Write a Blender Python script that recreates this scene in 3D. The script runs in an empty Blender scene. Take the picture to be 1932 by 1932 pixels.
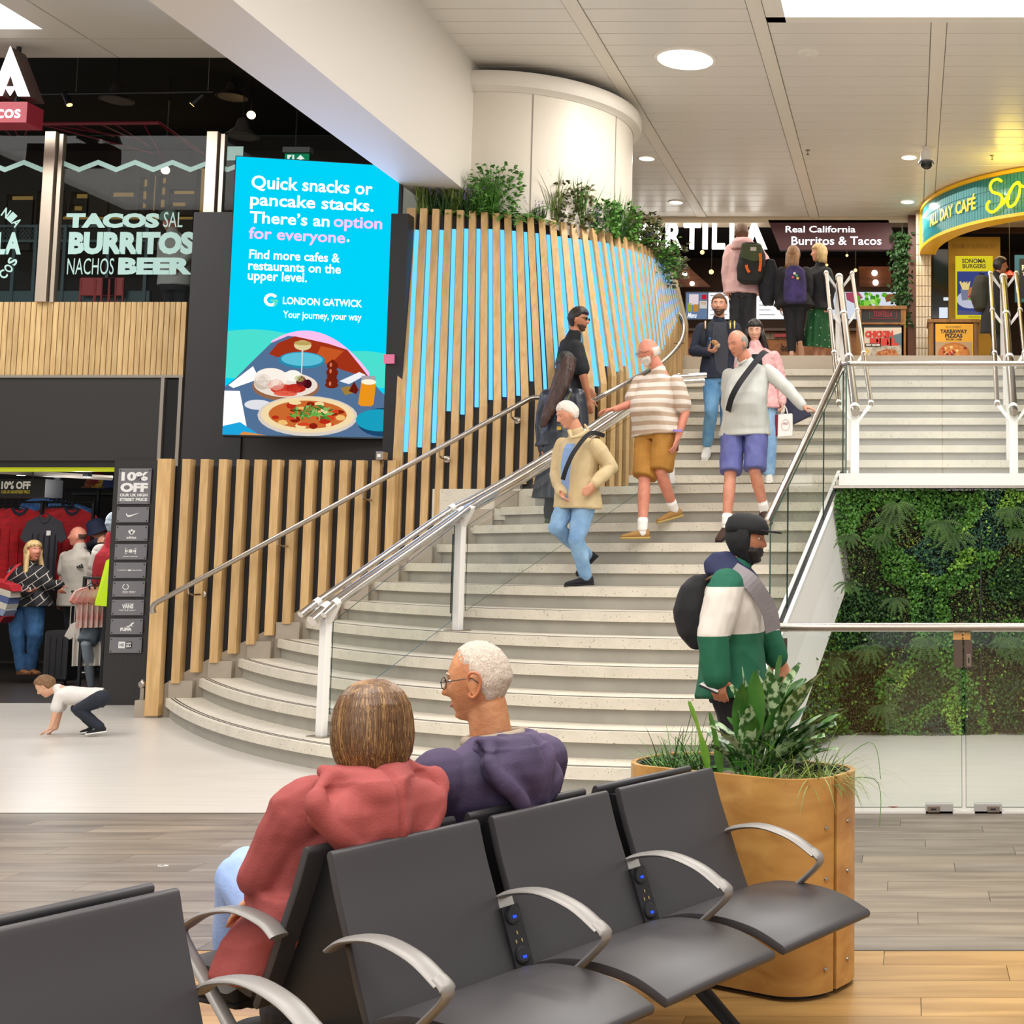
import bpy, bmesh, math, random
from mathutils import Vector, Matrix, noise
random.seed(7)
S = bpy.context.scene
COL = S.collection
# -- camera
F = 2540.0; PX, PY = 1715.0, 800.0; EYE = 1.5
TH = math.atan(247.0 / F)
cam_d = bpy.data.cameras.new('camera'); cam = bpy.data.objects.new('camera', cam_d); COL.objects.link(cam)
cam.location = (0, 0, EYE); cam.rotation_euler = (math.pi / 2 + TH, 0, 0)
cam_d.sensor_width = 36; cam_d.lens = F / 1932 * 36
cam_d.shift_x = (966 - PX) / 1932; cam_d.shift_y = -(966 - PY) / 1932
cam_d.clip_start = 0.05; cam_d.clip_end = 200
S.camera = cam
# -- light and exposure
W = bpy.data.worlds.new('hall_surroundings'); S.world = W; W.use_nodes = True
W.node_tree.nodes['Background'].inputs[0].default_value = (1.0, 0.975, 0.95, 1)
W.node_tree.nodes['Background'].inputs[1].default_value = 0.6
S.view_settings.view_transform = 'Standard'; S.view_settings.look = 'None'
S.view_settings.exposure = 0.04; S.view_settings.gamma = 1.0; S.view_settings.use_curve_mapping = False
try:
 S.cycles.use_denoising = True; S.cycles.max_bounces = 8; S.cycles.transparent_max_bounces = 16
 S.cycles.sample_clamp_indirect = 6
 S.cycles.caustics_reflective = False; S.cycles.caustics_refractive = False
except Exception: pass
def area(name, loc, sx, sy, power, col=(1, .965, .92), rot=(0, 0, 0), spread=180):
 l = bpy.data.lights.new(name, 'AREA'); l.shape = 'RECTANGLE'; l.size = sx; l.size_y = sy; l.energy = power; l.color = col
 l.spread = math.radians(spread)
 o = bpy.data.objects.new(name, l); o.location = loc; o.rotation_euler = rot; COL.objects.link(o); return o
area('ceiling_panel_light', (0.45, 10.3, 6.5), 3.3, 4.0, 230)
area('ceiling_panel_light', (-9.9, 10.3, 6.5), 3.0, 4.0, 200)
area('ceiling_panel_light', (-2.6, 5.0, 6.5), 3.4, 3.0, 200)  # remaining panel lamps are added out of view to light the hall
area('ceiling_panel_light', (-2.0, 1.0, 6.5), 6.0, 3.0, 330)
area('ceiling_panel_light', (2.0, 4.5, 6.5), 2.5, 4.0, 170)
area('ceiling_panel_light', (-6.8, 4.6, 6.5), 3.0, 3.0, 190)
area('downlight_glow', (-1.6, 18.0, 6.45), 5.0, 3.0, 110, (1, .92, .82))
area('hall_fill_light', (-2.5, -3.0, 4.2), 9, 4, 200, (1, .97, .94), (math.radians(72), 0, 0))
# -- projection helpers (pixel + known depth -> place in the hall)
CT, ST = math.cos(TH), math.sin(TH)
def ray(px, py):
 a = (px - PX) / F; b = (PY - py) / F
 return Vector((a, CT - b * ST, ST + b * CT))
def at(px, py, y):
 r = ray(px, py); t = y / r.y; return Vector((r.x * t, y, EYE + r.z * t))
def atz(px, py, z):
 r = ray(px, py); t = (z - EYE) / r.z; return Vector((r.x * t, r.y * t, z))
# -- materials
def srgb(h):
 if isinstance(h, str):
  h = h.lstrip('#'); c = [int(h[i:i + 2], 16) / 255 for i in (0, 2, 4)]
 else: c = list(h)
 return tuple((x / 12.92 if x <= .04045 else ((x + .055) / 1.055) ** 2.4) for x in c) + (1,)
MATS = {}
def mat(name, col, rough=.6, metal=0, var=0.0, vscale=6, stretch=(1, 1, 1), bump=0.0, bscale=60, emit=None, estr=1, spec=.5, alpha=1, trans=0, coat=0, col2=None, bstretch=None, detail=4, sheen=0):
 if name in MATS: return MATS[name]
 m = bpy.data.materials.new(name); m.use_nodes = True; nt = m.node_tree; b = nt.nodes['Principled BSDF']
 c = srgb(col); b.inputs['Base Color'].default_value = c
 b.inputs['Roughness'].default_value = rough; b.inputs['Metallic'].default_value = metal
 b.inputs['Specular IOR Level'].default_value = spec; b.inputs['Alpha'].default_value = alpha
 b.inputs['Transmission Weight'].default_value = trans; b.inputs['Coat Weight'].default_value = coat
 if sheen: b.inputs['Sheen Weight'].default_value = sheen
 tc = nt.nodes.new('ShaderNodeTexCoord'); mp = nt.nodes.new('ShaderNodeMapping'); nt.links.new(tc.outputs['Object'], mp.inputs[0])
 mp.inputs['Scale'].default_value = stretch
 if var > 0 or col2:
  n = nt.nodes.new('ShaderNodeTexNoise'); n.inputs['Scale'].default_value = vscale; n.inputs['Detail'].default_value = detail
  nt.links.new(mp.outputs[0], n.inputs['Vector'])
  r = nt.nodes.new('ShaderNodeValToRGB'); nt.links.new(n.outputs['Fac'], r.inputs[0])
  r.color_ramp.elements[0].position = .3; r.color_ramp.elements[1].position = .7
  if col2: ca, cb = c, srgb(col2)
  else:
   ca = tuple(x * (1 - var) for x in c[:3]) + (1,); cb = tuple(min(1, x * (1 + var)) for x in c[:3]) + (1,)
  r.color_ramp.elements[0].color = ca; r.color_ramp.elements[1].color = cb
  nt.links.new(r.outputs[0], b.inputs['Base Color'])
 if bump > 0:
  n2 = nt.nodes.new('ShaderNodeTexNoise'); n2.inputs['Scale'].default_value = bscale; n2.inputs['Detail'].default_value = 3
  if bstretch:
   mp2 = nt.nodes.new('ShaderNodeMapping'); mp2.inputs['Scale'].default_value = bstretch
   nt.links.new(tc.outputs['Object'], mp2.inputs[0]); nt.links.new(mp2.outputs[0], n2.inputs['Vector'])
  else: nt.links.new(mp.outputs[0], n2.inputs['Vector'])
  bp = nt.nodes.new('ShaderNodeBump'); bp.inputs['Strength'].default_value = bump; bp.inputs['Distance'].default_value = .01
  nt.links.new(n2.outputs['Fac'], bp.inputs['Height']); nt.links.new(bp.outputs[0], b.inputs['Normal'])
 if emit:
  b.inputs['Emission Color'].default_value = srgb(emit); b.inputs['Emission Strength'].default_value = estr
 MATS[name] = m; return m
def glow(name, col, s=1.0):
 if name in MATS: return MATS[name]
 m = bpy.data.materials.new(name); m.use_nodes = True; nt = m.node_tree; nt.nodes.remove(nt.nodes['Principled BSDF'])
 e = nt.nodes.new('ShaderNodeEmission'); e.inputs[0].default_value = srgb(col); e.inputs[1].default_value = s
 nt.links.new(e.outputs[0], nt.nodes['Material Output'].inputs[0]); MATS[name] = m; return m
def glass(name, tint=(.93, .97, .95), refl=.08):
 if name in MATS: return MATS[name]
 m = bpy.data.materials.new(name); m.use_nodes = True; nt = m.node_tree; nt.nodes.remove(nt.nodes['Principled BSDF'])
 t = nt.nodes.new('ShaderNodeBsdfTransparent'); t.inputs[0].default_value = (*tint, 1)
 g = nt.nodes.new('ShaderNodeBsdfGlossy'); g.inputs['Roughness'].default_value = .02
 fr = nt.nodes.new('ShaderNodeLayerWeight'); pw5 = nt.nodes.new('ShaderNodeMath'); pw5.operation = 'POWER'; pw5.inputs[1].default_value = 5; nt.links.new(fr.outputs['Facing'], pw5.inputs[0])
 ad = nt.nodes.new('ShaderNodeMath'); ad.operation = 'MULTIPLY_ADD'; ad.inputs[1].default_value = .8; ad.inputs[2].default_value = refl
 nt.links.new(pw5.outputs[0], ad.inputs[0])
 mx = nt.nodes.new('ShaderNodeMixShader'); nt.links.new(ad.outputs[0], mx.inputs[0]); nt.links.new(t.outputs[0], mx.inputs[1]); nt.links.new(g.outputs[0], mx.inputs[2])
 nt.links.new(mx.outputs[0], nt.nodes['Material Output'].inputs[0]); MATS[name] = m; return m
def wood(name, a, b, rough=.45, axis='z', scale=3.0, gap=9.0, bump=.05, coat=0):
 """streaky grain running along one object axis"""
 if name in MATS: return MATS[name]
 m = mat(name, a, rough, coat=coat); nt = m.node_tree; bs = nt.nodes['Principled BSDF']
 tc = nt.nodes.new('ShaderNodeTexCoord'); oi = nt.nodes.new('ShaderNodeObjectInfo')
 mp = nt.nodes.new('ShaderNodeMapping'); sc = {'x': (.12, 1, 1), 'y': (1, .12, 1), 'z': (1, 1, .12)}[axis]
 mp.inputs['Scale'].default_value = tuple(s * gap for s in sc)
 nt.links.new(tc.outputs['Object'], mp.inputs[0])
 ml = nt.nodes.new('ShaderNodeMath'); ml.operation = 'MULTIPLY'; ml.inputs[1].default_value = 37; nt.links.new(oi.outputs['Random'], ml.inputs[0])
 cb = nt.nodes.new('ShaderNodeCombineXYZ')
 for i in range(3): nt.links.new(ml.outputs[0], cb.inputs[i])
 nt.links.new(cb.outputs[0], mp.inputs['Location'])
 n = nt.nodes.new('ShaderNodeTexNoise'); n.inputs['Scale'].default_value = scale; n.inputs['Detail'].default_value = 6; n.inputs['Distortion'].default_value = .6
 nt.links.new(mp.outputs[0], n.inputs['Vector'])
 r = nt.nodes.new('ShaderNodeValToRGB'); r.color_ramp.elements[0].position = .32; r.color_ramp.elements[1].position = .68
 r.color_ramp.elements[0].color = srgb(a); r.color_ramp.elements[1].color = srgb(b)
 nt.links.new(n.outputs['Fac'], r.inputs[0])
 hs = nt.nodes.new('ShaderNodeHueSaturation'); mr = nt.nodes.new('ShaderNodeMapRange'); mr.inputs[3].default_value = .88; mr.inputs[4].default_value = 1.1
 nt.links.new(oi.outputs['Random'], mr.inputs[0]); nt.links.new(mr.outputs[0], hs.inputs['Value']); nt.links.new(r.outputs[0], hs.inputs['Color'])
 nt.links.new(hs.outputs[0], bs.inputs['Base Color'])
 bp = nt.nodes.new('ShaderNodeBump'); bp.inputs['Strength'].default_value = bump; bp.inputs['Distance'].default_value = .004
 nt.links.new(n.outputs['Fac'], bp.inputs['Height']); nt.links.new(bp.outputs[0], bs.inputs['Normal'])
 return m
# -- mesh builder
class MB:
 def __init__(s): s.v = []; s.f = []; s.mi = []; s.cur = 0
 def add(s, vs, fs):
  o = len(s.v); s.v += [tuple(p) for p in vs]; s.f += [tuple(o + i for i in f) for f in fs]; s.mi += [s.cur] * len(fs); return s
 def box(s, c, size, R=None):
  hx, hy, hz = size[0] / 2, size[1] / 2, size[2] / 2; c = Vector(c)
  vs = [Vector((x, y, z)) for x in (-hx, hx) for y in (-hy, hy) for z in (-hz, hz)]
  if R is not None: vs = [R @ p for p in vs]
  return s.add([c + p for p in vs], [(0, 1, 3, 2), (4, 6, 7, 5), (0, 4, 5, 1), (2, 3, 7, 6), (0, 2, 6, 4), (1, 5, 7, 3)])
 def bbox(s, lo, hi): return s.box([(a + b) / 2 for a, b in zip(lo, hi)], [abs(b - a) for a, b in zip(lo, hi)])
 def prism(s, poly, vec):
  """closed prism: polygon (3D points) pushed along vec"""
  n = len(poly); a = [Vector(p) for p in poly]; b = [p + Vector(vec) for p in a]
  return s.add(a + b, [tuple(range(n - 1, -1, -1)), tuple(range(n, 2 * n))] + [(i, (i + 1) % n, n + (i + 1) % n, n + i) for i in range(n)])
 def strip(s, A, B, C=None, D=None):
  """quad strip between curve A and B; with C, D (the other side) a closed bar"""
  n = len(A)
  if C is None:
   return s.add(list(A) + list(B), [(i, i + 1, n + i + 1, n + i) for i in range(n - 1)])
  vs = list(A) + list(B) + list(C) + list(D); q = []
  for i in range(n - 1):
   for k in range(4):
    a, b = k * n, ((k + 1) % 4) * n
    q.append((a + i, a + i + 1, b + i + 1, b + i))
  q += [(0, n, 2 * n, 3 * n), (n - 1, 4 * n - 1, 3 * n - 1, 2 * n - 1)]
  return s.add(vs, q)
 def tube(s, pts, r, seg=12, cap=True, flat=1.0, side=None):
  pts = [Vector(p) for p in pts]; n = len(pts)
  rs = r if isinstance(r, (list, tuple)) else [r] * n
  vs = []; up = Vector((0, 0, 1)); prev = None
  for i, p in enumerate(pts):
   t = (pts[min(i + 1, n - 1)] - pts[max(i - 1, 0)]).normalized()
   if side is not None: a = (Vector(side) - t * t.dot(Vector(side))).normalized()
   elif prev is None:
    a = t.cross(up) if abs(t.z) < .95 else t.cross(Vector((1, 0, 0))); a.normalize()
   else: a = (prev - t * t.dot(prev)).normalized()
   prev = a; b = t.cross(a)
   for k in range(seg):
    w = 2 * math.pi * k / seg; vs.append(p + a * (math.cos(w) * rs[i]) + b * (math.sin(w) * rs[i] * flat))
  fs = [(i * seg + k, i * seg + (k + 1) % seg, (i + 1) * seg + (k + 1) % seg, (i + 1) * seg + k) for i in range(n - 1) for k in range(seg)]
  if cap: fs += [tuple(range(seg - 1, -1, -1)), tuple((n - 1) * seg + k for k in range(seg))]
  return s.add(vs, fs)
 def lathe(s, prof, c=(0, 0, 0), seg=24, axis=None, cap=True):
  """profile [(r,z)] about z through c (or about given axis vector)"""
  c = Vector(c); R = Vector((0, 0, 1)).rotation_difference(Vector(axis)).to_matrix() if axis is not None else Matrix.Identity(3)
  vs = [c + R @ Vector((r * math.cos(2 * math.pi * k / seg), r * math.sin(2 * math.pi * k / seg), z)) for r, z in prof for k in range(seg)]
  n = len(prof)
  fs = [(i * seg + k, i * seg + (k + 1) % seg, (i + 1) * seg + (k + 1) % seg, (i + 1) * seg + k) for i in range(n - 1) for k in range(seg)]
  if cap: fs += [tuple(range(seg - 1, -1, -1)), tuple((n - 1) * seg + k for k in range(seg))]
  return s.add(vs, fs)
 def ball(s, c, r, seg=16, rings=10, R=None):
  c = Vector(c); r = r if isinstance(r, (tuple, list)) else (r, r, r); vs = []
  for i in range(rings + 1):
   t = math.pi * i / rings
   for k in range(seg):
    p = 2 * math.pi * k / seg
    q = Vector((r[0] * math.sin(t) * math.cos(p), r[1] * math.sin(t) * math.sin(p), r[2] * math.cos(t)))
    vs.append(c + (R @ q if R is not None else q))
  fs = [(i * seg + k, (i + 1) * seg + k, (i + 1) * seg + (k + 1) % seg, i * seg + (k + 1) % seg) for i in range(rings) for k in range(seg)]
  return s.add(vs, fs)
 def mesh(s, name, mats, smooth=False, bevel=0, weld=False):
  me = bpy.data.meshes.new(name); me.from_pydata(s.v, [], s.f)
  for m in (mats if isinstance(mats, (list, tuple)) else [mats]): me.materials.append(m)
  if max(s.mi or [0]) > 0: me.polygons.foreach_set('material_index', s.mi)
  if weld or bevel or True:
   b = bmesh.new(); b.from_mesh(me)
   if weld or smooth: bmesh.ops.remove_doubles(b, verts=b.verts, dist=1e-5)
   bmesh.ops.recalc_face_normals(b, faces=b.faces)
   if bevel: bmesh.ops.bevel(b, geom=[e for e in b.edges if e.is_manifold and e.calc_face_angle(0) > .6], offset=bevel, segments=2, affect='EDGES', profile=.5)
   b.to_mesh(me); b.free()
  if smooth:
   me.polygons.foreach_set('use_smooth', [True] * len(me.polygons))
   if smooth != 'full' and hasattr(me, 'set_sharp_from_angle'): me.set_sharp_from_angle(angle=math.radians(40))
  me.update(); return me
 def build(s, name, mats, parent=None, smooth=False, bevel=0, loc=None):
  return link(name, s.mesh(name, mats, smooth, bevel), parent, loc)
def link(name, me, parent=None, loc=None):
 o = bpy.data.objects.new(name, me); COL.objects.link(o)
 if parent is not None: o.parent = parent;
 if loc is not None: o.location = loc
 return o
def thing(name, label, cat, group=None, kind=None, loc=(0, 0, 0), rz=0):
 o = bpy.data.objects.new(name, None); COL.objects.link(o); o.location = loc; o.rotation_euler = (0, 0, rz); o.empty_display_size = .1
 return tag(o, label, cat, group, kind)
def tag(o, label, cat, group=None, kind=None):
 if label: o['label'] = label
 if cat: o['category'] = cat
 if group: o['group'] = group
 if kind: o['kind'] = kind
 return o
def struct(o, label=None):
 o['kind'] = 'structure'
 if label: o['label'] = label
 return o
def copy_tree(o, parent=None):
 c = o.copy(); COL.objects.link(c)
 if parent is not None: c.parent = parent
 for ch in [x for x in bpy.data.objects if x.parent is o]: copy_tree(ch, c)
 return c
# -- lettering
def text_mesh(txt, bold=0.0, space=1.0, shear=0.0, extrude=0.0, line=1.0, align='LEFT'):
 cu = bpy.data.curves.new('lettering', 'FONT'); cu.body = txt; cu.offset = bold; cu.space_character = space; cu.shear = shear
 cu.extrude = extrude; cu.space_line = line; cu.align_x = align; cu.resolution_u = 3
 o = bpy.data.objects.new('lettering', cu); COL.objects.link(o)
 dg = bpy.context.evaluated_depsgraph_get(); me = bpy.data.meshes.new_from_object(o.evaluated_get(dg))
 bpy.data.objects.remove(o); bpy.data.curves.remove(cu); return me
def letters(mb, txt, p0, p1, up, nrm=None, bold=.02, height=None, space=1.0, shear=0.0, depth=0.0, line=1.0, align='LEFT', warp=None):
 """lettering fitted into a parallelogram: p0 lower left, p1 lower right (3D), up vector = full height"""
 me = text_mesh(txt, bold, space, shear, 0, line, align)
 vs = [v.co.copy() for v in me.vertices]
 x0 = min(v.x for v in vs); x1 = max(v.x for v in vs); y0 = min(v.y for v in vs); y1 = max(v.y for v in vs)
 p0, p1, up = Vector(p0), Vector(p1), Vector(up); ax = p1 - p0
 out = []
 for v in vs:
  a = (v.x - x0) / (x1 - x0); b = (v.y - y0) / (y1 - y0)
  out.append(warp(a, b) if warp else p0 + ax * a + up * b)
 fs = [tuple(p.vertices) for p in me.polygons]
 mb.add(out, fs)
 if depth:
  n = ax.cross(up).normalized() * depth if nrm is None else Vector(nrm).normalized() * depth
  o2 = [p - n for p in out]; mb.add(o2, fs)
  from collections import Counter
  ec = Counter()
  for f in fs:
   for i in range(len(f)): ec[tuple(sorted((f[i], f[(i + 1) % len(f)])))] += 1
  bd = [e for e, c in ec.items() if c == 1]; k = len(out)
  mb.add(out + o2, [(a, b, b + k, a + k) for a, b in bd])
 bpy.data.meshes.remove(me)
# == palette
M_STEEL = mat('brushed_steel', '#b3aaa0', .25, 1, var=.06, vscale=30)
M_CHROME = mat('polished_steel', '#dcd6d0', .12, 1)
M_WHITEMETAL = mat('white_painted_metal', '#eceae6', .35)
M_BLACK = mat('black_panel', '#17171a', .5)
M_DARK = mat('charcoal_laminate', '#3b393b', .5, var=.04, vscale=3)
M_OAK = wood('pale_oak_slat', '#bf9a66', '#d3b07c', .5, 'z')
M_OAK2 = wood('oak_cladding', '#bd9a66', '#d8b984', .5, 'z')
M_GLASS = glass('clear_glass')
M_GLASSEDGE = mat('green_glass_edge', '#3f5b50', .15)
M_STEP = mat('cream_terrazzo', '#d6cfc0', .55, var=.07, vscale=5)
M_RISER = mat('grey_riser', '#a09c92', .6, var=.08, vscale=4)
def terrazzo(m):
 nt = m.node_tree; b = nt.nodes['Principled BSDF']; src = b.inputs['Base Color'].links[0].from_socket
 tc = nt.nodes.new('ShaderNodeTexCoord'); v = nt.nodes.new('ShaderNodeTexNoise'); v.inputs['Scale'].default_value = 70; v.inputs['Detail'].default_value = 2
 nt.links.new(tc.outputs['Object'], v.inputs['Vector']); r = nt.nodes.new('ShaderNodeValToRGB')
 r.color_ramp.elements[0].position = .28; r.color_ramp.elements[0].color = (.42, .38, .32, 1); r.color_ramp.elements[1].position = .36; r.color_ramp.elements[1].color = (1, 1, 1, 1)
 nt.links.new(v.outputs['Fac'], r.inputs[0]); mx = nt.nodes.new('ShaderNodeMix'); mx.data_type = 'RGBA'; mx.blend_type = 'MULTIPLY'; mx.inputs[0].default_value = 1
 nt.links.new(src, mx.inputs[6]); nt.links.new(r.outputs[0], mx.inputs[7]); nt.links.new(mx.outputs[2], b.inputs['Base Color'])
terrazzo(M_STEP)
UPZ = 22 * .178      # upper level floor height 3.916
CEIL = 6.6
# == floors
def planks(floor, x0, x1, y0, y1, w, L, mats, z=0.0, name='floor_plank'):
 """plank floor: each plank its own piece, sharing a few meshes"""
 lib = {}
 rows = int(round((y1 - y0) / w)); w = (y1 - y0) / rows
 for r in range(rows):
  off = (r * .37 % 1) * L; x = x0 - off
  while x < x1:
   a, b = max(x, x0), min(x + L, x1)
   if b - a > .02:
    ln = round(b - a, 3); key = (ln, (r + int(x * 3)) % len(mats))
    if key not in lib:
     m = MB(); g = .0012; m.bbox((g, g, -.012), (ln - g, w - g, 0))
     lib[key] = m.mesh('plank', mats[key[1]], bevel=0)
    link(name, lib[key], floor, (a, y0 + r * w, z))
   x += L
fl = struct(MB().bbox((-16, -6, -.3), (6, 23, -.012)).build('floor', mat('floor_base', '#6d655c', .6)), 'hall floor under the planks')
light = mat('pale_washed_vinyl', '#cfcac2', .32, var=.06, vscale=3, stretch=(.5, 7, 1), bump=.02, bscale=30)
struct(MB().bbox((-16, 8.04, -.012), (6, 13.9, 0)).build('pale_floor_strip', light, fl))
GW = [wood('grey_vinyl_plank_' + n, a, b, .38, 'x', 2.2, 5, .02) for n, a, b in (('light', '#6e655b', '#91877c'), ('mid', '#665d54', '#8a8075'), ('warm', '#6c6256', '#918474'))]
planks(fl, -7.6, 1.6, 5.3, 8.04, .183, 1.22, GW)
OW = [wood('honey_oak_plank_' + n, a, b, .36, 'x', 2.2, 5, .02) for n, a, b in (('a', '#977240', '#bb955c'), ('b', '#8f6b3a', '#b48e56'))]
planks(fl, -3.4, 1.2, 2.0, 5.3, .183, 1.22, OW, name='floor_plank')
struct(MB().bbox((-16, -6, -.012), (6, 2.0, 0)).build('near_floor_strip', OW[0], fl))
struct(MB().bbox((-16, 2.0, -.012), (-3.4, 5.3, 0)).build('near_floor_strip', OW[0], fl))
struct(MB().bbox((-16, 5.3, -.012), (-7.6, 8.04, 0)).build('near_floor_strip', GW[0], fl))
struct(MB().bbox((1.6, 5.3, -.012), (6, 8.04, 0)).build('near_floor_strip', GW[0], fl))
struct(MB().bbox((1.2, 2.0, -.012), (6, 5.3, 0)).build('near_floor_strip', OW[0], fl))
struct(MB().bbox((-16, 13.9, -.012), (-7.3, 19, 0)).build('shop_floor_strip', mat('dark_shop_floor', '#3d3733', .35), fl))
for y in (5.3, 8.04):
 struct(MB().bbox((-16, y - .006, -.01), (6, y + .006, .0015)).build('trim_strip', mat('floor_joint', '#57504a', .5), fl))
# == staircase, lower curved flight
RIS = .178; TRD = .325
def wallY(x): return 12.72 + .1 * (x + 7.0)
EX = [-6.93, -6.64, -6.3, -5.96, -5.71, -5.37, -5.1, -4.83, -4.53, -4.22, -3.98, -3.75]
def nos(k, n=28, dy=0.0, dx=0.0):
 """plan curve of the nosing of step k (1..12); dy pushes it back"""
 E = Vector((EX[k - 1] + dx, wallY(EX[k - 1]) + dy)); D = 8.5 + TRD * (k - 1) + dy
 R = Vector((-.95 + .185 * (D - 10.16), D)); out = []
 for i in range(n + 1):
  u = (i / n) ** 1.35; x = E.x + (R.x - E.x) * u; out.append(Vector((x, R.y + (E.y - R.y) * (1 - u) ** 2, 0)))
 return out
st = thing('staircase', 'wide cream terrazzo staircase whose lower steps fan out in a curve to the left', 'staircase')
M_GRIP = mat('dark_grip_strip', '#4a4138', .7)
def normals2(c):
 out = []
 for i in range(len(c)):
  t = (c[min(i + 1, len(c) - 1)] - c[max(i - 1, 0)]).normalized(); out.append(Vector((t.y, -t.x, 0)))
 return out
def atz2(c, z): return [Vector((p.x, p.y, z)) for p in c]
for k in range(1, 13):
 z = k * RIS; A = nos(k); N = normals2(A)
 if k < 12: B = [p for p in nos(k + 1)]; B = [p + Vector((0, .08, 0)) for p in B]
 else: B = [Vector((a.x, max(a.y, 13.95), 0)) for a in A]; B[0].x = A[0].x
 m = MB(); m.strip(atz2(A, z), atz2(B, z), atz2(B, z - .06), atz2(A, z - .075))
 stp = m.build('step', M_STEP, st, bevel=0)
 A2 = [p - n * .035 for p, n in zip(A, N)]; A3 = [p - n * .09 for p, n in zip(A, N)]
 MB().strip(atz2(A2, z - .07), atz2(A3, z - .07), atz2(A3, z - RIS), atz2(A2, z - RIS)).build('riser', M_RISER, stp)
 for j, (o1, o2) in enumerate(((.035, .048), (.062, .075))):
  if k > 9: continue
  g1 = [p - n * o1 for p, n in zip(A, N)][1:]; g2 = [p - n * o2 for p, n in zip(A, N)][1:]
  MB().strip(atz2(g1, z + .0015), atz2(g2, z + .0015), atz2(g2, z - .01), atz2(g1, z - .01)).build('grip_strip', M_GRIP, stp)
MB().bbox((-.62, 11.4, 12 * RIS - .06), (3.0, 13.95, 12 * RIS)).build('landing', M_STEP, st)
MB().bbox((-4.6, 13.0, 12 * RIS - .3), (-.5, 13.95, 12 * RIS - .002)).build('landing', M_STEP, st)
for k in range(13, 23):
 z = k * RIS; y = 13.82 + .29 * (k - 13)
 x1 = 3.0; x0 = -3.5 if k < 16 else -3.3
 dep = .40 if k < 22 else 1.5
 stp = MB().bbox((x0, y, z - .078), (x1, y + dep, z)).build('step', M_STEP, st, bevel=.004)
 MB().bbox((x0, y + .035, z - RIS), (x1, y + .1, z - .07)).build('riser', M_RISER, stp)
m = MB(); pts = [Vector((-7.35, 0, 0))]
top = [(-7.12, .05)] + [(EX[k] - .02, (k + 1) * RIS + .12) for k in range(12)]
poly = [Vector((x, wallY(x) + .0, z)) for x, z in top] + [Vector((-3.75, wallY(-3.75), 0)), Vector((-7.12, wallY(-7.12), 0))]
m.prism(poly, (0, .25, 0)); m.build('side_skirting', mat('concrete_skirting', '#a69b8c', .6, var=.1, vscale=4), st)
for k in range(12):   # small concrete end blocks that hold each tread at the wall
 x = EX[k]; MB().bbox((x - .24, wallY(x) - .07, (k) * RIS), (x - .02, wallY(x) + .05, (k + 1) * RIS - .02)).build('end_block', MATS['concrete_skirting'], st)
# == upper floors and slab
struct(MB().bbox((-3.5, 16.2, UPZ - .35), (6, 23, UPZ - .004)).build('floor_upper', mat('upper_floor', '#b9ab97', .4), None), 'upper level floor')
struct(MB().bbox((-16, 13.86, UPZ - .5), (-5.05, 22, UPZ)).build('floor_upper', mat('restaurant_floor', '#2d2622', .5), None), 'restaurant floor above the sports shop')
# == ceiling
M_CEIL = mat('ceiling_panel', '#e2ded8', .3, spec=.35)
cl = struct(MB().bbox((-5.1, -2, CEIL + .03), (6, 20.3, CEIL + .2)).build('ceiling', mat('ceiling_void', '#cfc8bf', .8)), 'white panelled ceiling of the hall')
RIBX = [-4.53 - .16 + .02, -3.14, -1.44, .29, 2.0, 3.7]
tile_lib = {}
SKY = (-1.18, 2.2, 8.2, 12.37)     # luminous panel at right
for i in range(len(RIBX) - 1):
 x0, x1 = RIBX[i] + .08, RIBX[i + 1] - .08
 y = 8.3;
 while y < 20.2:
  if not (y + .3 > SKY[2] - .2 and y < SKY[3] + .08 and x1 > SKY[0] and x0 < SKY[1]):
   key = i
   if key not in tile_lib:
    tile_lib[key] = MB().bbox((0, .006, 0), (x1 - x0, .296, .03)).mesh('ceiling_tile', M_CEIL, bevel=.004)
   link('ceiling_tile', tile_lib[key], cl, (x0, y, CEIL))
  y += .3
for x in RIBX[1:]:
 struct(MB().bbox((x - .072, 8.0 if x < -1.3 or x > 2.2 else 12.45, CEIL - .006), (x + .072, 20.3, CEIL + .03)).build('trim_rib', mat('ceiling_rib', '#e6e0d6', .4), cl))
struct(MB().bbox((-4.7, 3, CEIL), (3, 8.25, CEIL + .03)).build('near_ceiling_panel', M_CEIL, cl))
fr = mat('panel_frame', '#e9e5dd', .4)
for lo, hi in (((-1.36, 12.37, CEIL - .01), (2.3, 12.5, CEIL + .03)), ((-1.36, 8.1, CEIL - .01), (-1.18, 12.5, CEIL + .03))):
 struct(MB().bbox(lo, hi).build('trim_frame', fr, cl))
M_LUM = glow('luminous_panel', '#ffffff', 2.2)
def lum(label, x0, x1, y0, y1):
 t = thing('ceiling_light', label, 'ceiling light', 'luminous ceiling panels'); w = (y1 - y0) / 5
 MB().bbox((x0, y0, CEIL + .0), (x1, y1, CEIL + .02)).build('diffuser', M_LUM, t)
 for j in range(1, 5): MB().bbox((x0, y1 - j * w - .008, CEIL - .004), (x1, y1 - j * w + .008, CEIL)).build('divider', mat('divider', '#c9c6c0', .5), t)
lum('large rectangular luminous ceiling panel over the right of the hall', SKY[0], SKY[1], SKY[2], SKY[3])
pl = atz(80, 55, CEIL)
lum('large luminous ceiling panel above the sports shop, near the red and white sign', pl.x - 3, pl.x, 8.2, pl.y)
cl2 = struct(MB().bbox((-16, 3, CEIL + .02), (-5.1, 13.45, CEIL + .2)).build('ceiling', mat('plain_ceiling', '#d6d0c6', .6)), 'plain plaster ceiling above the shop front')
M_PL = MATS['plain_ceiling']
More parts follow.
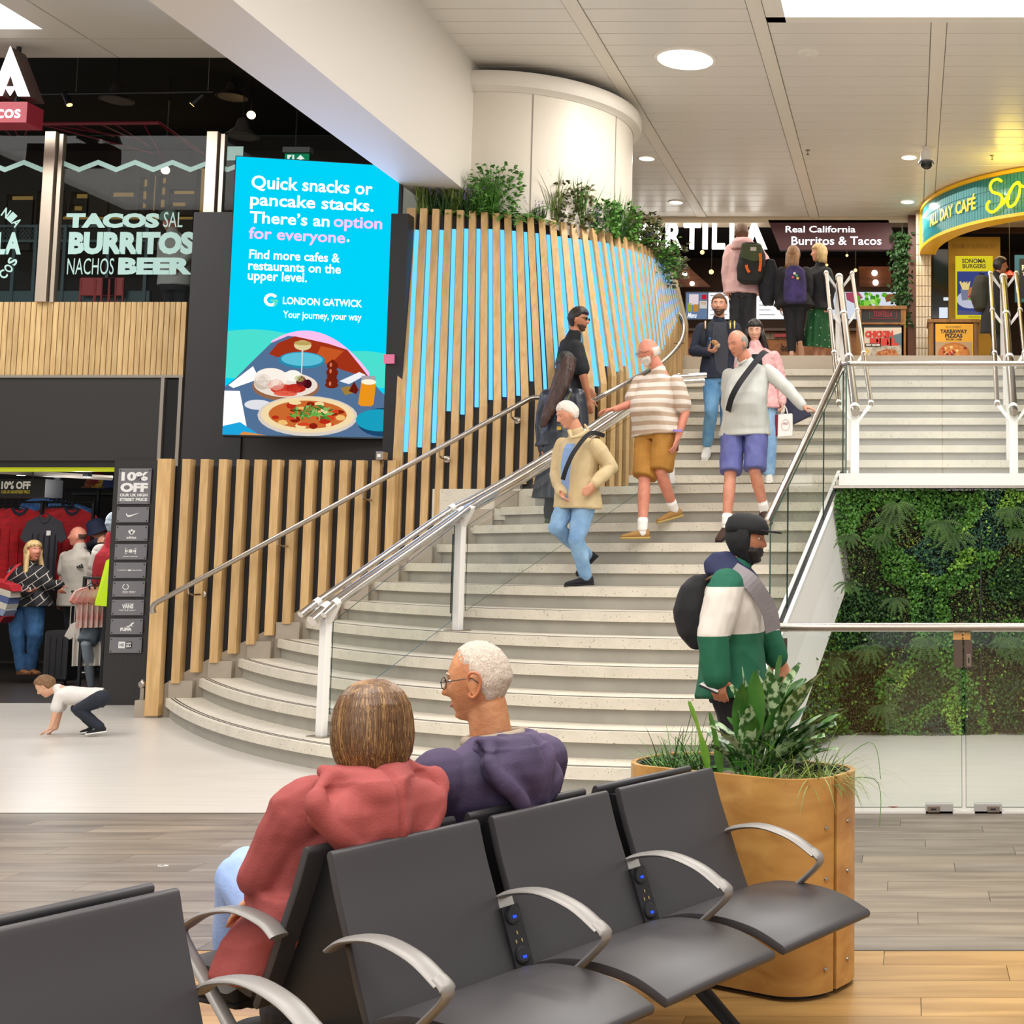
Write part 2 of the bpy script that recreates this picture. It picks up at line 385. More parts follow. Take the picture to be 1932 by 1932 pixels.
xs = [-16, -12.2, pl.x - 3.2, pl.x + .3, -5.1]; ys = [8.0, 10.4, pl.y + .25, 13.45]
for i in range(4):
 for j in range(3):
  if i == 2 and j < 2: continue
  struct(MB().bbox((xs[i] + .006, ys[j] + .006, CEIL), (xs[i + 1] - .006, ys[j + 1] - .006, CEIL + .02)).build('ceiling_panel', M_PL, cl2))
struct(MB().bbox((pl.x, 8, CEIL), (pl.x + .29, pl.y + .24, CEIL + .02)).build('ceiling_panel', M_PL, cl2))
struct(MB().bbox((pl.x - 3.2, pl.y, CEIL), (pl.x, pl.y + .24, CEIL + .02)).build('ceiling_panel', M_PL, cl2))
struct(MB().bbox((-16, 3, CEIL), (-5.1, 8, CEIL + .02)).build('ceiling_panel', M_PL, cl2))
M_BEAM = mat('white_plaster', '#e4dfd8', .55)
struct(MB().bbox((-5.1, 2, 5.2), (-4.53, 14.6, CEIL + .05)).build('ceiling_beam', M_BEAM), 'deep white boxed ceiling beam running away into the hall')
struct(MB().bbox((-5.08, 14.6, 4.6), (-4.0, 14.8, CEIL)).build('wall_back', M_BEAM), 'plaster wall behind the planting')
CC = Vector((-4.4, 14.85, 0)); CR = 1.25
m = MB(); m.lathe([(CR, 4.3), (CR, 6.35)], CC, 72, cap=False); co = struct(m.build('column_drum', mat('drum_plaster', '#e2dbd0', .45), None, smooth=True), 'white round drum column rising behind the planting')
m = MB(); m.lathe([(CR + .005, 6.3), (CR + .03, 6.32), (CR + .085, 6.34), (CR + .1, 6.38), (CR + .1, 6.46), (CR + .08, 6.5), (CR - .05, 6.52), (CR - .05, 6.3)], CC, 72, cap=False); m.build('column_rim', M_BEAM, co, smooth=True)
for a in (-68, -20):
 x, y = CC.x + (CR + .001) * math.cos(math.radians(a)), CC.y + (CR + .001) * math.sin(math.radians(a))
 MB().box((x, y, 5.3), (.008, .008, 2.1), Matrix.Rotation(math.radians(a), 3, 'Z')).build('panel_joint', mat('joint_grey', '#8d857a', .7), co)  # grey strip marking the panel seam
M_BULB = glow('lamp_white', '#fff6e6', 6)
M_BULB2 = glow('lamp_warm', '#fff2dc', 3)
def downlight(px, py, r, label, strength=0):
 p = atz(px, py, CEIL); t = thing('ceiling_light', label, 'ceiling light', 'round recessed downlights', loc=p)
 m = MB(); m.lathe([(r * 1.12, -.012), (r * 1.12, .01), (r, .01), (r, -.012)], (0, 0, 0), 40);
 m = MB(); n = 40
 ring = lambda rr, z: [Vector((rr * math.cos(2 * math.pi * k / n), rr * math.sin(2 * math.pi * k / n), z)) for k in range(n + 1)]
 m.strip(ring(r * 1.1, -.008), ring(r * .98, -.014)); m.strip(ring(r * .98, -.014), ring(r * .98, .0)); m.strip(ring(r * 1.1, -.008), ring(r * 1.1, .0))
 m.build('rim', mat('lamp_rim', '#f3eee6', .25), t, smooth=True)
 MB().lathe([(r * .97, -.006), (r * .97, -.002)], (0, 0, 0), 40).build('lens', M_BULB if r > .2 else M_BULB2, t)
 l = bpy.data.lights.new('downlight_beam', 'AREA'); l.shape = 'DISK'; l.size = r * 1.8; l.energy = 55 if r > .2 else 22; l.color = (1, .93, .82)
 o = bpy.data.objects.new('downlight_beam', l); o.location = p + Vector((0, 0, -.03)); COL.objects.link(o)
downlight(1293, 111, .29, 'big bright round downlight above the drum column and stairs')
downlight(1220, 298, .1, 'small round downlight just right of the white drum column')
downlight(1275, 381, .1, 'small round downlight over the left of the burrito restaurant sign')
downlight(1715, 296, .1, 'small round downlight beside the dome security camera')
downlight(1712, 380, .1, 'small round downlight near the tiled cafe pillar')
p = atz(1525, 100, CEIL); t = thing('ceiling_sensor', 'small white round sensor plate on the ceiling panels', 'sensor', loc=p)
MB().lathe([(.11, 0), (.105, -.008), (.07, -.012), (.07, -.006), (.02, -.006), (.015, -.02)], (0, 0, 0), 28).build('plate', fr, t, smooth=True)
for px, py, l in ((1524, 283, 'tiny sprinkler head hanging below the ceiling right of the wide rib'), (1872, 293, 'tiny sprinkler head on the ceiling above the curved cafe sign')):
 p = atz(px, py, CEIL); t = thing('sprinkler', l, 'sprinkler', loc=p)
 MB().lathe([(.03, 0), (.03, -.006), (.008, -.01), (.008, -.05), (.02, -.055), (.02, -.06)], (0, 0, 0), 12).build('head', M_STEEL, t)
struct(MB().bbox((-5, 20.0, CEIL - .09), (6, 20.3, CEIL + .2)).build('wall_bulkhead', mat('bulkhead', '#c9b9a2', .5)), 'shallow bulkhead where the panelled ceiling ends')
# == slatted fence beside the steps
fx0 = at(299, 872, 12.75).x; fx1 = -5.06
fence = thing('slatted_fence', 'low pale oak slats on black backing beside the bottom steps, below the screen', 'wall panelling')
def fy(x): return wallY(x) - .02
zt0 = 2.40
def stairtop(x):
 """height of the skirting line at the wall"""
 xs = [-7.12] + [e - .02 for e in EX]; zs = [.05] + [(k + 1) * RIS + .12 for k in range(12)]
 if x <= xs[0]: return .05
 for a, b, c, d in zip(xs, xs[1:], zs, zs[1:]):
  if x <= b: return c + (d - c) * (x - a) / (b - a)
 return zs[-1]
MB().prism([(fx0, fy(fx0) + .04, .0), (fx1 + .1, fy(fx1 + .1) + .04, .0), (fx1 + .1, fy(fx1 + .1) + .04, zt0 - .06), (fx0, fy(fx0) + .04, zt0 - .06)], (0, .12, 0)).build('backing', mat('slat_backing', '#141416', .6), fence)
slx = [297, 340, 373, 406, 438, 470, 502, 533, 564, 595, 626, 656, 685, 714]
for i, px in enumerate(slx):
 yy = 12.63; p = at(px, 872, yy); x = p.x; w = .128 if i == 0 else .077
 y = fy(x); zb = .02 if i == 0 else stairtop(x + w / 2) - .07
 MB().bbox((x, y - (.05 if i else .06), zb), (x + w, y + (.045 if i else .02), zt0)).build('slat', M_OAK, fence, bevel=.002)
t = thing('junction_box', 'small grey metal box sitting at the right end of the slatted fence top', 'box')
p = at(733, 876, 13.0); MB().bbox((p.x - .04, 12.78, zt0 + .002), (p.x + .03, 12.9, zt0 + .08)).build('case', M_STEEL, t, bevel=.004)
MB().box((p.x - .005, 12.775, zt0 + .04), (.03, .02, .03)).build('clip', M_WHITEMETAL, t)
# == lit slat wall, flaring
TC = [(-5.03, 13.24), (-4.4, 13.38), (-3.82, 13.67), (-3.46, 14.0), (-3.24, 14.27), (-3.03, 14.69), (-2.93, 15.1), (-2.9, 15.5), (-2.9, 16.5)]
BC = [(-4.97, 12.96), (-4.25, 13.03), (-3.52, 13.14), (-3.08, 13.42), (-2.9, 13.75), (-2.76, 14.25), (-2.72, 14.8), (-2.73, 15.4), (-2.74, 16.5)]
def curve(P, u):
 f = u * (len(P) - 1); i = min(int(f), len(P) - 2); t = f - i
 g = lambda j: Vector((*P[max(0, min(j, len(P) - 1))], 0))
 a, b, c, d = g(i - 1), g(i), g(i + 1), g(i + 2)
 return .5 * ((2 * b) + (c - a) * t + (2 * a - 5 * b + 4 * c - d) * t * t + (-a + 3 * b - 3 * c + d) * t ** 3)
NT = 400; tab = [0]; pr = curve(BC, 0)
for i in range(1, NT + 1):
 q = curve(BC, i / NT); tab.append(tab[-1] + (q - pr).length); pr = q
def u_at(s):
 import bisect
 j = min(max(bisect.bisect(tab, s), 1), NT); return (j - 1 + (s - tab[j - 1]) / (tab[j] - tab[j - 1] + 1e-9)) / NT
ZT = 4.97
KK = [(-4.97, 2.42), (-4.6, 2.55), (-4.4, 2.8), (-4.05, 3.0), (-3.7, 3.04), (-3.2, 3.06), (-2.95, 3.35), (-2.8, 3.6), (-2.7, 3.85)]
def zkink(u, b):
 if u < .5:
  x = b.x
  for (x0, z0), (x1, z1) in zip(KK, KK[1:]):
   if x <= x1: return z0 + (z1 - z0) * (x - x0) / (x1 - x0)
 return min(4.35, 3.1 + (b.y - 13.5) * .52)
def zfoot(b):
 if b.y > 13.8 or b.x > -3.3: return 12 * RIS + .02 + max(0, (b.y - 13.7) / .29 * RIS)
 return stairtop(b.x) - .07
lw = thing('lit_slat_wall', 'tall curved wall of pale oak slats with blue light strips between them, planting on its top', 'feature wall')
SM = MATS['slat_backing']
M_LED = glow('blue_led', '#5fb8ff', 1.6)
pitch = .1315; ns = int(tab[-1] / pitch); back = {'t': [], 'k': [], 'f': []}
led_end = None
for i in range(ns + 1):
 s = i * pitch; u = u_at(min(s + .035, tab[-1] - .001)); b = curve(BC, u); t_ = curve(TC, u)
 tg = (curve(BC, min(1, u + .01)) - curve(BC, max(0, u - .01))).normalized(); nn = Vector((tg.y, -tg.x, 0))
 zk = zkink(u, b); zf = zfoot(b); hw = .045 if not i else .035 if u < .45 else .028
 P3 = lambda o, sd: [Vector((t_.x, t_.y, ZT)) + nn * o + tg * sd * hw * .92, Vector((b.x, b.y, zk)) + nn * o + tg * sd * hw, Vector((b.x, b.y, zf)) + nn * o + tg * sd * hw]
 MB().strip(P3(.0, -1), P3(.0, 1), P3(-.055, 1), P3(-.055, -1)).build('slat', M_OAK, lw)
 back['t'].append(Vector((t_.x, t_.y, ZT - .05)) - nn * .05); back['k'].append(Vector((b.x, b.y, zk)) - nn * .05); back['f'].append(Vector((b.x, b.y, zf - .1)) - nn * .05)
 if i < ns:
  s2 = s + .035 + pitch / 2; u2 = u_at(min(s2, tab[-1] - .001)); b2 = curve(BC, u2); t2 = curve(TC, u2)
  tg2 = (curve(BC, min(1, u2 + .01)) - curve(BC, max(0, u2 - .01))).normalized(); n2 = Vector((tg2.y, -tg2.x, 0))
  z2 = zkink(u2, b2)
  steps = [0, 0, 0, .07, .0, .0][i % 6] if i > 2 else 0
  A = Vector((t2.x, t2.y, ZT)); Bk = Vector((b2.x, b2.y, z2)); dd = (Bk - A)
  a0 = A + dd * .09; a1 = A + dd * (1.0 - (.015 + steps)); hw2 = .0165
  q = lambda pt, o, sd: pt - n2 * o + tg2 * sd * hw2
  MB().strip([q(a0, .006, -1), q(a1, .006, -1)], [q(a0, .006, 1), q(a1, .006, 1)], [q(a0, .04, 1), q(a1, .04, 1)], [q(a0, .04, -1), q(a1, .04, -1)]).build('light_strip', M_LED, lw)
m = MB(); m.strip(back['t'], back['k']); m.strip(back['k'], back['f']);
off = lambda c: [p + Vector((0, .03, 0)) for p in c]
m.strip(off(back['t']), off(back['k'])); m.strip(off(back['k']), off(back['f'])); m.build('backing', SM, lw)
MB().bbox((-5.12, 13.05, 2.3), (-4.95, 13.2, 4.86)).build('edge_panel', mat('reveal_black', '#101014', .5), lw)
MB().bbox((-5.13, 13.02, 3.36), (-5.03, 13.06, 3.45)).build('pink_marker', mat('pink_tape', '#d9769c', .6), lw)
tp = [Vector((*(curve(TC, i / 20) + Vector((-.05 if i > 8 else 0, .06, 0))).xy, 4.62)) for i in range(20)]
MB().prism(tp + [Vector((-5.03, 16.3, 4.62))], (0, 0, .28)).build('planter_soil', mat('planter_void', '#1b1b1b', .9), lw)
# == led advertising screen
SL = at(433, 560, 12.95); SR = at(743, 560, 13.25)
s0 = at(420, 820, 12.85); s1 = at(735, 825, 13.2)
bl = Vector((s0.x, 12.85, s0.z)); br = Vector((s1.x, 13.2, s0.z - .0))
top = at(447, 295, 12.85).z
ax = (br - bl); Wd = ax.length; ax.normalize(); upv = Vector((0, 0, 1)); Hh = top - bl.z; nv = Vector((ax.y, -ax.x, 0))
scr = thing('advertising_screen', 'tall bright cyan advertising screen about cafes and restaurants on the upper level', 'screen')
def sp(a, b, d=0.0): return bl + ax * (a * Wd) + upv * (b * Hh) + nv * d      # a,b in 0..1
def quadbox(mb, a0, b0, a1, b1, d0, d1):
 c = [sp(a0, b0, d0), sp(a1, b0, d0), sp(a1, b1, d0), sp(a0, b1, d0)]; return mb.prism(c, nv * (d1 - d0))
quadbox(MB(), -.006, -.005, 1.006, 1.003, -.14, -.004).build('casing', M_BLACK, scr)
def flat(name, poly, col, st=1.0, d=.0, par=None):
 m = MB(); m.add([sp(a, b, d) for a, b in poly], [tuple(range(len(poly)))]); return m.build(name, glow('screen_' + col, '#' + col, st), par or scr)
face = flat('screen_face', [(0, 0), (1, 0), (1, 1), (0, 1)], '00d8ff', .92, 0)
def sine(a0, a1, f, n=24): return [(a0 + (a1 - a0) * i / n, f(a0 + (a1 - a0) * i / n)) for i in range(n + 1)]
flat('teal_wave', [(1, .18), (1, .30)] + sine(1, .74, lambda a: .30 - .0 * a + .012 * math.sin((1 - a) * 9)) + [(.74, .18)], '4fe8d8', .9, .001, face)
flat('teal_wave', [(0, .20)] + [(0, .365)] + sine(0, .5, lambda a: .365 + .014 * math.sin(a * 6.5 + .2) - .06 * a * a) + [(.5, .2)], '4fe8d8', .9, .001, face)
dome = lambda a: .01 + .372 * math.exp(-((a - .5) / .34) ** 2 * .62)
flat('pink_hill', sine(.26, .86, lambda a: .379 - .95 * (a - .47) ** 2) + [(.86, .15), (.26, .15)], 'ffc4f2', .95, .002, face)
pic = [(0, 0)] + [(1, 0), (1, .135), (.93, .17), (.80, .26), (.72, .315), (.60, .335), (.42, .355), (.36, .358), (.26, .33), (.15, .26), (.06, .2), (0, .17)]
flat('photo_table', pic, '5f7fa8', .75, .003, face)
flat('photo_sofa', [(.25, .29), (.30, .33), (.40, .357), (.60, .335), (.72, .313), (.80, .26), (.86, .215), (.70, .24), (.55, .27), (.3, .28)], 'b0381c', .8, .004, face)
flat('photo_sofa', [(.52, .27), (.56, .325), (.7, .31), (.62, .26)], 'd8602a', .8, .0045, face)
def ell(cx, cy, rx, ry, n=28): return [(cx + rx * math.cos(2 * math.pi * i / n), cy + ry * math.sin(2 * math.pi * i / n)) for i in range(n)]
def fell(name, cx, cy, rx, ry, col, st, d): flat(name, ell(cx, cy, rx, ry), col, st, d, face)
fell('blue_plate', .45, .272, .14, .03, '2c8fb0', .9, .005); fell('blue_plate', .45, .275, .125, .024, '5fc4dc', .95, .0055)
fell('wine_glass', .45, .325, .052, .018, 'e8d9a0', .9, .006); fell('wine_glass', .45, .333, .052, .008, 'c4a860', .9, .0065)
flat('wine_glass_stem', [(.445, .31), (.455, .31), (.453, .22), (.447, .22)], 'dfe8ec', .8, .006, face)
flat('side_plate', [(0.02, .175), (.16, .245), (.2, .2), (.05, .165)], 'ffffff', 1.0, .0052, face)
fell('meat_plate', .36, .175, .20, .052, '9c6a4c', .9, .006); fell('meat_plate', .36, .182, .19, .045, 'efe2d4', .95, .0065)
rr = random.Random(3)
for cx, cy, rx, ry, c in ((.27, .205, .1, .035, 'fff4e8'), (.22, .19, .05, .028, 'cfc0b0'), (.30, .18, .05, .02, 'e8a08c'), (.36, .165, .09, .018, 'd04030'), (.42, .17, .06, .016, 'b8281c'), (.45, .195, .03, .02, '6b1c2c'), (.49, .187, .025, .016, '451018'), (.44, .205, .03, .012, 'b8c060'), (.40, .215, .05, .02, 'fffaf0'), (.36, .15, .07, .01, 'e86a50')):
 fell('food_topping', cx, cy, rx, ry, c, .95, .007)
for z, rx, ry in ((.185, .04, .012), (.2, .038, .014), (.215, .03, .012), (.23, .036, .018), (.255, .034, .018), (.268, .012, .01)): fell('pepper_mill', .635, z, rx, ry, '7a2412', .9, .008)
for z in (.19, .235, .258): fell('pepper_mill_shine', .625, z, .007, .008, 'e07a5a', .9, .0085)
flat('open_menu', [(.68, .2), (.80, .235), (.84, .225), (.74, .19)], 'f4f4f8', .95, .006, face)
flat('dried_chilli', [(.74, .165), (.77, .2), (.80, .17), (.785, .155)], '6a1a10', .9, .0075, face); flat('gold_wrap', [(.69, .175), (.74, .185), (.78, .16), (.72, .15)], 'a8843c', .9, .007, face)
flat('beer_glass', [(.80, .12), (.815, .2), (.905, .2), (.895, .12), (.88, .112), (.82, .112)], 'e8931c', 1.0, .008, face); fell('beer_foam', .86, .2, .046, .01, 'fff2d8', 1.0, .0085)
flat('beer_glass_rim', [(.812, .2), (.816, .222), (.9, .222), (.905, .2)], 'b8b0b8', .8, .0078, face)
fell('pizza_plate', .50, .072, .30, .072, 'd8ccc0', 1.0, .009); fell('pizza_crust', .50, .076, .28, .064, 'f0d8a8', 1.0, .0095); fell('pizza_sauce', .50, .077, .235, .05, 'cc6a30', .95, .01)
for i in range(26):
 a = rr.uniform(0, 6.28); q = rr.uniform(.2, 1) ** .5
 fell('pizza_topping', .5 + .21 * q * math.cos(a), .078 + .045 * q * math.sin(a), rr.uniform(.015, .04), rr.uniform(.005, .012), rr.choice(['b82c18', 'f2c070', 'd84424', 'f6dca0', '8c2010']), .95, .0105 + i * 2e-5)
for i in range(46):
 a = rr.uniform(0, 6.28); q = rr.uniform(0, 1) ** .7; cx, cy = .52 + .13 * q * math.cos(a), .085 + .03 * q * math.sin(a); w = rr.uniform(0, 3.14)
 L = rr.uniform(.02, .04); dx, dy = math.cos(w) * L, math.sin(w) * L * .5
 flat('rocket_leaf', [(cx - dx, cy - dy), (cx - dy * .5, cy + dx * .16), (cx + dx, cy + dy), (cx + dy * .5, cy - dx * .16)], rr.choice(['4f8f3a', '6cb04a', '8cc468', '3c7030']), .9, .0115 + i * 2e-5, face)
fell('salad_plate', .96, .055, .16, .052, '1c4a70', .9, .0125);
flat('turquoise_dish', [p for p in ell(.93, .062, .14, .04) if p[0] <= 1] , '1aa0c0', .95, .013, face)
flat('napkin', [(0.0, .02), (.0, .155), (.09, .155), (.14, .03)], 'ffffff', 1.0, .012, face); flat('brochure', [(0, 0), (0, .03), (.1, .045), (.22, .0)], '20a8e0', .95, .0125, face); flat('brochure', [(.1, .0), (.12, .012), (.26, .0)], 'e09040', .95, .013, face)
fell('cutlery_napkin', .2, .108, .08, .018, 'e4e4ea', .95, .007)
m = quadbox(MB(), 1.0, -.004, 1.02, 1.0, -.1, 0)
m.build('casing_edge', M_BLACK, scr)
LW = glow('screen_white', '#ffffff', 1.25); LP = glow('screen_pink', '#f4c2f5', 1.1)
def stext(t, a0, a1, b0, b1, mt, bold=.03, name='lettering', shear=0.0):
 m = MB(); letters(m, t, sp(a0, b0, .004), sp(a1, b0, .004), upv * ((b1 - b0) * Hh), bold=bold, shear=shear); return m.build(name, mt, face)
stext('Quick snacks or', .098, .837, .878, .935, LW, .02); stext('pancake stacks.', .096, .847, .811, .870, LW, .02)
stext('There’s an', .098, .58, .760, .804, LW, .02); stext('option', .605, .905, .748, .803, LP, .02)
stext('for everyone', .097, .68, .690, .746, LP, .02); stext('.', .69, .706, .708, .719, LW, .02)
stext('Find more cafes &', .105, .652, .631, .665, LW, .02); stext('restaurants on the', .103, .661, .590, .624, LW, .02); stext('upper level.', .103, .458, .543, .588, LW, .02)
stext('LONDON GATWICK', .319, .80, .471, .498, LW, .025); stext('Your journey, your way', .323, .80, .414, .448, LW, .015)
m = MB(); n = 30; R0, R1 = .043, .024
arc = [math.radians(35 + (325 - 35) * i / n) for i in range(n + 1)]
k = Wd / Hh
m.strip([sp(.248 + R0 * math.cos(a), .485 + R0 * k * math.sin(a), .004) for a in arc], [sp(.248 + R1 * math.cos(a), .485 + R1 * k * math.sin(a), .004) for a in arc]); m.build('round_g_emblem', LW, face)
flat('round_g_emblem_tip', [(.243, .487), (.291, .487), (.285, .469), (.263, .457), (.268, .477), (.245, .479)], '5fe0c8', 1, .0042, face)
l_ = area('screen_glow', (0, 0, 0), 1.5, 2.6, 30, (.42, .5, 1)); l_.location = sp(.5, .5, .06); l_.rotation_euler = nv.to_track_quat('-Z', 'Y').to_euler()
hs = thing('screen_surround', 'matt black panelled surround behind and under the big screen', 'panel')
p = at(366, 400, 13.3); q_ = at(447, 400, 13.3)
MB().bbox((p.x, 13.3, 2.3), (q_.x + .15, 13.42, p.z)).build('left_panel', mat('surround_grey', '#2b2a2c', .55), hs)
MB().bbox((q_.x - .1, 13.32, 2.3), (-5.06, 13.5, 4.4)).build('back_panel', mat('surround_brown', '#2a2523', .5), hs)
# == handrail fixed to the slat walls
def smooth_path(P, n=8):
 P = [Vector(p) for p in P]; out = []
 for i in range(len(P) - 1):
  a = P[max(i - 1, 0)]; b = P[i]; c = P[i + 1]; d = P[min(i + 2, len(P) - 1)]
  for k in range(n):
   t = k / n; out.append(.5 * ((2 * b) + (c - a) * t + (2 * a - 5 * b + 4 * c - d) * t * t + (-a + 3 * b - 3 * c + d) * t ** 3))
 return out + [P[-1]]
hr = thing('wall_handrail', 'slim brushed steel handrail climbing along the oak slat walls and curling round the corner', 'handrail')
a = at(296, 1137, 12.42); b = at(1000, 752, 12.8)
def hx(px, py, y): return at(px, py, y)
P = [at(290, 1157, 12.43), at(288, 1147, 12.42), at(294, 1138, 12.42), at(306, 1131, 12.42)]
m = MB(); line = [a + (b - a) * (i / 12) for i in range(1, 13)]
m.tube(smooth_path(P, 4) + line + [at(1008, 750, 12.82), at(1030, 750, 12.84), at(1112, 756, 13.0), at(1122, 755, 13.08)] + smooth_path([at(1135, 747, 13.2), at(1190, 718, 13.5), at(1240, 690, 13.95), at(1272, 662, 14.6), at(1286, 640, 15.3), at(1290, 618, 15.7), at(1284, 598, 15.85), at(1272, 588, 15.9)], 6), .024, 12)
m.build('rail', M_STEEL, hr, smooth=True)
for px, py in ((352, 1122), (516, 1032), (676, 945), (822, 860), (962, 783)):
 t_ = (px - 296) / (1000 - 296); p = a + (b - a) * t_; yb = wallY(p.x) - .0
 m = MB(); m.tube([p + Vector((0, 0, -.01)), p + Vector((0, .02, -.07)), p + Vector((0, .1, -.085)), Vector((p.x, yb + .0, p.z - .085))], .009, 8)
 br_ = m.build('bracket', M_STEEL, hr, smooth=True)
 m = MB(); m.lathe([(.034, 0), (.034, .012), (.02, .02)], (p.x, yb - .03, p.z - .085), 20, axis=(0, -1, 0)); m.build('rosette', M_STEEL, br_, smooth=True)
p = at(1275, 648, 15.3); m = MB(); m.tube([at(1290, 648, 15.3), at(1272, 648, 15.35)], .008, 8); m.build('bracket', M_STEEL, hr)
# == central triple handrail with white posts and glass
cr = thing('central_handrail', 'triple polished steel tube handrail on white posts with glass, splitting the lower steps', 'handrail')
B1 = Vector((-4.27, 9.98, .178)); B2 = Vector((-3.66, 11.0, .89)); B3 = Vector((-2.19, 12.25, 2.136))
B1 = atz(606, 1390, .178); B2 = atz(863, 1190, .89); B3 = Vector((at(1264, 905, 12.25).x, 12.25, 2.136))
H = .93
T1, T2, T3 = B1 + Vector((0, 0, H)), B2 + Vector((0, 0, H + .02)), B3 + Vector((0, 0, H))
d12 = (T2 - T1).normalized(); d23 = (T3 - T2).normalized()
T0 = at(588, 1172, B1.y - .12); T4 = T3 + Vector((.28, .1, .03))
path = [T0] + [T1 + (T2 - T1) * (i / 6) for i in range(6)] + smooth_path([T2, T2 + (T3 - T2) * .35 + Vector((0, 0, -.03)), T2 + (T3 - T2) * .75 + Vector((0, 0, -.0)), T3], 4) + [T4]
def offset_path(path, o, dz):
 out = []
 for i, p in enumerate(path):
  t = (path[min(i + 1, len(path) - 1)] - path[max(i - 1, 0)]); t.z = 0; t.normalize(); s = Vector((t.y, -t.x, 0)); out.append(p + s * o + Vector((0, 0, dz)))
 return out
m = MB(); m.tube(path, .042, 16); m.build('middle_tube', M_CHROME, cr, smooth=True)
for o in (-.115, .115):
 m = MB(); m.tube(offset_path(path, o, .045), .025, 12); m.build('side_tube', M_CHROME, cr, smooth=True)
for Bp, Tp, dr in ((B1, T1, d12), (B2, T2, d12), (B3, T3, d23)):
 dh = Vector((dr.x, dr.y, 0)).normalized(); s = Vector((dh.y, -dh.x, 0)); R = Matrix((s, dh, Vector((0, 0, 1)))).transposed()
 m = MB(); m.box((Bp + Tp) / 2 + Vector((0, 0, -.04)), (.082, .05, (Tp - Bp).length - .06), R); ps = m.build('post', M_WHITEMETAL, cr, bevel=.006)
 m = MB(); m.box(Bp + Vector((0, 0, .004)), (.19, .12, .008), R); m.build('base_plate', M_STEEL, ps)
 m = MB()
 for sg in (-1, 1):
  u = Tp + s * sg * .115 + Vector((0, 0, .045)); c0 = Tp + Vector((0, 0, -.12))
  m.prism([c0 - dh * .02, c0 + s * sg * .035 - dh * .02, u + s * sg * .03 + Vector((0, 0, -.02)) - dh * .02, u + s * sg * .0 + Vector((0, 0, -.03)) - dh * .02], dh * .04)
  m.tube([u - dr * .022, u + dr * .022], .03, 14)
 m.tube([Tp - dr * .03, Tp + dr * .03], .047, 16)
 m.build('bracket', M_WHITEMETAL, ps, bevel=0)
def pane(parent, p, name='glass_pane', th=.012, mt=None, edge=True):
 """glass sheet from 4 corners, with thin green edges"""
 p = [Vector(q) for q in p]; n = (p[1] - p[0]).cross(p[3] - p[0]).normalized() * th
 m = MB(); m.add(p, [(0, 1, 2, 3)]); o = m.build(name, mt or M_GLASS, parent)
 if edge:
  m = MB()
  for i in range(4):
   a, b = p[i], p[(i + 1) % 4]; e = (b - a).cross(n).normalized() * .0018
   m.add([a - n * .5, b - n * .5, b + n * .5, a + n * .5], [(0, 1, 2, 3)])
   m.add([a - e, b - e, b + e, a + e], [(0, 1, 2, 3)])
  m.build('edge', M_GLASSEDGE, o)
 return o
g = .06
for Bp, Bq, Tp, Tq in ((B1, B2, T1, T2), (B2, B3, T2, T3)):
 v = (Bq - Bp); vh = Vector((v.x, v.y, 0)).normalized() * g
 pane(cr, [Bp + vh + Vector((0, 0, .12 + g * .6)), Bq - vh + Vector((0, 0, .12 - g * .6)), Tq - vh + Vector((0, 0, -.1)), Tp + vh + Vector((0, 0, -.1))])
m = MB(); e = B2 + (T2 - B2) * .82 + Vector((-.05, -.03, 0)); m.tube([B2 + Vector((-.05, -.03, .14)), e], .006, 6); m.build('gasket', M_BLACK, cr)
# == handrails on the upper flight
M_UP = mat('reflection_tinted_steel', '#8d8276', .2, 1)  # steel colour darkened and browned for the surroundings these tubes reflect
def upper_rail(pxl, pxt, label):
 low = at(pxl, 770, 13.3); up = at(pxt, 521, 16.42); r = thing('upper_handrail', label, 'handrail', 'handrails on the upper flight')
 dr = (up - low).normalized(); dh = Vector((dr.x, dr.y, 0)).normalized(); s = Vector((dh.y, -dh.x, 0))
 m = MB(); m.tube([low - dr * .1, up], .043, 16); m.build('middle_tube', M_UP, r, smooth=True)
 for o in (-1, 1):
  m = MB(); q = s * (.16 * o) + Vector((0, 0, .05)); m.tube([low + q - dr * .03, up + q], .025, 12); m.build('side_tube', M_UP, r, smooth=True)
 for f in (0.0, .33, .66, .985):
  Tp = low + (up - low) * f; zb = 12 * RIS if f == 0 else UPZ if f > .9 else (12 + int((Tp.y - 13.82) / .29) + 1) * RIS
  Bp = Vector((Tp.x, Tp.y, zb)); R = Matrix((s, dh, Vector((0, 0, 1)))).transposed()
  m = MB(); m.box((Bp + Tp) / 2 - Vector((0, 0, .04)), (.085, .05, Tp.z - zb - .06), R); ps = m.build('post', M_WHITEMETAL, r, bevel=.005)
  m = MB()
  for sg in (-1, 1):
   u = Tp + s * sg * .16 + Vector((0, 0, .05)); c0 = Tp + Vector((0, 0, -.16))
   m.prism([c0 - dh * .02, c0 + s * sg * .04 - dh * .02 + Vector((0, 0, .02)), u + s * sg * .028 - dh * .02, u - s * sg * .02 + Vector((0, 0, .0)) - dh * .02], dh * .04)
   m.tube([u - dr * .02, u + dr * .02], .03, 14)
  m.tube([Tp - dr * .03, Tp + dr * .03], .049, 16); m.build('bracket', M_WHITEMETAL, ps)
upper_rail(1613, 1583, 'triple steel tube handrail on the upper steps, left one by the balustrade corner')
upper_rail(1912, 1893, 'triple steel tube handrail on the upper steps, right one below the cafe')
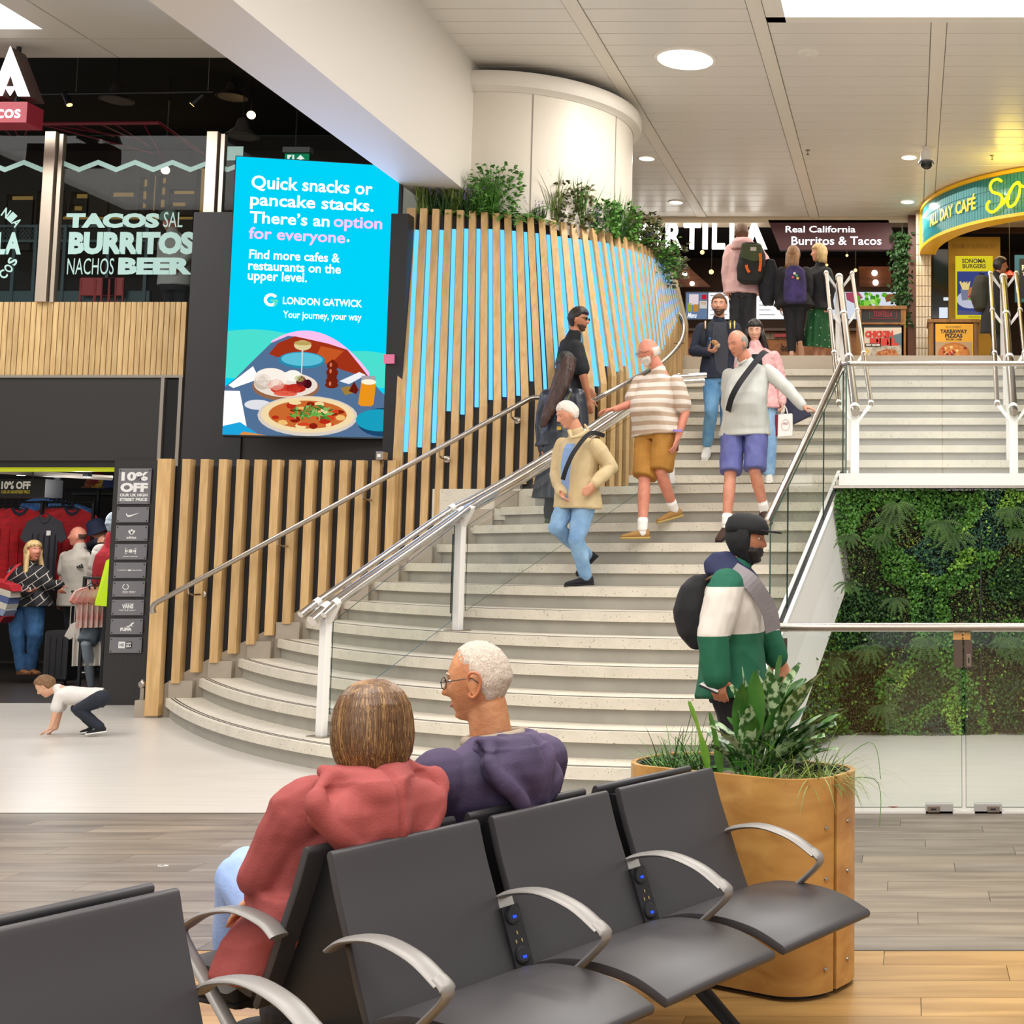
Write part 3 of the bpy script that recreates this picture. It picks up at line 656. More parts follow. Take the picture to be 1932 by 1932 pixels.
# == sloping stringer, glass and rail on the right of the lower flight
G0 = Vector((at(1590, 893, 12.0).x, 12.0, 2.22)); G1 = Vector((at(1482, 1158, 10.16).x, 10.16, 1.06)); gd = (G0 - G1) / (G0.y - G1.y)
def G(y): return G1 + gd * (y - G1.y)
gs = gd.copy(); gs.z = 0; gs.normalize(); gn = Vector((gs.y, -gs.x, 0))      # towards the right
sg_ = thing('side_balustrade', 'sloping glass balustrade with steel rail and white side beam, right of the curved steps', 'balustrade')
ya, yb = 8.62, 12.0
m = MB()
for o0, o1, z0, z1, nm, mt in ((.02, .05, -.02, .03, 'cover_strip', M_WHITEMETAL), (-.05, -.02, -.02, .03, 'cover_strip', M_WHITEMETAL)):
 m = MB(); A, B_ = G(ya), G(yb); m.prism([A + gn * o0 + Vector((0, 0, z0)), A + gn * o1 + Vector((0, 0, z0)), A + gn * o1 + Vector((0, 0, z1)), A + gn * o0 + Vector((0, 0, z1))], B_ - A); m.build(nm, mt, sg_)
m = MB(); A, B_ = G(ya), G(yb); m.prism([A + gn * .0 + Vector((0, 0, -.01)), A + gn * .02 + Vector((0, 0, -.01)), A + gn * .02 + Vector((0, 0, .018)), A - gn * .02 + Vector((0, 0, .018)), A - gn * .02 + Vector((0, 0, -.01))], B_ - A); m.build('gasket', M_BLACK, sg_)
A, B_ = G(ya), G(11.95)
m = MB(); m.prism([A + gn * .05 + Vector((0, 0, -.02)), A + gn * .1 + Vector((0, 0, -.3)), A + gn * .0 + Vector((0, 0, -.3)), A - gn * .05 + Vector((0, 0, -.02))], B_ - A); m.build('side_beam', mat('beam_grey_white', '#dddad5', .4), sg_)
m = MB(); m.prism([A + gn * .1 + Vector((0, 0, -.3)), A + gn * .15 + Vector((0, 0, -.70)), A + gn * .03 + Vector((0, 0, -.74)), A - gn * .02 + Vector((0, 0, -.3))], G(12.05) - A); m.build('soffit_beam', M_WHITEMETAL, sg_)
ys_ = [8.9, 9.62, 11.05, 12.0]
ht = .93
for y0, y1 in ((9.74, 10.2), (10.2, 11.3), (11.3, 12.0)):
 pane(sg_, [G(y0) + Vector((0, 0, .0)), G(y1), G(y1) + Vector((0, 0, ht)), G(y0) + Vector((0, 0, ht))])
m = MB(); RA = at(1446, 985, 9.72); RB = at(1589, 683, 12.0); m.tube([RA, RB, RB + Vector((.05, -.1, .0))], .026, 14); m.build('rail', M_STEEL, sg_, smooth=True)
# == glass balustrade over the green wall
SY = 11.35
zt = at(1700, 893, SY).z; zb_ = at(1700, 916, SY).z
slab = struct(MB().bbox((G0.x + .0, SY, zb_), (3.0, SY + .7, zt)).build('landing_edge_beam', M_WHITEMETAL), 'white edge beam of the stair landing over the planted wall')
MB().bbox((at(1570, 905, SY).x, SY + .02, zb_ - .02), (3.0, SY + .5, zb_)).build('trim_lip', M_STEEL, slab)
gb = thing('landing_balustrade', 'level clear glass balustrade with steel top rail over the planted green wall', 'balustrade')
rz_ = at(1700, 686, SY).z; x0 = at(1597, 686, SY).x; xs_ = [x0, at(1778, 800, SY).x, 1.45]
m = MB(); m.tube([RB, Vector((x0 - .02, SY + .1, rz_)), Vector((x0 + .03, SY, rz_)), Vector((3, SY, rz_))], .024, 14); m.build('rail', M_STEEL, gb, smooth=True)
for a_, b_ in zip(xs_, xs_[1:]): pane(gb, [(a_ + .006, SY, zt), (b_ - .006, SY, zt), (b_ - .006, SY, rz_ - .01), (a_ + .006, SY, rz_ - .01)], edge=False)
pane(gb, [G0 + Vector((0, 0, 0)), (x0, SY, zt), (x0, SY, rz_ - .01), G0 + Vector((0, 0, .9))])
# == glass gate in front of the green wall
gt = thing('glass_gate', 'frameless double glass gate with steel rail closing the space before the green wall', 'gate')
GY = 8.06; gz = at(1700, 1183, GY).z; gx0 = at(1467, 1300, GY).x; gm = at(1818, 1300, GY).x
m = MB(); m.tube([(gx0, GY - .03, gz), (3, GY - .03, gz)], .026, 14); m.build('rail', M_STEEL, gt, smooth=True)
pane(gt, [(gx0 + .01, GY, .03), (gm - .012, GY, .03), (gm - .012, GY, gz), (gx0 + .01, GY, gz)], 'glass_door'); pane(gt, [(gm + .012, GY, .03), (2.6, GY, .03), (2.6, GY, gz), (gm + .012, GY, gz)], 'glass_door')
pane(gt, [(gx0, GY + .02, .03), (gx0 - .12, GY + .9, .03), (gx0 - .12, GY + .9, gz + .02), (gx0, GY + .02, gz + .02)], 'side_pane')
def gbox(n, x0, y0, x1, y1, mt, d=.05, dd=0, par=None):
 a_ = at(x0, y1, GY); b_ = at(x1, y0, GY); return MB().bbox((a_.x, GY - d - dd, a_.z), (b_.x, GY + d - dd, b_.z)).build(n, mt, par or gt, bevel=.002)
M_BRONZE = mat('bronze_lock', '#5f5048', .35, .4)
lk = gbox('lock_case', 1800, 1208, 1816, 1260, M_BRONZE, .02); gbox('lock_case', 1819, 1208, 1834, 1260, M_BRONZE, .02)
gbox('lock_plate', 1823, 1234, 1832, 1257, mat('lock_plate', '#8a7d72', .3, .6), .005, .02, lk); gbox('keyhole', 1826.2, 1240, 1828.4, 1250, M_BLACK, .003, .027, lk)
gbox('timber_block', 1798, 1194, 1831, 1207, mat('block_timber', '#d9a35c', .5), .018)
for x in (1816, ):
 for y in (1197.5, 1204): gbox('screw', x - 1.5, y - 1.5, x + 1.5, y + 1.5, M_BLACK, .002, .02)
gbox('hinge', 1467, 1204, 1485, 1230, M_BRONZE, .02); gbox('hinge_post', 1466, 1183, 1474, 1300, M_BRONZE, .012)
for x0_, kx in ((1746, 1756), (1838, 1868)):
 fb = gbox('floor_lock', x0_, 1515, x0_ + 52, 1534, mat('satin_lock', '#b4b1ad', .45, .2), .03); gbox('lock_plate', kx - 6, 1519, kx + 17, 1531, mat('lock_plate', '#8a7d72', .3, .6), .004, .032, fb)
 gbox('keyhole', kx, 1523, kx + 10, 1526, M_BLACK, .003, .037, fb); gbox('foot', x0_ + 20, 1533, x0_ + 32, 1542, M_STEEL, .02, 0, fb)
 gbox('foot', x0_ + 34, 1534, x0_ + 50, 1541, mat('pale_stop', '#d9d8c8', .5), .02, 0, fb)
struct(MB().bbox((gx0, GY - .03, 0), (3, GY + .03, .012)).build('trim_threshold', mat('threshold', '#e6e2dc', .35)), 'pale metal threshold strip under the glass gate')
# == leaves and planting
def leafmat(name, a, b, rough=.5, vs=9, tr=0):
 m = mat(name, a, rough, col2=b, vscale=vs, spec=.5); return m
LG = [leafmat('leaf_deep', '#1c3a16', '#2f5a22'), leafmat('leaf_mid', '#33651f', '#5a8f34'), leafmat('leaf_bright', '#5f9a2e', '#93bd48'), leafmat('leaf_olive', '#3a401d', '#5f6230'), leafmat('leaf_blue', '#22483a', '#3f6f5c'), leafmat('leaf_yellow', '#8f9f34', '#b8b850')]
def leaf(m, p, d, nrm, L, w, bend=.2):
 d = d.normalized(); s = d.cross(nrm)
 if s.length < 1e-4: s = d.orthogonal()
 s.normalize(); n = s.cross(d)
 a = p; b = p + d * L * .5 + n * L * bend * .5; c = p + d * L - n * L * bend * .2
 m.add([a, b + s * w, c, b - s * w, b + n * w * .3], [(0, 1, 4), (1, 2, 4), (2, 3, 4), (3, 0, 4)])
def blade(m, p, d, L, w, droop, seg=4, twist=0):
 d = d.normalized(); s = d.cross(Vector((0, 0, 1)))
 if s.length < 1e-3: s = Vector((1, 0, 0))
 s.normalize(); A = []; B = []; q = p.copy(); dd = d.copy()
 for i in range(seg + 1):
  f = 1 - i / seg; A.append(q + s * w * (f ** .6)); B.append(q - s * w * (f ** .6)); q = q + dd * (L / seg); dd = (dd + Vector((0, 0, -droop / seg))).normalized()
 m.strip(A, B)
def frond(m, p, d, nrm, L, w, droop=.6, n=14):
 """fern frond: midrib with paired leaflets"""
 d = d.normalized(); q = p.copy(); dd = d.copy(); nrm = nrm.normalized(); mid = []
 for i in range(n + 1):
  f = i / n; s = dd.cross(nrm).normalized(); mid.append(q.copy())
  ww = w * math.sin(math.pi * (.12 + .86 * f)) ** .8
  if i:
   for sg in (-1, 1):
    t = (s * sg + dd * .35).normalized(); a = q + t * ww - nrm * ww * .15; h = L / n * .42
    m.add([q - dd * h, q + dd * h, a + dd * h * .3, a - dd * h * .3], [(0, 1, 2, 3)])
  q = q + dd * (L / n); dd = (dd + Vector((0, 0, -droop / n)) - nrm * .25 / n).normalized()
 m.tube(mid, .003, 4)
def rv(r, a=1): return Vector((r.uniform(-a, a), r.uniform(-a, a), r.uniform(-a, a)))
# -- green wall
GWY = 11.5
gw = thing('green_wall', 'planted wall of artificial dark green foliage and ferns below the landing, behind the glass gate', 'green wall')
wx0 = at(1612, 925, GWY).x; zt2 = zb_ - .03
def gw_left(z): return G(max(9.0, min(12.3, 10.16 + (z + .62 - 1.06) / gd.z))).x + .0
back = [Vector((-1.35, GWY + .12, 0)), Vector((3, GWY + .12, 0)), Vector((3, GWY + .12, zt2)), Vector((-.5, GWY + .12, zt2)), Vector((-.6, GWY + .12, 1.2))]
MB().prism(back, (0, .08, 0)).build('backing', mat('green_wall_backing', '#12200d', .9), gw)
r = random.Random(11)
patch = lambda x, z: noise.noise(Vector((x * 1.3, z * 1.3, 3))) + .35 * noise.noise(Vector((x * 3.1, z * 3.1, 9)))
bl_ = [MB() for _ in LG]
for i in range(46000):
 x = r.uniform(-1.5, 1.35); z = r.uniform(0, 1) * (zt2 + .06)
 if x < -.62 and z > 1.35 + (x + .62) * .9: continue
 nv_ = patch(x, z); nb = noise.noise(Vector((x * 2.2 + 5, z * 2.2, 1)))
 k = 0 if nv_ < -.25 else 3 if nv_ < .0 else 1 if nv_ < .25 else 0 if nb < 0 else 2 if nv_ > .42 else 1
 if nb > .33: k = 4 if nv_ > 0 else 5 if r.random() < .3 else 3
 if r.random() < .12: k = r.choice([1, 2, 3, 0])
 L = (.016 if k in (3, 5) else .032 if k in (0, 1, 2) else .02) * r.uniform(.7, 1.4); d = rv(r) + Vector((0, -.5, -.25))
 depth = .05 + .07 * (nb + .4) + r.uniform(-.03, .04)
 leaf(bl_[k], Vector((x, GWY + .06 - depth, z)), d, rv(r) + Vector((0, -1, 0)), L, L * (.3 if k != 1 else .42))
for i in range(9000):
 z = r.uniform(0, zt2 - .1); y = r.uniform(9.4, GWY); zl = G(y).z - .62
 if z > zl + .02: continue
 x = G(y).x + .08 + r.uniform(-.03, .05); k = r.choice([0, 1, 1, 2, 3, 4])
 L = .03 * r.uniform(.6, 1.4); leaf(bl_[k], Vector((x, y, z)), rv(r) + Vector((.6, -.2, -.2)), rv(r) + Vector((1, 0, 0)), L, L * .4)
for k, b in enumerate(bl_): b.build('foliage', LG[k], gw)['kind'] = 'stuff'
ferns = [(1693, 950, 1), (1680, 975, 1), (1775, 985, 1), (1800, 1010, 1), (1660, 1010, .7), (1905, 960, 1), (1925, 1000, .8), (1690, 1130, .8), (1745, 1205, 1), (1640, 1220, .9), (1600, 1100, .6), (1900, 1205, 1), (1930, 1225, .8), (1665, 1365, .8), (1570, 1245, .9), (1600, 1010, .7), (1500, 1260, .7)]
for px, py, sc_ in ferns:
 yy = GWY - .12 if px > 1600 else 11.0; c = at(px, py, yy); c.z = max(.25, c.z)
 m = MB()
 for j in range(9):
  a = math.radians(-20 + j * 27 + r.uniform(-9, 9)); d = Vector((math.cos(a) * 1.0, -.45, -math.sin(a) * .8))
  frond(m, c, d, Vector((0, -1, .35)), r.uniform(.15, .24) * sc_, .022 * sc_, 1.1, 12)
 m.build('fern', leafmat('fern_green', '#223c14', '#48682a', .75), gw)
for px in (1850,):
 p = at(px, 1000, GWY - .05); MB().box((p.x, GWY - .03, 1.1), (.012, .02, 1.9)).build('panel_joint', M_BLACK, gw)
# -- planting on top of the lit wall: individual tufts
r = random.Random(5)
LAV = mat('lavender_flower', '#8a7fb8', .7)
def tuft(kind, c, sc, label):
 nm = {'grass': 'grass_tuft', 'fern': 'fern_plant', 'lavender': 'lavender_plant', 'bush': 'leafy_plant', 'trail': 'trailing_plant'}[kind]
 t = thing(nm, label, 'plant', 'plants on top of the lit wall', loc=c); m = MB(); O = Vector((0, 0, 0))
 if kind == 'grass':
  for j in range(120):
   a = r.uniform(0, 6.28); e = r.uniform(.05, .5); blade(m, O + rv(r, .05) * sc + Vector((0, 0, .03)), Vector((math.cos(a) * e, math.sin(a) * e, 1)), sc * r.uniform(.22, .46), .009, r.uniform(.1, .9))
  m.build('blades', LG[1] if r.random() < .5 else leafmat('grass_olive', '#4a6424', '#8a9c4c'), t)
 if kind == 'lavender':
  f = MB()
  for j in range(110):
   a = r.uniform(0, 6.28); e = r.uniform(.1, .8); d = Vector((math.cos(a) * e, math.sin(a) * e, 1)); L = sc * r.uniform(.12, .24); blade(m, O + rv(r, .06) * sc, d, L, .008, .4, 3)
   if j % 4 == 0:
    tip = O + d.normalized() * (L + .03)
    for q in range(6): leaf(f, tip + d.normalized() * .012 * q, rv(r), rv(r), .016, .007)
  m.build('leaves', LG[0], t); f.build('flowers', LAV, t)
 if kind == 'fern':
  for j in range(11):
   a = j * 2.4; frond(m, O, Vector((math.cos(a), math.sin(a) - .3, r.uniform(.3, 1.2))), Vector((0, -.3, 1)), sc * r.uniform(.28, .4), .045 * sc, 1.0, 12)
  m.build('fronds', LG[1], t)
 if kind in ('bush', 'trail'):
  for j in range(420):
   a = r.uniform(0, 6.28); q = r.uniform(0, 1) ** .5 * .16 * sc; z = r.uniform(0, .36 if kind == 'bush' else .18) * sc
   p = Vector((math.cos(a) * q, math.sin(a) * q, z))
   if kind == 'trail': p += Vector((.1 * sc * r.random(), -.05, -.2 * sc * r.random()))
   L = .062 * r.uniform(.6, 1.3); leaf(m, p, Vector((math.cos(a), math.sin(a), r.uniform(-.4, .6))), rv(r) + Vector((0, -.5, 1)), L, L * .4)
  for j in range(8): m.tube([O, O + Vector((r.uniform(-.1, .1), r.uniform(-.1, .1), .3)) * sc], .004, 4)
  m.build('leaves', LG[r.choice([1, 1, 3, 0])], t)
row = [(790, 'grass', .75), (820, 'lavender', 1.1), (845, 'grass', .8), (872, 'lavender', 1), (897, 'grass', .6), (925, 'bush', 1.15), (918, 'grass', .95), (950, 'fern', .9), (985, 'fern', 1), (1012, 'lavender', .8), (1040, 'grass', 1.0), (1068, 'bush', 1), (1085, 'grass', 1.0), (1110, 'lavender', .8), (1130, 'bush', .8), (1152, 'grass', .9), (1165, 'lavender', .7), (1182, 'bush', .9), (1195, 'grass', .9), (1208, 'fern', .8), (1222, 'bush', .9), (1238, 'trail', 1.1), (1248, 'trail', 1.2), (1255, 'fern', .7), (905, 'fern', .6), (860, 'fern', .5), (1228, 'lavender', .7)]
ordn = ['', 'first', 'second', 'third', 'fourth', 'fifth', 'sixth', 'seventh', 'eighth', 'ninth', 'tenth']; cnt = {}
words_ = {'grass': 'upright tuft of artificial grass', 'lavender': 'low lavender plant with violet spikes', 'fern': 'arching green fern', 'bush': 'bushy leafy plant', 'trail': 'leafy plant trailing down'}
for px, kd, sc_ in row:
 u = 0
 best = min((abs(1715 + 2540 * curve(TC, i / 200).x / (curve(TC, i / 200).y * CT + 3.5 * ST) - px), i / 200) for i in range(190)); c = curve(TC, best[1]); c = c + Vector((-.08 if best[1] > .55 else 0, .13, 0)); c.z = 4.93
 lab = f"{words_[kd]} on the lit wall " + ('at its end by the screen' if px < 860 else 'left of the drum column joint' if px < 1000 else 'in front of the drum column' if px < 1120 else 'just right of the column front' if px < 1190 else 'at its rounded right end')
 cnt[kd] = cnt.get(kd, 0) + 1; o_ = ordn[cnt[kd]]
 lab = f'{words_[kd]} on the lit wall, {o_} such plant from the screen'
 tuft(kd, c, sc_ * 1.3, lab)
# == sports shop front (left)
FY = 13.75
def fb(m, x0, y0, x1, y1, Y=FY, d=.04):
 """box on a frontal plane, measured from the photograph's verticals at their mid height"""
 ym = (y0 + y1) / 2; a = at(x0, ym, Y).x; b = at(x1, ym, Y).x; zt_ = at((x0 + x1) / 2, y0, Y).z; zb = at((x0 + x1) / 2, y1, Y).z
 return m.bbox((a, Y, zb), (b, Y + d, zt_))
def zy(y, Y=FY): return at(500, y, Y).z
sf = thing('shop_facade', 'dark sports shop front with perforated black panels and oak slat cladding above it', 'shop front')
zc0, zc1 = zy(708), zy(570)
xr = at(351, 640, FY).x; w = .0575
m = MB(); m.bbox((-16, FY + .02, zc0), (xr, FY + .1, zc1)); m.build('cladding_back', mat('cladding_back_brown', '#4a3018', .8), sf)  # dark brown board behind the slats
lib = MB().bbox((0, 0, zc0), (w * .88, .03, zc1)).mesh('cladding_slat', M_OAK2, bevel=.002)
for i in range(38): link('cladding_slat', lib, sf, (xr - (i + 1) * w, FY - .012, 0))
M_ALU = mat('aluminium_trim', '#a89f94', .35, .6)
xw = -14
MB().bbox((xw, FY - .02, zy(713)), (xr, FY + .04, zy(708))).build('trim_rail', M_ALU, sf)
M_PERF = mat('perforated_metal', '#221f1f', .5)
nt = M_PERF.node_tree; tc = nt.nodes.new('ShaderNodeTexCoord'); mp = nt.nodes.new('ShaderNodeMapping'); mp.inputs['Scale'].default_value = (22, 22, 38); nt.links.new(tc.outputs['Object'], mp.inputs[0])
vv = nt.nodes.new('ShaderNodeTexVoronoi'); vv.inputs['Scale'].default_value = 1; vv.inputs['Randomness'].default_value = 0.0; nt.links.new(mp.outputs[0], vv.inputs['Vector'])
rr_ = nt.nodes.new('ShaderNodeValToRGB'); rr_.color_ramp.elements[0].position = .3; rr_.color_ramp.elements[1].position = .45; rr_.color_ramp.elements[0].color = srgb('#0d0c0d'); rr_.color_ramp.elements[1].color = srgb('#2c2929')
nt.links.new(vv.outputs['Distance'], rr_.inputs[0]); nt.links.new(rr_.outputs[0], nt.nodes['Principled BSDF'].inputs['Base Color'])
xp = at(303, 790, FY).x
MB().bbox((xw, FY, zy(869)), (xp, FY + .06, zy(713))).build('perforated_panel', M_PERF, sf)
m = MB(); MB().bbox((xp, FY - .03, zy(900)), (xp + .035, FY + .05, zy(713))).build('frame_post', M_ALU, sf); MB().bbox((xr - .035, FY - .03, zy(900)), (xr, FY + .05, zy(713))).build('frame_post', M_ALU, sf)
MB().bbox((xp + .03, FY, 0), (xr - .02, FY + .03, zy(716))).build('dark_glass', mat('dark_glazing', '#0e0d0d', .15), sf)
xo = at(208, 1100, FY).x; xe = at(296, 1100, FY).x - .0
MB().bbox((xw, FY + .02, zy(881)), (xo, FY + .2, zy(868))).build('lintel', mat('lintel_black', '#151314', .5), sf)
M_NEON = mat('neon_yellow_band', '#b8c21c', .4, emit='#a8b010', estr=.5)
MB().bbox((xw, FY + .06, zy(889)), (xo, FY + .1, zy(881))).build('yellow_band', M_NEON, sf)
MB().bbox((xo, FY - .04, 0), (xe + .03, FY + .3, zy(869))).build('pillar_panel', M_PERF, sf)
bo = thing('door_stop_post', 'short steel tube post on the floor between the shop pillar and the first oak slat', 'post')
p = atz(268, 1352, 0); m = MB(); m.tube([p, p + Vector((0, 0, .30))], .028, 14); m.build('tube', M_STEEL, bo, smooth=True)
m = MB(); m.lathe([(.07, 0), (.07, .01), (.03, .015)], p, 20); m.build('base', M_STEEL, bo); m = MB(); m.ball(p + Vector((0, -.01, .3)), .042); m.build('cap', M_STEEL, bo, smooth=True)
# -- plaques on the pillar
M_PLQ = mat('grey_plaque', '#77757a', .4); M_PLW = mat('plaque_white', '#efeeec', .5)
PYP = FY - .045; x_pl = at(250, 1000, PYP).x - .0
def plaque(label, zc, h, w=.325):
 t = thing('brand_plaque', label, 'plaque', 'grey plaques on the shop pillar', loc=(x_pl, PYP, zc))
 MB().bbox((-w / 2, -.012, -h / 2), (w / 2, 0, h / 2)).build('plate', M_PLQ, t, bevel=.004)
 m = MB()
 for sx in (-1, 1):
  for sz in (-1, 1):
   b = MB(); b.lathe([(.006, 0), (.006, .004), (.003, .006)], (sx * (w / 2 - .018), -.012, sz * (h / 2 - .018)), 10, axis=(0, -1, 0)); b.build('bolt', M_BLACK, t)
 return t
def ptext(t, s, x0, x1, z0, z1, bold=.03, shear=0, mt=None, y=-.0135):
 m = MB(); letters(m, s, (x0, y, z0), (x1, y, z0), (0, 0, z1 - z0), bold=bold, shear=shear); return m.build('lettering', mt or M_PLW, t)
def pshape(t, polys, name='emblem', mt=None, y=-.0135):
 m = MB()
 for P in polys: m.add([(a, y, b) for a, b in P], [tuple(range(len(P)))])
 return m.build(name, mt or M_PLW, t)
def pxz(y): return at(250, y, PYP).z
t = plaque('large plaque reading 10% OFF at the top of the shop pillar', (pxz(884) + pxz(951)) / 2, pxz(884) - pxz(951), .335)
ptext(t, '10%', -.135, .135, .055, .145, .05); ptext(t, 'OFF', -.14, .14, -.06, .035, .06); ptext(t, 'OUR UK HIGH', -.14, .14, -.105, -.075, .04); ptext(t, 'STREET PRICE', -.14, .14, -.15, -.12, .04)
ph = pxz(957) - pxz(986)
zcs = [pxz(y + 14.6) for y in (956.7, 991.5, 1026.6, 1061.5, 1096.6, 1131.7, 1167.4, 1202.5)]
t = plaque('small plaque with a white tick-shaped swoosh', zcs[0], ph)
pshape(t, [[(-.07, .005), (-.055, -.018), (-.03, -.022), (.075, .022), (-.02, -.002), (-.045, -.006), (-.055, .0), (-.06, .018)]])
t = plaque('small plaque with a white three-leaf emblem', zcs[1], ph)
P = []
for a in (90, 38, 142):
 ca, sa = math.cos(math.radians(a)), math.sin(math.radians(a)); P.append([(0 + ca * u - sa * v, .0 + sa * u + ca * v) for u, v in ((0, -.006), (.02, -.014), (.035, -.01), (.045, 0), (.035, .01), (.02, .014), (0, .006))])
pshape(t, P + [[(-.022, -.006), (.022, -.006), (.022, -.003), (-.022, -.003)], [(-.018, -.013), (.018, -.013), (.018, -.010), (-.018, -.010)]]); ptext(t, 'adidas', -.05, .05, -.055, -.028, .02)
t = plaque('small plaque with two interlocked white arcs over tiny lettering', zcs[2], ph)
n = 14; up_ = [(-.05 + .1 * i / n, .022 - .03 * math.sin(math.pi * i / n)) for i in range(n + 1)]
arcp = lambda s: [(x, s * (.03 - .032 * math.sin(math.pi * (x + .05) / .1)) + .008) for x in [(-.05 + .1 * i / n) for i in range(n + 1)]]
P = []
for s in (1, -1):
 a = arcp(s); b = [(x, y - s * .014) for x, y in a]; P += [[a[i], a[i + 1], b[i + 1], b[i]] for i in range(n)]
P += [[(-.055, .04), (-.038, .036), (-.038, -.02), (-.055, -.024)], [(.055, .04), (.038, .036), (.038, -.02), (.055, -.024)]]
pshape(t, P); ptext(t, 'UNDER ARMOUR', -.075, .075, -.052, -.042, .03)
t = plaque('small plaque with one thin widely spaced line of lettering around a flag', zcs[3], ph); ptext(t, 'TOMMY', -.125, -.022, -.006, .008, .0); ptext(t, 'HILFIGER', .024, .125, -.006, .008, .0)
pshape(t, [[(-.015, -.006), (.015, -.006), (.015, .008), (-.015, .008)]])
t = plaque('small plaque with a white laurel wreath', zcs[4], ph)
P = []
for i in range(13):
 a = math.radians(-60 - 240 * i / 12 + 0); a = math.radians(120 + 300 * i / 12); cx, cy = -.03 + .028 * math.cos(a), .022 + .026 * math.sin(a); P.append([(cx - .007, cy), (cx, cy + .006), (cx + .007, cy), (cx, cy - .006)])
pshape(t, P); ptext(t, 'FRED PERRY', -.06, .075, -.042, -.02, .0)
t = plaque('small plaque with a bold four-letter word above tiny quoted print', zcs[5], ph); ptext(t, 'VANS', -.055, .06, -.01, .035, .05); ptext(t, '"OFF THE WALL"', -.085, .085, -.034, -.02, .02); pshape(t, [[(-.03, .036), (.062, .036), (.062, .04), (-.03, .04)]])
t = plaque('small plaque with a leaping cat above a bold word', zcs[6], ph); ptext(t, 'PUMA', -.06, .055, -.045, -.01, .08)
pshape(t, [[(-.01, -.005), (.03, .012), (.05, .035), (.075, .045), (.072, .03), (.056, .02), (.06, -.005), (.045, .008), (.02, -.006)], [(.02, -.006), (.03, -.004), (.038, -.016)]])
t = plaque('small lowest plaque with two joined square emblems', zcs[7], ph); pshape(t, [[(-.07, -.03), (-.002, -.03), (-.002, .035), (-.07, .035)]]); pshape(t, [[(.004, -.03), (.068, -.03), (.068, .035), (.004, .035)]], mt=M_BLACK, y=-.0134)
ptext(t, 'NE', -.058, -.014, -.012, .016, .03, mt=M_PLQ, y=-.0145); ptext(t, 'NEW', .01, .062, .006, .028, .04, y=-.0145); ptext(t, 'ERA', .01, .062, -.022, .0, .04, y=-.0145)
# == sports shop interior
struct(MB().bbox((-16, 19.5, 0), (-7.0, 19.7, 3.4)).build('wall_shop_back', mat('shop_back', '#16120f', .8)), 'dark back wall of the sports shop')
struct(MB().bbox((-7.35, 14.0, 0), (-7.2, 19.5, 3.4)).build('wall_shop_side', mat('shop_back', '#16120f', .8)), 'side wall of the sports shop')
struct(MB().bbox((-16, 13.95, 3.2), (-7.0, 19.5, 3.35)).build('ceiling_shop', mat('shop_ceiling', '#191716', .7)), 'dark low ceiling of the sports shop')
t = thing('hanging_sign', 'dark hanging shop sign reading 10% OFF with yellow small print', 'sign')
IY = 14.35
m = MB(); fb(m, -60, 904, 85, 938, IY, .3); m.build('board', mat('sign_black', '#100f12', .6), t)
def itext(t, s, x0, y0, x1, y1, Y, mt, bold=.03, name='lettering', shear=0):
 a = at(x0, y1, Y); b = at(x1, y1, Y); h = at(x0, y0, Y).z - a.z; m = MB(); letters(m, s, (a.x, Y, a.z), (b.x, Y, a.z), (0, 0, h), bold=bold, shear=shear); return m.build(name, mt, t)
M_WTXT = mat('white_print', '#f0eee8', .5); M_YTXT = mat('yellow_print', '#c9b42c', .5)
itext(t, '10% OFF', 2, 908, 57, 923, IY - .004, M_WTXT, .05); itext(t, 'OUR UK HIGHSTREET PRICE', 2, 925, 56, 931, IY - .004, M_YTXT, .03)
m = MB();
for px in (-20, 62):
 a = at(px, 904, IY + .1); m.tube([a, Vector((a.x, a.y, 3.2))], .006, 6)
m.build('wires', M_BLACK, t)['kind'] = 'stuff'
M_RED = mat('red_jersey', '#b8101c', .7, var=.25, vscale=9, stretch=(1, 1, 2.5)); M_BLUE = mat('blue_jersey', '#2c63b8', .6, col2='#78b0e0', vscale=16); M_GREY = mat('charcoal_polo', '#35333a', .8); M_WH = mat('white_jersey', '#d8d2c8', .7)
M_ORFL = mat('flame_jersey', '#c8402c', .7, col2='#d8d2c8', vscale=7)
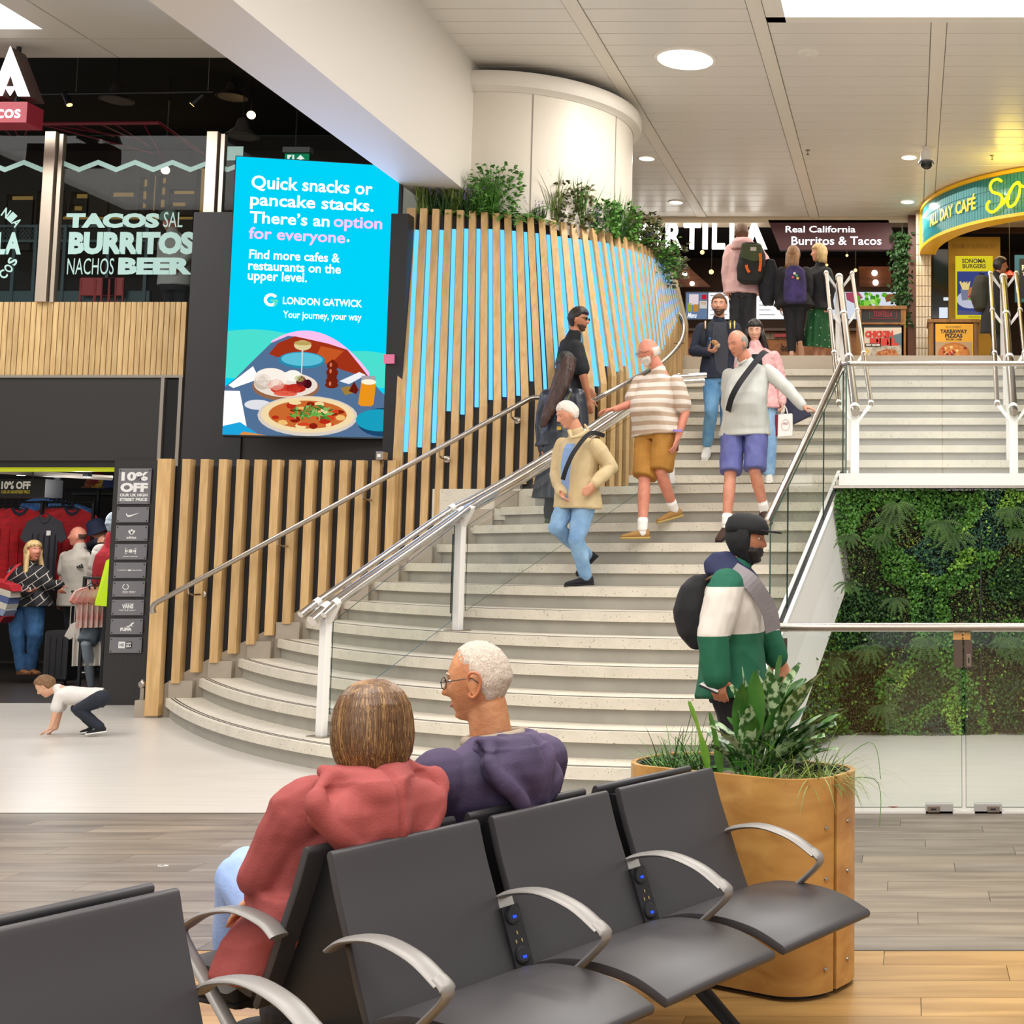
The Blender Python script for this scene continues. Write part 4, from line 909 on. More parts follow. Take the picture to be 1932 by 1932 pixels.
def shirt(label, c, w, h, rz, mt, group, collar='#1a1a2a', crest=None, name='hanging_shirt'):
 t = thing(name, label, 'shirt', group, loc=c, rz=rz); m = MB(); n = 9; F_ = []; B_ = []
 prof = [(-.5, 0), (-.42, 0), (-.38, .9), (-.5, .62), (-.62, .68), (-.42, .98), (-.15, 1.03)]
 L = [(-.36, 0), (-.38, .62), (-.47, .58), (-.62, .66), (-.46, .92), (-.14, 1.02), (0, .97), (.14, 1.02), (.46, .92), (.62, .66), (.47, .58), (.38, .62), (.36, 0)]
 rr = random.Random(int(c[0] * 1000));
 fr_ = [Vector((a * w, -.03 - .015 * rr.random(), (b - 1) * h)) for a, b in L]; bk = [Vector((p.x, .03, p.z)) for p in fr_]
 m.add(fr_ + bk, [tuple(range(len(L)))[::-1], tuple(range(len(L), 2 * len(L)))] + [(i, (i + 1) % len(L), len(L) + (i + 1) % len(L), len(L) + i) for i in range(len(L))])
 for k in range(5):
  x = (-.3 + .15 * k) * w; m.add([(x - .02, -.045, -h), (x + .02, -.045, -h), (x + .012, -.04, -h * .25), (x, -.066, -h * .3), (x, -.075, -h)], [(0, 4, 3), (4, 1, 2, 3)])
 m.build('cloth', mt, t)
 m = MB(); m.strip([Vector((a * w, -.055, b)) for a, b in ((-.15, .01), (-.08, -.06), (0, -.085), (.08, -.06), (.15, .01))], [Vector((a * w, -.055, b)) for a, b in ((-.11, .025), (-.05, -.03), (0, -.045), (.05, -.03), (.11, .025))]); m.build('collar', mat('collar_' + collar[1:], collar, .7), t)
 if crest: MB().bbox((.12 * w - .02, -.055, -h * .3), (.12 * w + .025, -.05, -h * .3 + .06)).build('crest', mat('crest', crest, .5), t)
 m = MB(); m.tube([(-.2 * w, 0, .0), (0, 0, .05), (.2 * w, 0, .0)], .006, 6); m.tube([(0, 0, .05), (0, 0, .09), (.02, 0, .11), (0, 0, .13)], .003, 5); m.build('hanger', M_BLACK, t)
 return t
def rack(label, x0, x1, z, y, stand=True):
 t = thing('clothes_rail', label, 'clothes rail'); m = MB(); m.tube([(x0, y, z), (x1, y, z)], .014, 8); m.build('rail', M_BLACK, t)
 for x in (x0, x1): MB().bbox((x - .015, y + .0, 0), (x + .015, y + .03, z + .02)).build('upright', M_BLACK, t)
RA_, RB_, RC_ = 17.3, 17.6, 18.2
zr = at(30, 962, RA_).z
rack('black rail of red jerseys at the left of the shop', at(-120, 960, RA_).x, at(78, 960, RA_).x, zr + .1, RA_)
for i in range(9):
 x = at(-70 + i * 15, 960, RA_).x; shirt(f'red patterned football jersey on the left rail, {ordn[i + 1]} from the left end' if i != 5 else 'red jersey with a white three-lion crest, left rail', (x, RA_ - .02 * i, zr), .68, .9, .9 if i != 5 else .15, M_RED, 'red jerseys on the left rail', crest='#e8e4e0' if i == 5 else None)
p = at(85, 975, 16.9); shirt('charcoal polo shirt with a yellow crest between the red jerseys', (p.x, 16.9, p.z), .40, .78, .5, M_GREY, None, '#2c2a30', '#b89030')
zr2 = at(110, 962, RB_).z
rack('black rail of red jerseys at the middle of the shop', at(85, 960, RB_).x, at(175, 960, RB_).x, zr2 + .1, RB_)
for i in range(7): shirt(f'red patterned football jersey on the middle rail, {ordn[i + 1]} from its left', (at(97 + i * 8, 960, RB_).x, RB_ - .02 * i, zr2), .64, 1.02, .75, M_RED, 'red jerseys on the middle rail')
zr3 = at(120, 938, RC_).z
rack('high black rail of light blue jerseys at the back', at(85, 930, RC_).x, at(185, 930, RC_).x, zr3 + .1, RC_)
for i in range(7): shirt(f'light blue patterned jersey on the high rail, {ordn[i + 1]} from its left' if i < 6 else 'light blue jersey with a dark collar facing out, end of the high rail', (at(92 + i * 10, 938, RC_).x, RC_ - .03 * i, zr3 - .02 * i), .64, .86, .8 if i < 6 else -.2, M_BLUE, 'light blue jerseys' if i < 6 else None, '#16182c', '#c8d0dc' if i == 6 else None)
zr4 = at(160, 1108, 15.0).z
for i in range(4): shirt(f'white and red flame-patterned jersey on the low rail, {ordn[i + 1]} from its left', (at(172 + i * 7, 1108, 15.0).x, 15.0 + .03 * i, zr4), .34, .44, .9, M_ORFL, 'flame-patterned jerseys', '#1c1c1c')
rack('low black rail of white jerseys beside the mannequin', at(158, 1105, 15.0).x, at(200, 1105, 15.0).x, zr4 + .1, 15.0)
for i in range(2): shirt(f'{["left", "right"][i]} long white shirt hanging below the flame-patterned jerseys', (at(164 + i * 12, 1165, 15.1).x, 15.12, at(152, 1170, 15.1).z), .34, .5, .3, M_WH, 'white shirts below', '#2a2a2a')
t = thing('shelving', 'dark metal shelving unit at the back right of the shop', 'shelving')
for yy_ in (935, 1000, 1060): MB().bbox((at(150, yy_, 18.8).x, 18.6, at(150, yy_, 18.8).z), (-7.4, 19.1, at(150, yy_, 18.8).z + .03)).build('shelf', M_BLACK, t)
for x in (-9.1, -7.5): MB().bbox((x, 19.05, 0), (x + .04, 19.1, 3)).build('upright', M_BLACK, t)
for i, (px, py, c) in enumerate(((178, 920, '#8a4a20'), (196, 920, '#b8902c'), (186, 912, '#7a1420'), (206, 922, '#2c3a6a'))):
 p = at(px, py, 18.7); t = thing('sports_cap', f"{['brown', 'gold', 'dark red', 'navy'][i]} sports cap on the shelf at the back of the shop", 'cap', loc=p)
 m = MB(); m.lathe([(.12, 0), (.12, .05), (.1, .11), (.05, .15), (0.001, .16)], (0, 0, 0), 16); m.build('crown', mat('cap' + c, c, .7), t, smooth=True)
 MB().prism([(-.1, -.08, .0), (-.06, -.2, -.01), (.06, -.2, -.01), (.1, -.08, .0)], (0, 0, .012)).build('peak', mat('cap' + c, c, .7), t)
MB_ = MB
for px, py in ((108, 914), (40, 893), (165, 896)):
 p = at(px, py, 15.6 if px == 108 else 14.6); t = thing('shop_spotlight', f"{'bright' if px == 108 else 'small'} spotlight under the dark shop ceiling, {'behind' if px == 108 else 'left of' if px == 40 else 'right of'} the 10% sign", 'spotlight', loc=p)
 MB().lathe([(.03, .1), (.045, 0), (.045, -.02)], (0, 0, 0), 14).build('body', M_BLACK, t); MB().lathe([(.04, -.022), (.04, -.024)], (0, 0, 0), 14).build('lens', glow('spot_lens', '#ffffff', 8), t)
 l = bpy.data.lights.new('shop_spot', 'POINT'); l.energy = 14; l.shadow_soft_size = .08; o = bpy.data.objects.new('shop_spot', l); o.location = p + Vector((0, -.1, -.15)); COL.objects.link(o)
area('shop_fill_light', (-9.5, 15.2, 3.15), 3.2, .5, 60)  # added lamp that brightens the shop interior, no fitting there
m = MB();
t = thing('ceiling_track', 'pale metal ceiling track above the shop rails', 'track')
m = MB(); a = at(-20, 888, 14.2); b = at(212, 902, 15.0); m.tube([a, b], .03, 6); m.build('rail', M_ALU, t)
# == restaurant above the sports shop
M_RPOST = mat('brushed_aluminium', '#cdbfae', .3, .6)
gr = thing('restaurant_glazing', 'tall clear glass screen with steel posts and pale green lettering above the oak cladding', 'glazing')
zg0, zg1 = zy(571), zy(256)
M_RG = glass('restaurant_glass', (.84, .9, .9), .015)
for x0, x1, x2, x3 in ((92, 114, 116, 121), (396, 418, 420, 427)):
 fb(m := MB(), x0 - 3, 252, x1 - 3, 571, FY - .05, .09); a = at(x0, 252, FY).x;
 mm = MB().bbox((at(x0, 252, FY).x, FY - .06, zg0), (at(x0, 252, FY).x + .115, FY + .05, zg1 + .03)); mm.build('post', M_RPOST, gr, bevel=.004)
 MB().bbox((at(x0, 252, FY).x + .135, FY - .03, zg0), (at(x0, 252, FY).x + .175, FY + .03, zg1 + .01)).build('post', M_RPOST, gr)
xsg = [at(-300, 256, FY).x, at(90, 256, FY).x, at(121, 256, FY).x, at(394, 256, FY).x, at(428, 256, FY).x, -5.0]
for i in (0, 2, 4): pane(gr, [(xsg[i], FY, zg0), (xsg[i + 1], FY, zg0), (xsg[i + 1], FY, zg1), (xsg[i], FY, zg1)], mt=M_RG)
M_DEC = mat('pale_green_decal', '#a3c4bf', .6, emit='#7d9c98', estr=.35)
def zig(x0, x1, ph=0):
 A, B = [], []; x = x0; per = at(255 + 35, 315, FY).x - at(255, 315, FY).x; s = (x0 - at(150, 320, FY).x) / per
 n0 = math.floor((x0 - at(150, 320, FY).x) / per); pts = []
 k = n0
 while True:
  xx = at(150, 320, FY).x + k * per
  if xx > x1 + per: break
  pts.append((xx, zy(320.5) if k % 2 == 0 else zy(306.5))); k += 1
 def f(x):
  for (a, za), (b, zb) in zip(pts, pts[1:]):
   if a <= x <= b: return za + (zb - za) * (x - a) / (b - a)
  return pts[0][1]
 xs = sorted([x0, x1] + [p[0] for p in pts if x0 < p[0] < x1]); h = zy(306) - zy(315.5)
 m = MB(); m.strip([Vector((x, FY - .006, f(x) + h / 2)) for x in xs], [Vector((x, FY - .006, f(x) - h / 2)) for x in xs]); m.build('zigzag_decal', M_DEC, gr)
zig(at(-60, 315, FY).x, at(86, 315, FY).x); zig(at(121, 315, FY).x, at(391, 315, FY).x); zig(at(425, 315, FY).x, at(470, 315, FY).x)
def dtext(s, x0, y0, x1, y1, bold=.03): return itext(gr, s, x0, y0, x1, y1, FY - .006, M_DEC, bold)
dtext('TACOS', 124, 402, 300, 430, .06); dtext('SAL', 308, 400, 344, 429, .0); dtext('BURRITOS', 128, 437, 366, 480, .06); dtext('NACHOS', 126, 487, 214, 518, .0); dtext('BEER', 222, 486, 362, 518, .06)
dtext('LA', -8, 438, 39, 480, .05)
def arc_text(s, cx, cy, R, a0, a1, h):
 for i, ch in enumerate(s):
  a = math.radians(a0 + (a1 - a0) * i / max(1, len(s) - 1)); c = at(cx + R * math.sin(a), cy - R * math.cos(a), FY - .006); u = Vector((math.cos(a), 0, -math.sin(a))); v = Vector((math.sin(a), 0, math.cos(a)))
  m = MB(); letters(m, ch, c - u * h * .35 - v * h / 2, c + u * h * .35 - v * h / 2, v * h, bold=.03); m.build('lettering', M_DEC, gr)
arc_text('NIA', -30, 468, 78, 32, 52, .1)
arc_text('SOC', -34, 470, 62, 112, 140, -.1)
MB().bbox((at(430, 277, FY).x, FY - .01, zy(303)), (at(460, 277, FY).x, FY - .005, zy(277))).build('pale_square_decal', M_DEC, gr)
M_RD = mat('restaurant_dark', '#0a0908', .8)
rb = struct(MB().bbox((-16, 19.6, UPZ), (-5, 19.8, 7.6)).build('wall_restaurant_back', mat('restaurant_wall', '#1d1a15', .8)), 'dark back wall of the restaurant')
struct(MB().bbox((-16, 13.45, 7.5), (-5.08, 19.8, 7.6)).build('ceiling_restaurant', M_RD), 'black open ceiling of the restaurant')
struct(MB().bbox((-5.1, 14.7, UPZ), (-4.98, 19.8, 7.6)).build('wall_restaurant_side', M_RD), 'dark side wall of the restaurant')
struct(MB().bbox((-16, 13.44, 6.62), (-5.1, 13.5, 7.6)).build('wall_restaurant_header', M_RD), 'header between hall ceiling and restaurant')
lt = thing('lattice_partition', 'dark lattice partition with warm lit yellow openings at the back of the restaurant', 'partition')
LY = 18.2
MB().bbox((at(-60, 300, LY).x, LY + .6, at(0, 470, LY + .6).z), (at(372, 300, LY).x, LY + .65, at(0, 318, LY + .6).z)).build('warm_wall', mat('warm_lit_wall', '#bd9c58', .7, emit='#b08c48', estr=.35), lt)  # wall's own emission stands in for warm lamplight on it
op = [(16, 366, 66, 377), (74, 361, 83, 383), (118, 360, 126, 383), (138, 362, 168, 374), (207, 359, 255, 371), (265, 334, 279, 352), (300, 331, 314, 346), (264, 357, 278, 376), (299, 350, 313, 367), (322, 356, 369, 366), (264, 380, 277, 392), (298, 373, 312, 391), (321, 378, 351, 389), (284, 327, 295, 398), (117, 385, 124, 400), (135, 385, 156, 397), (74, 388, 83, 396), (114, 405, 366, 414)]
import itertools
xs_l = sorted({a for o_ in op for a in (o_[0], o_[2])} | {-60, 372}); ys_l = sorted({a for o_ in op for a in (o_[1], o_[3])} | {316, 472})
m = MB()
for x0, x1 in zip(xs_l, xs_l[1:]):
 y0 = None
 for ya_, yb_ in zip(ys_l, ys_l[1:]):
  xc, yc = (x0 + x1) / 2, (ya_ + yb_) / 2; opened = any(o_[0] < xc < o_[2] and o_[1] < yc < o_[3] for o_ in op)
  if opened:
   if y0 is not None: m.bbox((at(x0, y0, LY).x, LY, at(0, ya_, LY).z), (at(x1, y0, LY).x, LY + .12, at(0, y0, LY).z)); y0 = None
  elif y0 is None: y0 = ya_
 if y0 is not None: m.bbox((at(x0, y0, LY).x, LY, at(0, 472, LY).z), (at(x1, y0, LY).x, LY + .12, at(0, y0, LY).z))
m.build('lattice', mat('lattice_dark', '#221d16', .7), lt)
tb = thing('bar_counter', 'dark teal bar counter with mesh rail behind the restaurant glass', 'counter')
TY = 15.6; M_TEAL = mat('teal_paint', '#33494d', .5)
for y0, y1 in ((424, 429), (452, 457), (549, 571)): MB().bbox((at(-80, 0, TY).x - .4, TY, at(0, y1, TY).z), (at(285, 500, TY).x, TY + .06, at(0, y0, TY).z)).build('rail', M_TEAL, tb)
for px in (-20, 22, 62, 117, 200, 272): MB().bbox((at(px, 500, TY).x, TY - .01, UPZ), (at(px + 6, 500, TY).x, TY + .05, at(0, 424, TY).z)).build('post', M_TEAL, tb)
m = MB()
x = at(-60, 440, TY).x
while x < at(118, 440, TY).x:
 z0_, z1_ = at(0, 452, TY).z, at(0, 429, TY).z
 m.box((x, TY + .02, (z0_ + z1_) / 2), (.006, .006, (z1_ - z0_) * 1.35), Matrix.Rotation(.7, 3, 'Y')); m.box((x, TY + .03, (z0_ + z1_) / 2), (.006, .006, (z1_ - z0_) * 1.35), Matrix.Rotation(-.7, 3, 'Y')); x += .045
m.build('wire_mesh', M_TEAL, tb)['kind'] = 'stuff'
MB().bbox((at(112, 520, 16).x, 16.2, UPZ), (at(280, 520, 16).x, 16.8, UPZ + .5)).build('body', mat('teal_dark', '#27383b', .6), tb)
for i, px in enumerate((131, 160, 172, 186)):
 p = at(px, 548, 15.2); t = thing('red_chair', f'slim red metal cafe chair behind the glass, {["first", "second", "third", "fourth"][i]} from the left post', 'chair', loc=(p.x, 15.25, UPZ)); MR = mat('red_metal', '#a82c30', .45)
 for sx in (-1, 1):
  m = MB(); m.tube([(sx * .02 - (.03 if i == 0 else 0), 0, 0), (sx * .02, 0, .45)], .012, 6); m.build('leg', MR, t)
  m = MB(); m.tube([(sx * .09, .3, 0), (sx * .08, .28, .8)], .012, 6); m.build('back_post', MR, t)
 MB().bbox((-.1, -.02, .43), (.1, .3, .46)).build('seat', MR, t, bevel=.01); MB().bbox((-.09, .28, .6), (.09, .3, .82)).build('backrest', MR, t, bevel=.01)
for i, (px, py, r_, s_) in enumerate(((312, 321, .05, 8), (474, 217, .05, 8))):
 p = at(px, py, 16.5); t = thing('globe_lamp', ['warm round bulb glowing above the green lettering', 'warm round bulb high in the dark ceiling by the beam'][i], 'lamp', loc=p)
 m = MB(); m.ball((0, 0, 0), .05); m.build('bulb', glow('bulb_warm', '#ffd78a', 9), t, smooth=True); m = MB(); m.tube([(0, 0, .04), (0, 0, 7.5 - p.z)], .006, 6); m.build('cable', M_BLACK, t)
for i, (px, py, Y_) in enumerate(((457, 257, 15.2), (220, 190, 15.5), (437, 184, 16.5))):
 p = at(px, py, Y_); t = thing('pendant_lamp', ['grey cone pendant lamp just above the exit sign', 'black dome pendant in the dark ceiling left of the beam', 'dim brass dome pendant under the beam edge'][i], 'lamp', loc=p)
 m = MB(); m.lathe([(.02, .22), (.05, .2), (.08, .1), (.15, .03), (.19, 0), (.18, -.005)], (0, 0, 0), 24, cap=False); m.build('shade', mat('pendant_grey', '#5b5450', .4), t, smooth=True)
 MB().lathe([(.16, .004), (.16, .0)], (0, 0, 0), 20).build('diffuser', mat('pendant_inside', '#7d746c', .6), t); m = MB(); m.tube([(0, 0, .2), (0, 0, 7.5 - p.z)], .006, 6); m.build('cable', M_BLACK, t)
for i, (px, py, a) in enumerate(((130, 195, .45), (365, 195, -.75))):
 p = at(px, py, 14.6); t = thing('track_spotlight', ['black cylinder spotlight tilted down right on the ceiling track', 'black cylinder spotlight tilted down left on the ceiling track'][i], 'spotlight', loc=p)
 d = Vector((math.sin(a), -.1, -math.cos(a))); m = MB(); m.lathe([(.035, -.14), (.035, .02)], (0, 0, 0), 16, axis=d); m.build('body', mat('spot_black', '#23252b', .4), t, smooth=True); MB().lathe([(.03, .021), (.03, .024)], (0, 0, 0), 16, axis=d).build('lens', glow('spot_amber', '#ffd27a', 3), t)
t = thing('light_track', 'thin black lighting track hung in the dark restaurant ceiling', 'track'); m = MB(); m.tube([at(60, 178, 14.6), at(403, 173, 14.6)], .015, 6); m.build('rail', mat('track_dark', '#24262c', .4), t)
m = MB();
for px in (143, 392): a = at(px, 176, 14.6); m = MB(); m.tube([a, Vector((a.x, a.y, 7.5))], .004, 4); m.build('wire', M_ALU, t)
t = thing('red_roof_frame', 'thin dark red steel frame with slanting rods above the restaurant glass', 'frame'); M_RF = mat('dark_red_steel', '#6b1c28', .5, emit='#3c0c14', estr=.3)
a = at(-40, 235, 14.9); b = at(301, 232, 14.9); m = MB(); m.tube([a, b], .022, 6); m.build('front_bar', M_RF, t); m = MB(); m.tube([b, at(420, 318, 16.5)], .018, 6); m.build('end_bar', M_RF, t)
for x0, x1, y1 in ((0, 22, 258), (22, 35, 258), (55, 46, 258), (78, 290, 290), (140, 215, 258), (190, 240, 258), (217, 280, 275), (272, 310, 305), (90, 260, 262)):
 m = MB(); m.tube([at(x0, 235, 14.9), at(x1, y1, 15.6)], .009, 5); m.build('rod', M_RF, t)
AY = 12.95
t = thing('restaurant_sign', 'illuminated white letter A over a dark red sign ending in cos, hung from the ceiling', 'sign')
p = at(35, 105, AY + .2); m = MB(); m.tube([p, Vector((p.x, p.y, CEIL))], .022, 8); m.build('hanger', M_BLACK, t)
p2 = at(30, 192, AY + .2); m = MB(); m.tube([p2, p], .02, 8); m.build('hanger', M_BLACK, t)
M_SW = glow('sign_white', '#ffffff', 3.0); M_MAR = mat('maroon_sign', '#8c2634', .5, emit='#7a1e2c', estr=.25)
def A_(px, py, Y=AY): return at(px, py, Y)
outer = [(19, 87), (55, 181), (34, 181), (27, 172), (18, 181), (10, 170), (0, 181), (-20, 181)]
m = MB()
Aparts = [[(19, 87), (55, 181), (33, 181), (28, 169), (19, 139), (10, 162), (3, 180), (-17, 180)], [(8, 163), (29, 163), (18, 180)]]
for P in Aparts: m.prism([A_(*q) for q in P], (0, .012, 0))
m.build('letter_face', M_SW, t)
m = MB(); m.prism([A_(*q) + Vector((.0, .02, 0)) for q in Aparts[0]], (.0, .22, 0)); m.build('letter_side', mat('letter_side', '#5a4642', .5), t)
m = MB(); a = A_(-120, 231); b = A_(52, 192); m.bbox((a.x, AY, a.z), (b.x, AY + .25, b.z)); m.build('red_box', M_MAR, t)
itext(t, 'cos', -7, 206, 38, 223, AY - .005, M_SW, .015)
t = thing('exit_sign', 'green and white emergency exit sign above the screen with running figure and arrow', 'sign')
EY_ = 14.9; m = MB(); fb(m, 537, 290, 581, 310, EY_, .03); m.build('panel', glow('exit_green', '#0f8a5c', .8), t)
m = MB(); m.add([at(542, 292, EY_ - .003), at(555, 292, EY_ - .003), at(555, 307, EY_ - .003), at(542, 307, EY_ - .003)], [(0, 1, 2, 3)]); m.build('white_door', glow('exit_white', '#eefcf4', 1), t)
m = MB(); m.add([at(x, y, EY_ - .004) for x, y in ((567, 292), (575, 300), (570, 300), (570, 307), (564, 307), (564, 300), (559, 300))], [tuple(range(7))]); m.build('arrow', glow('exit_white', '#eefcf4', 1), t)
m = MB();
for P in (((547, 296), (552, 295), (551, 300), (546, 301)), ((546, 301), (543, 306), (545, 307), (549, 301)), ((549, 300), (553, 305), (554, 304), (551, 299)), ((549, 293), (552, 293), (552, 295), (549, 295))): m.add([at(x, y, EY_ - .005) for x, y in P], [(0, 1, 2, 3)])
m.build('running_figure', glow('exit_green', '#0f8a5c', .8), t)
m = MB(); q_ = at(558, 277, EY_ + .05); m.tube([q_, Vector((q_.x, q_.y, 7.5))], .01, 6); m.build('rod', M_BLACK, t)
m = MB(); fb(m, 533, 277, 584, 287, EY_, .1); m.build('housing', mat('exit_housing', '#6c6c6e', .5), t)
area('restaurant_glow', (-10, 17.2, 7.2), 3, 2, 10, (1, .75, .45))
# == restaurant and cafe on the upper level
UY = 20.35
struct(MB().bbox((-5, 23.5, UPZ), (6, 23.7, 7.2)).build('wall_upper_back', mat('upper_back_wall', '#2a1509', .6, col2='#432410', vscale=2, stretch=(.3, 1, 4)), None), 'dark timber back wall of the burrito restaurant')
struct(MB().bbox((-5, 20.3, 6.75), (6, 23.6, 6.85)).build('ceiling_upper', M_RD), 'black ceiling of the upper level restaurants')
struct(MB().bbox((-5.1, 16.6, UPZ), (-4.98, 23.6, 7.2)).build('wall_upper_side', M_RD), 'dark side wall behind the drum column')
struct(MB().bbox((5.9, 14, 0), (6.0, 23.6, 7.2)).build('wall_right', mat('right_wall', '#8a6a3a', .7)), 'wall far to the right of the cafe')
def fbox(n, par, x0, y0, x1, y1, Y, mt, d=.05, bev=0):
 a = at(x0, y1, Y); b = at(x1, y0, Y); return MB().bbox((a.x, Y, a.z), (b.x, Y + d, b.z)).build(n, mt, par, bevel=bev)
def fpoly(n, par, pts, Y, mt, d=.0):
 m = MB(); P = [at(x, y, Y) for x, y in pts]
 if d: m.prism(P, (0, d, 0))
 else: m.add(P, [tuple(range(len(P)))])
 return m.build(n, mt, par)
M_LIT = glow('lit_letters', '#fffaf0', 3.0)
t = thing('restaurant_sign', 'illuminated white capital letters in front of the dark restaurant above the stairs', 'sign')
SG = 20.05
def lt3(s, x0, x1, y0=418, y1=469, bold=.03, mt=M_LIT, Y=SG, dep=.06):
 a = at(x0, y1, Y); b = at(x1, y1, Y); h = at(x0, y0, Y).z - a.z; m = MB(); letters(m, s, (a.x, Y, a.z), (b.x, Y, a.z), (0, 0, h), bold=bold, depth=dep, nrm=(0, -1, 0)); return m.build('letter', mt, t)
for s, x0, x1 in (('T', 1166, 1200), ('O', 1202, 1246), ('R', 1255, 1286), ('T', 1289, 1320), ('I', 1325, 1334), ('L', 1343, 1367), ('L', 1376, 1399)): lt3(s, x0, x1)
fpoly('letter', t, [(1398, 469), (1420, 418), (1426, 418), (1447, 469), (1433, 469), (1423, 443), (1413, 469)], SG, M_LIT, .06)
fpoly('letter', t, [(1414, 462), (1432, 462), (1423, 470)], SG - .005, M_LIT, .05)
MB().bbox((at(1150, 412, SG).x, SG + .1, CEIL - .03), (at(1450, 412, SG).x, SG + .13, CEIL)).build('rail', M_BLACK, t)
t = thing('restaurant_sign', 'dark maroon slanted sign reading Real California Burritos & Tacos in white', 'sign')
fpoly('board', t, [(1449, 415), (1676, 415), (1698, 471), (1471, 471)], 20.0, mat('maroon_board', '#4a1d24', .5), .12)
for s, x0, y0, x1, y1 in (('Real California', 1482, 426, 1614, 438.5), ('Burritos & Tacos', 1493, 446, 1663, 462)):
 a = at(x0, y1, 19.98); b = at(x1, y1, 19.98); h = at(x0, y0, 19.98).z - a.z; m = MB(); letters(m, s, (a.x, 19.985, a.z), (b.x, 19.985, a.z), (0, 0, h), bold=.015); m.build('lettering', glow('sign_print', '#ffffff', 1.3), t)
for px in (1345, 1503, 1668):
 a = at(px, 416, 20.1); m = MB(); m.tube([a, Vector((a.x, a.y, CEIL))], .02, 8); m.build('hanger', M_BLACK, t)
cn = thing('timber_canopy', 'brown timber soffit panel with small lamps inside the burrito restaurant, left part', 'canopy')
M_TC = wood('canopy_timber', '#6b3a1e', '#8a5230', .5, 'x', 2, 5)
fpoly('panel', cn, [(1258, 504), (1300, 504), (1341, 541), (1276, 541)], 22.0, M_TC, .08)
p = at(1292, 517, 21.98)
for px, py in ((1292, 517), (1306, 535)):
 q = at(px, py, 21.95); MB().lathe([(.04, 0), (.04, -.02)], q, 12, axis=(0, 1, .3)).build('lamp', M_LIT, cn)
cn = thing('timber_canopy', 'brown timber soffit panel with two lamps inside the burrito restaurant, right part', 'canopy')
fpoly('panel', cn, [(1620, 503), (1680, 503), (1682, 541), (1622, 541)], 22.0, M_TC, .08)
for px, py in ((1650, 515), (1652, 533)): MB().lathe([(.05, 0), (.05, -.02)], at(px, py, 21.95), 12, axis=(0, 1, .3)).build('lamp', M_LIT, cn)
for i, (px, py, r_) in enumerate(((1325, 476, .05), (1342, 513, .055), (1614, 510, .04), (1598, 482, .03), (1560, 500, .03))):
 p = at(px, py, 21.5); t = thing('restaurant_lamp', f'small warm lamp in the dark burrito restaurant, {["under the letters at the left", "above the left menu screen", "left of the right timber panel", "below the maroon sign", "low between the two women and the rails"][i]}', 'lamp', loc=p)
 m = MB(); m.ball((0, 0, 0), r_ * .7); m.build('bulb', glow('bulb_amber', '#ffcf7a', 3), t, smooth=True); m = MB(); m.tube([(0, 0, 0), (0, 0, 6.75 - p.z)], .008, 5); m.build('stem', M_BLACK, t)
M_WH2 = glow('menu_white', '#f2f6ff', 1.15)
SYY = 21.2
t = thing('menu_screen', 'bright menu screen left of the pink hoodie man, with food photo and white price list', 'screen')
fbox('frame', t, 1292, 550, 1383, 603, SYY, M_BLACK, .06); fbox('photo_half', t, 1294, 552, 1335, 602, SYY - .003, glow('menu_photo_blue', '#6f86a8', .8), .002); fbox('list_half', t, 1336, 552, 1381, 602, SYY - .003, M_WH2, .002)
for x0, y0, x1, y1, c in ((1300, 555, 1318, 575, '#e8d8dc'), (1297, 572, 1306, 588, '#98a83a'), (1308, 574, 1318, 588, '#c08a3a'), (1320, 568, 1334, 582, '#d8d0c4'), (1322, 570, 1332, 576, '#b8743a'), (1324, 556, 1333, 565, '#c8202c')): fbox('menu_item', t, x0, y0, x1, y1, SYY - .006, glow('menu' + c, c, .9), .002)
a = at(1297, 600, SYY); b = at(1315, 590, SYY); m = MB(); letters(m, 'Menu', (a.x, SYY - .008, a.z), (b.x, SYY - .008, a.z), (0, 0, b.z - a.z), shear=.4); m.build('lettering', M_WH2, t)
for k in range(5): fbox('menu_line', t, 1340, 557 + k * 9, 1372 - (k % 2) * 8, 558.5 + k * 9, SYY - .006, mat('menu_grey', '#9aa0a8', .6), .002)
t = thing('menu_screen', 'bright white menu screen behind the girl with the purple backpack', 'screen')
fbox('frame', t, 1425, 550, 1512, 603, SYY, M_BLACK, .06); fbox('panel', t, 1427, 552, 1510, 602, SYY - .003, M_WH2, .002)
for k in range(5): fbox('menu_line', t, 1432, 557 + k * 9, 1462 - (k % 2) * 8, 558.5 + k * 9, SYY - .006, mat('menu_grey', '#9aa0a8', .6), .002)
t = thing('menu_screen', 'food screen with green lettuce photo right of the stair handrail', 'screen')
fbox('frame', t, 1564, 549, 1694, 603, SYY, M_BLACK, .06); fbox('panel', t, 1566, 551, 1691, 602, SYY - .003, glow('menu_pale', '#d4dae6', 1), .002)
rr = random.Random(2)
for k in range(34):
 px = rr.choice([rr.uniform(1618, 1644), rr.uniform(1646, 1672)]); py = rr.uniform(553, 590); s_ = rr.uniform(3, 7); c = rr.choice(['#5fae2c', '#8ed04c', '#b8e47a', '#3f8f20'])
 fpoly('lettuce', t, [(px + s_ * math.cos(a_) * rr.uniform(.6, 1), py + s_ * math.sin(a_) * rr.uniform(.6, 1)) for a_ in [i * .7 for i in range(9)]], SYY - .006 - k * 1e-4, glow('lettuce' + c, c, .9))
fpoly('meat', t, [(1595, 552), (1620, 551), (1628, 562), (1610, 572), (1598, 566)], SYY - .005, glow('menu_meat', '#b8506a', .8)); fpoly('bowl', t, [(1668, 556), (1688, 554), (1690, 566), (1672, 570)], SYY - .0055, glow('menu_bowl', '#8a5a34', .8))
ct = thing('service_counter', 'timber service counter with grey brick front under the menu screens', 'counter')
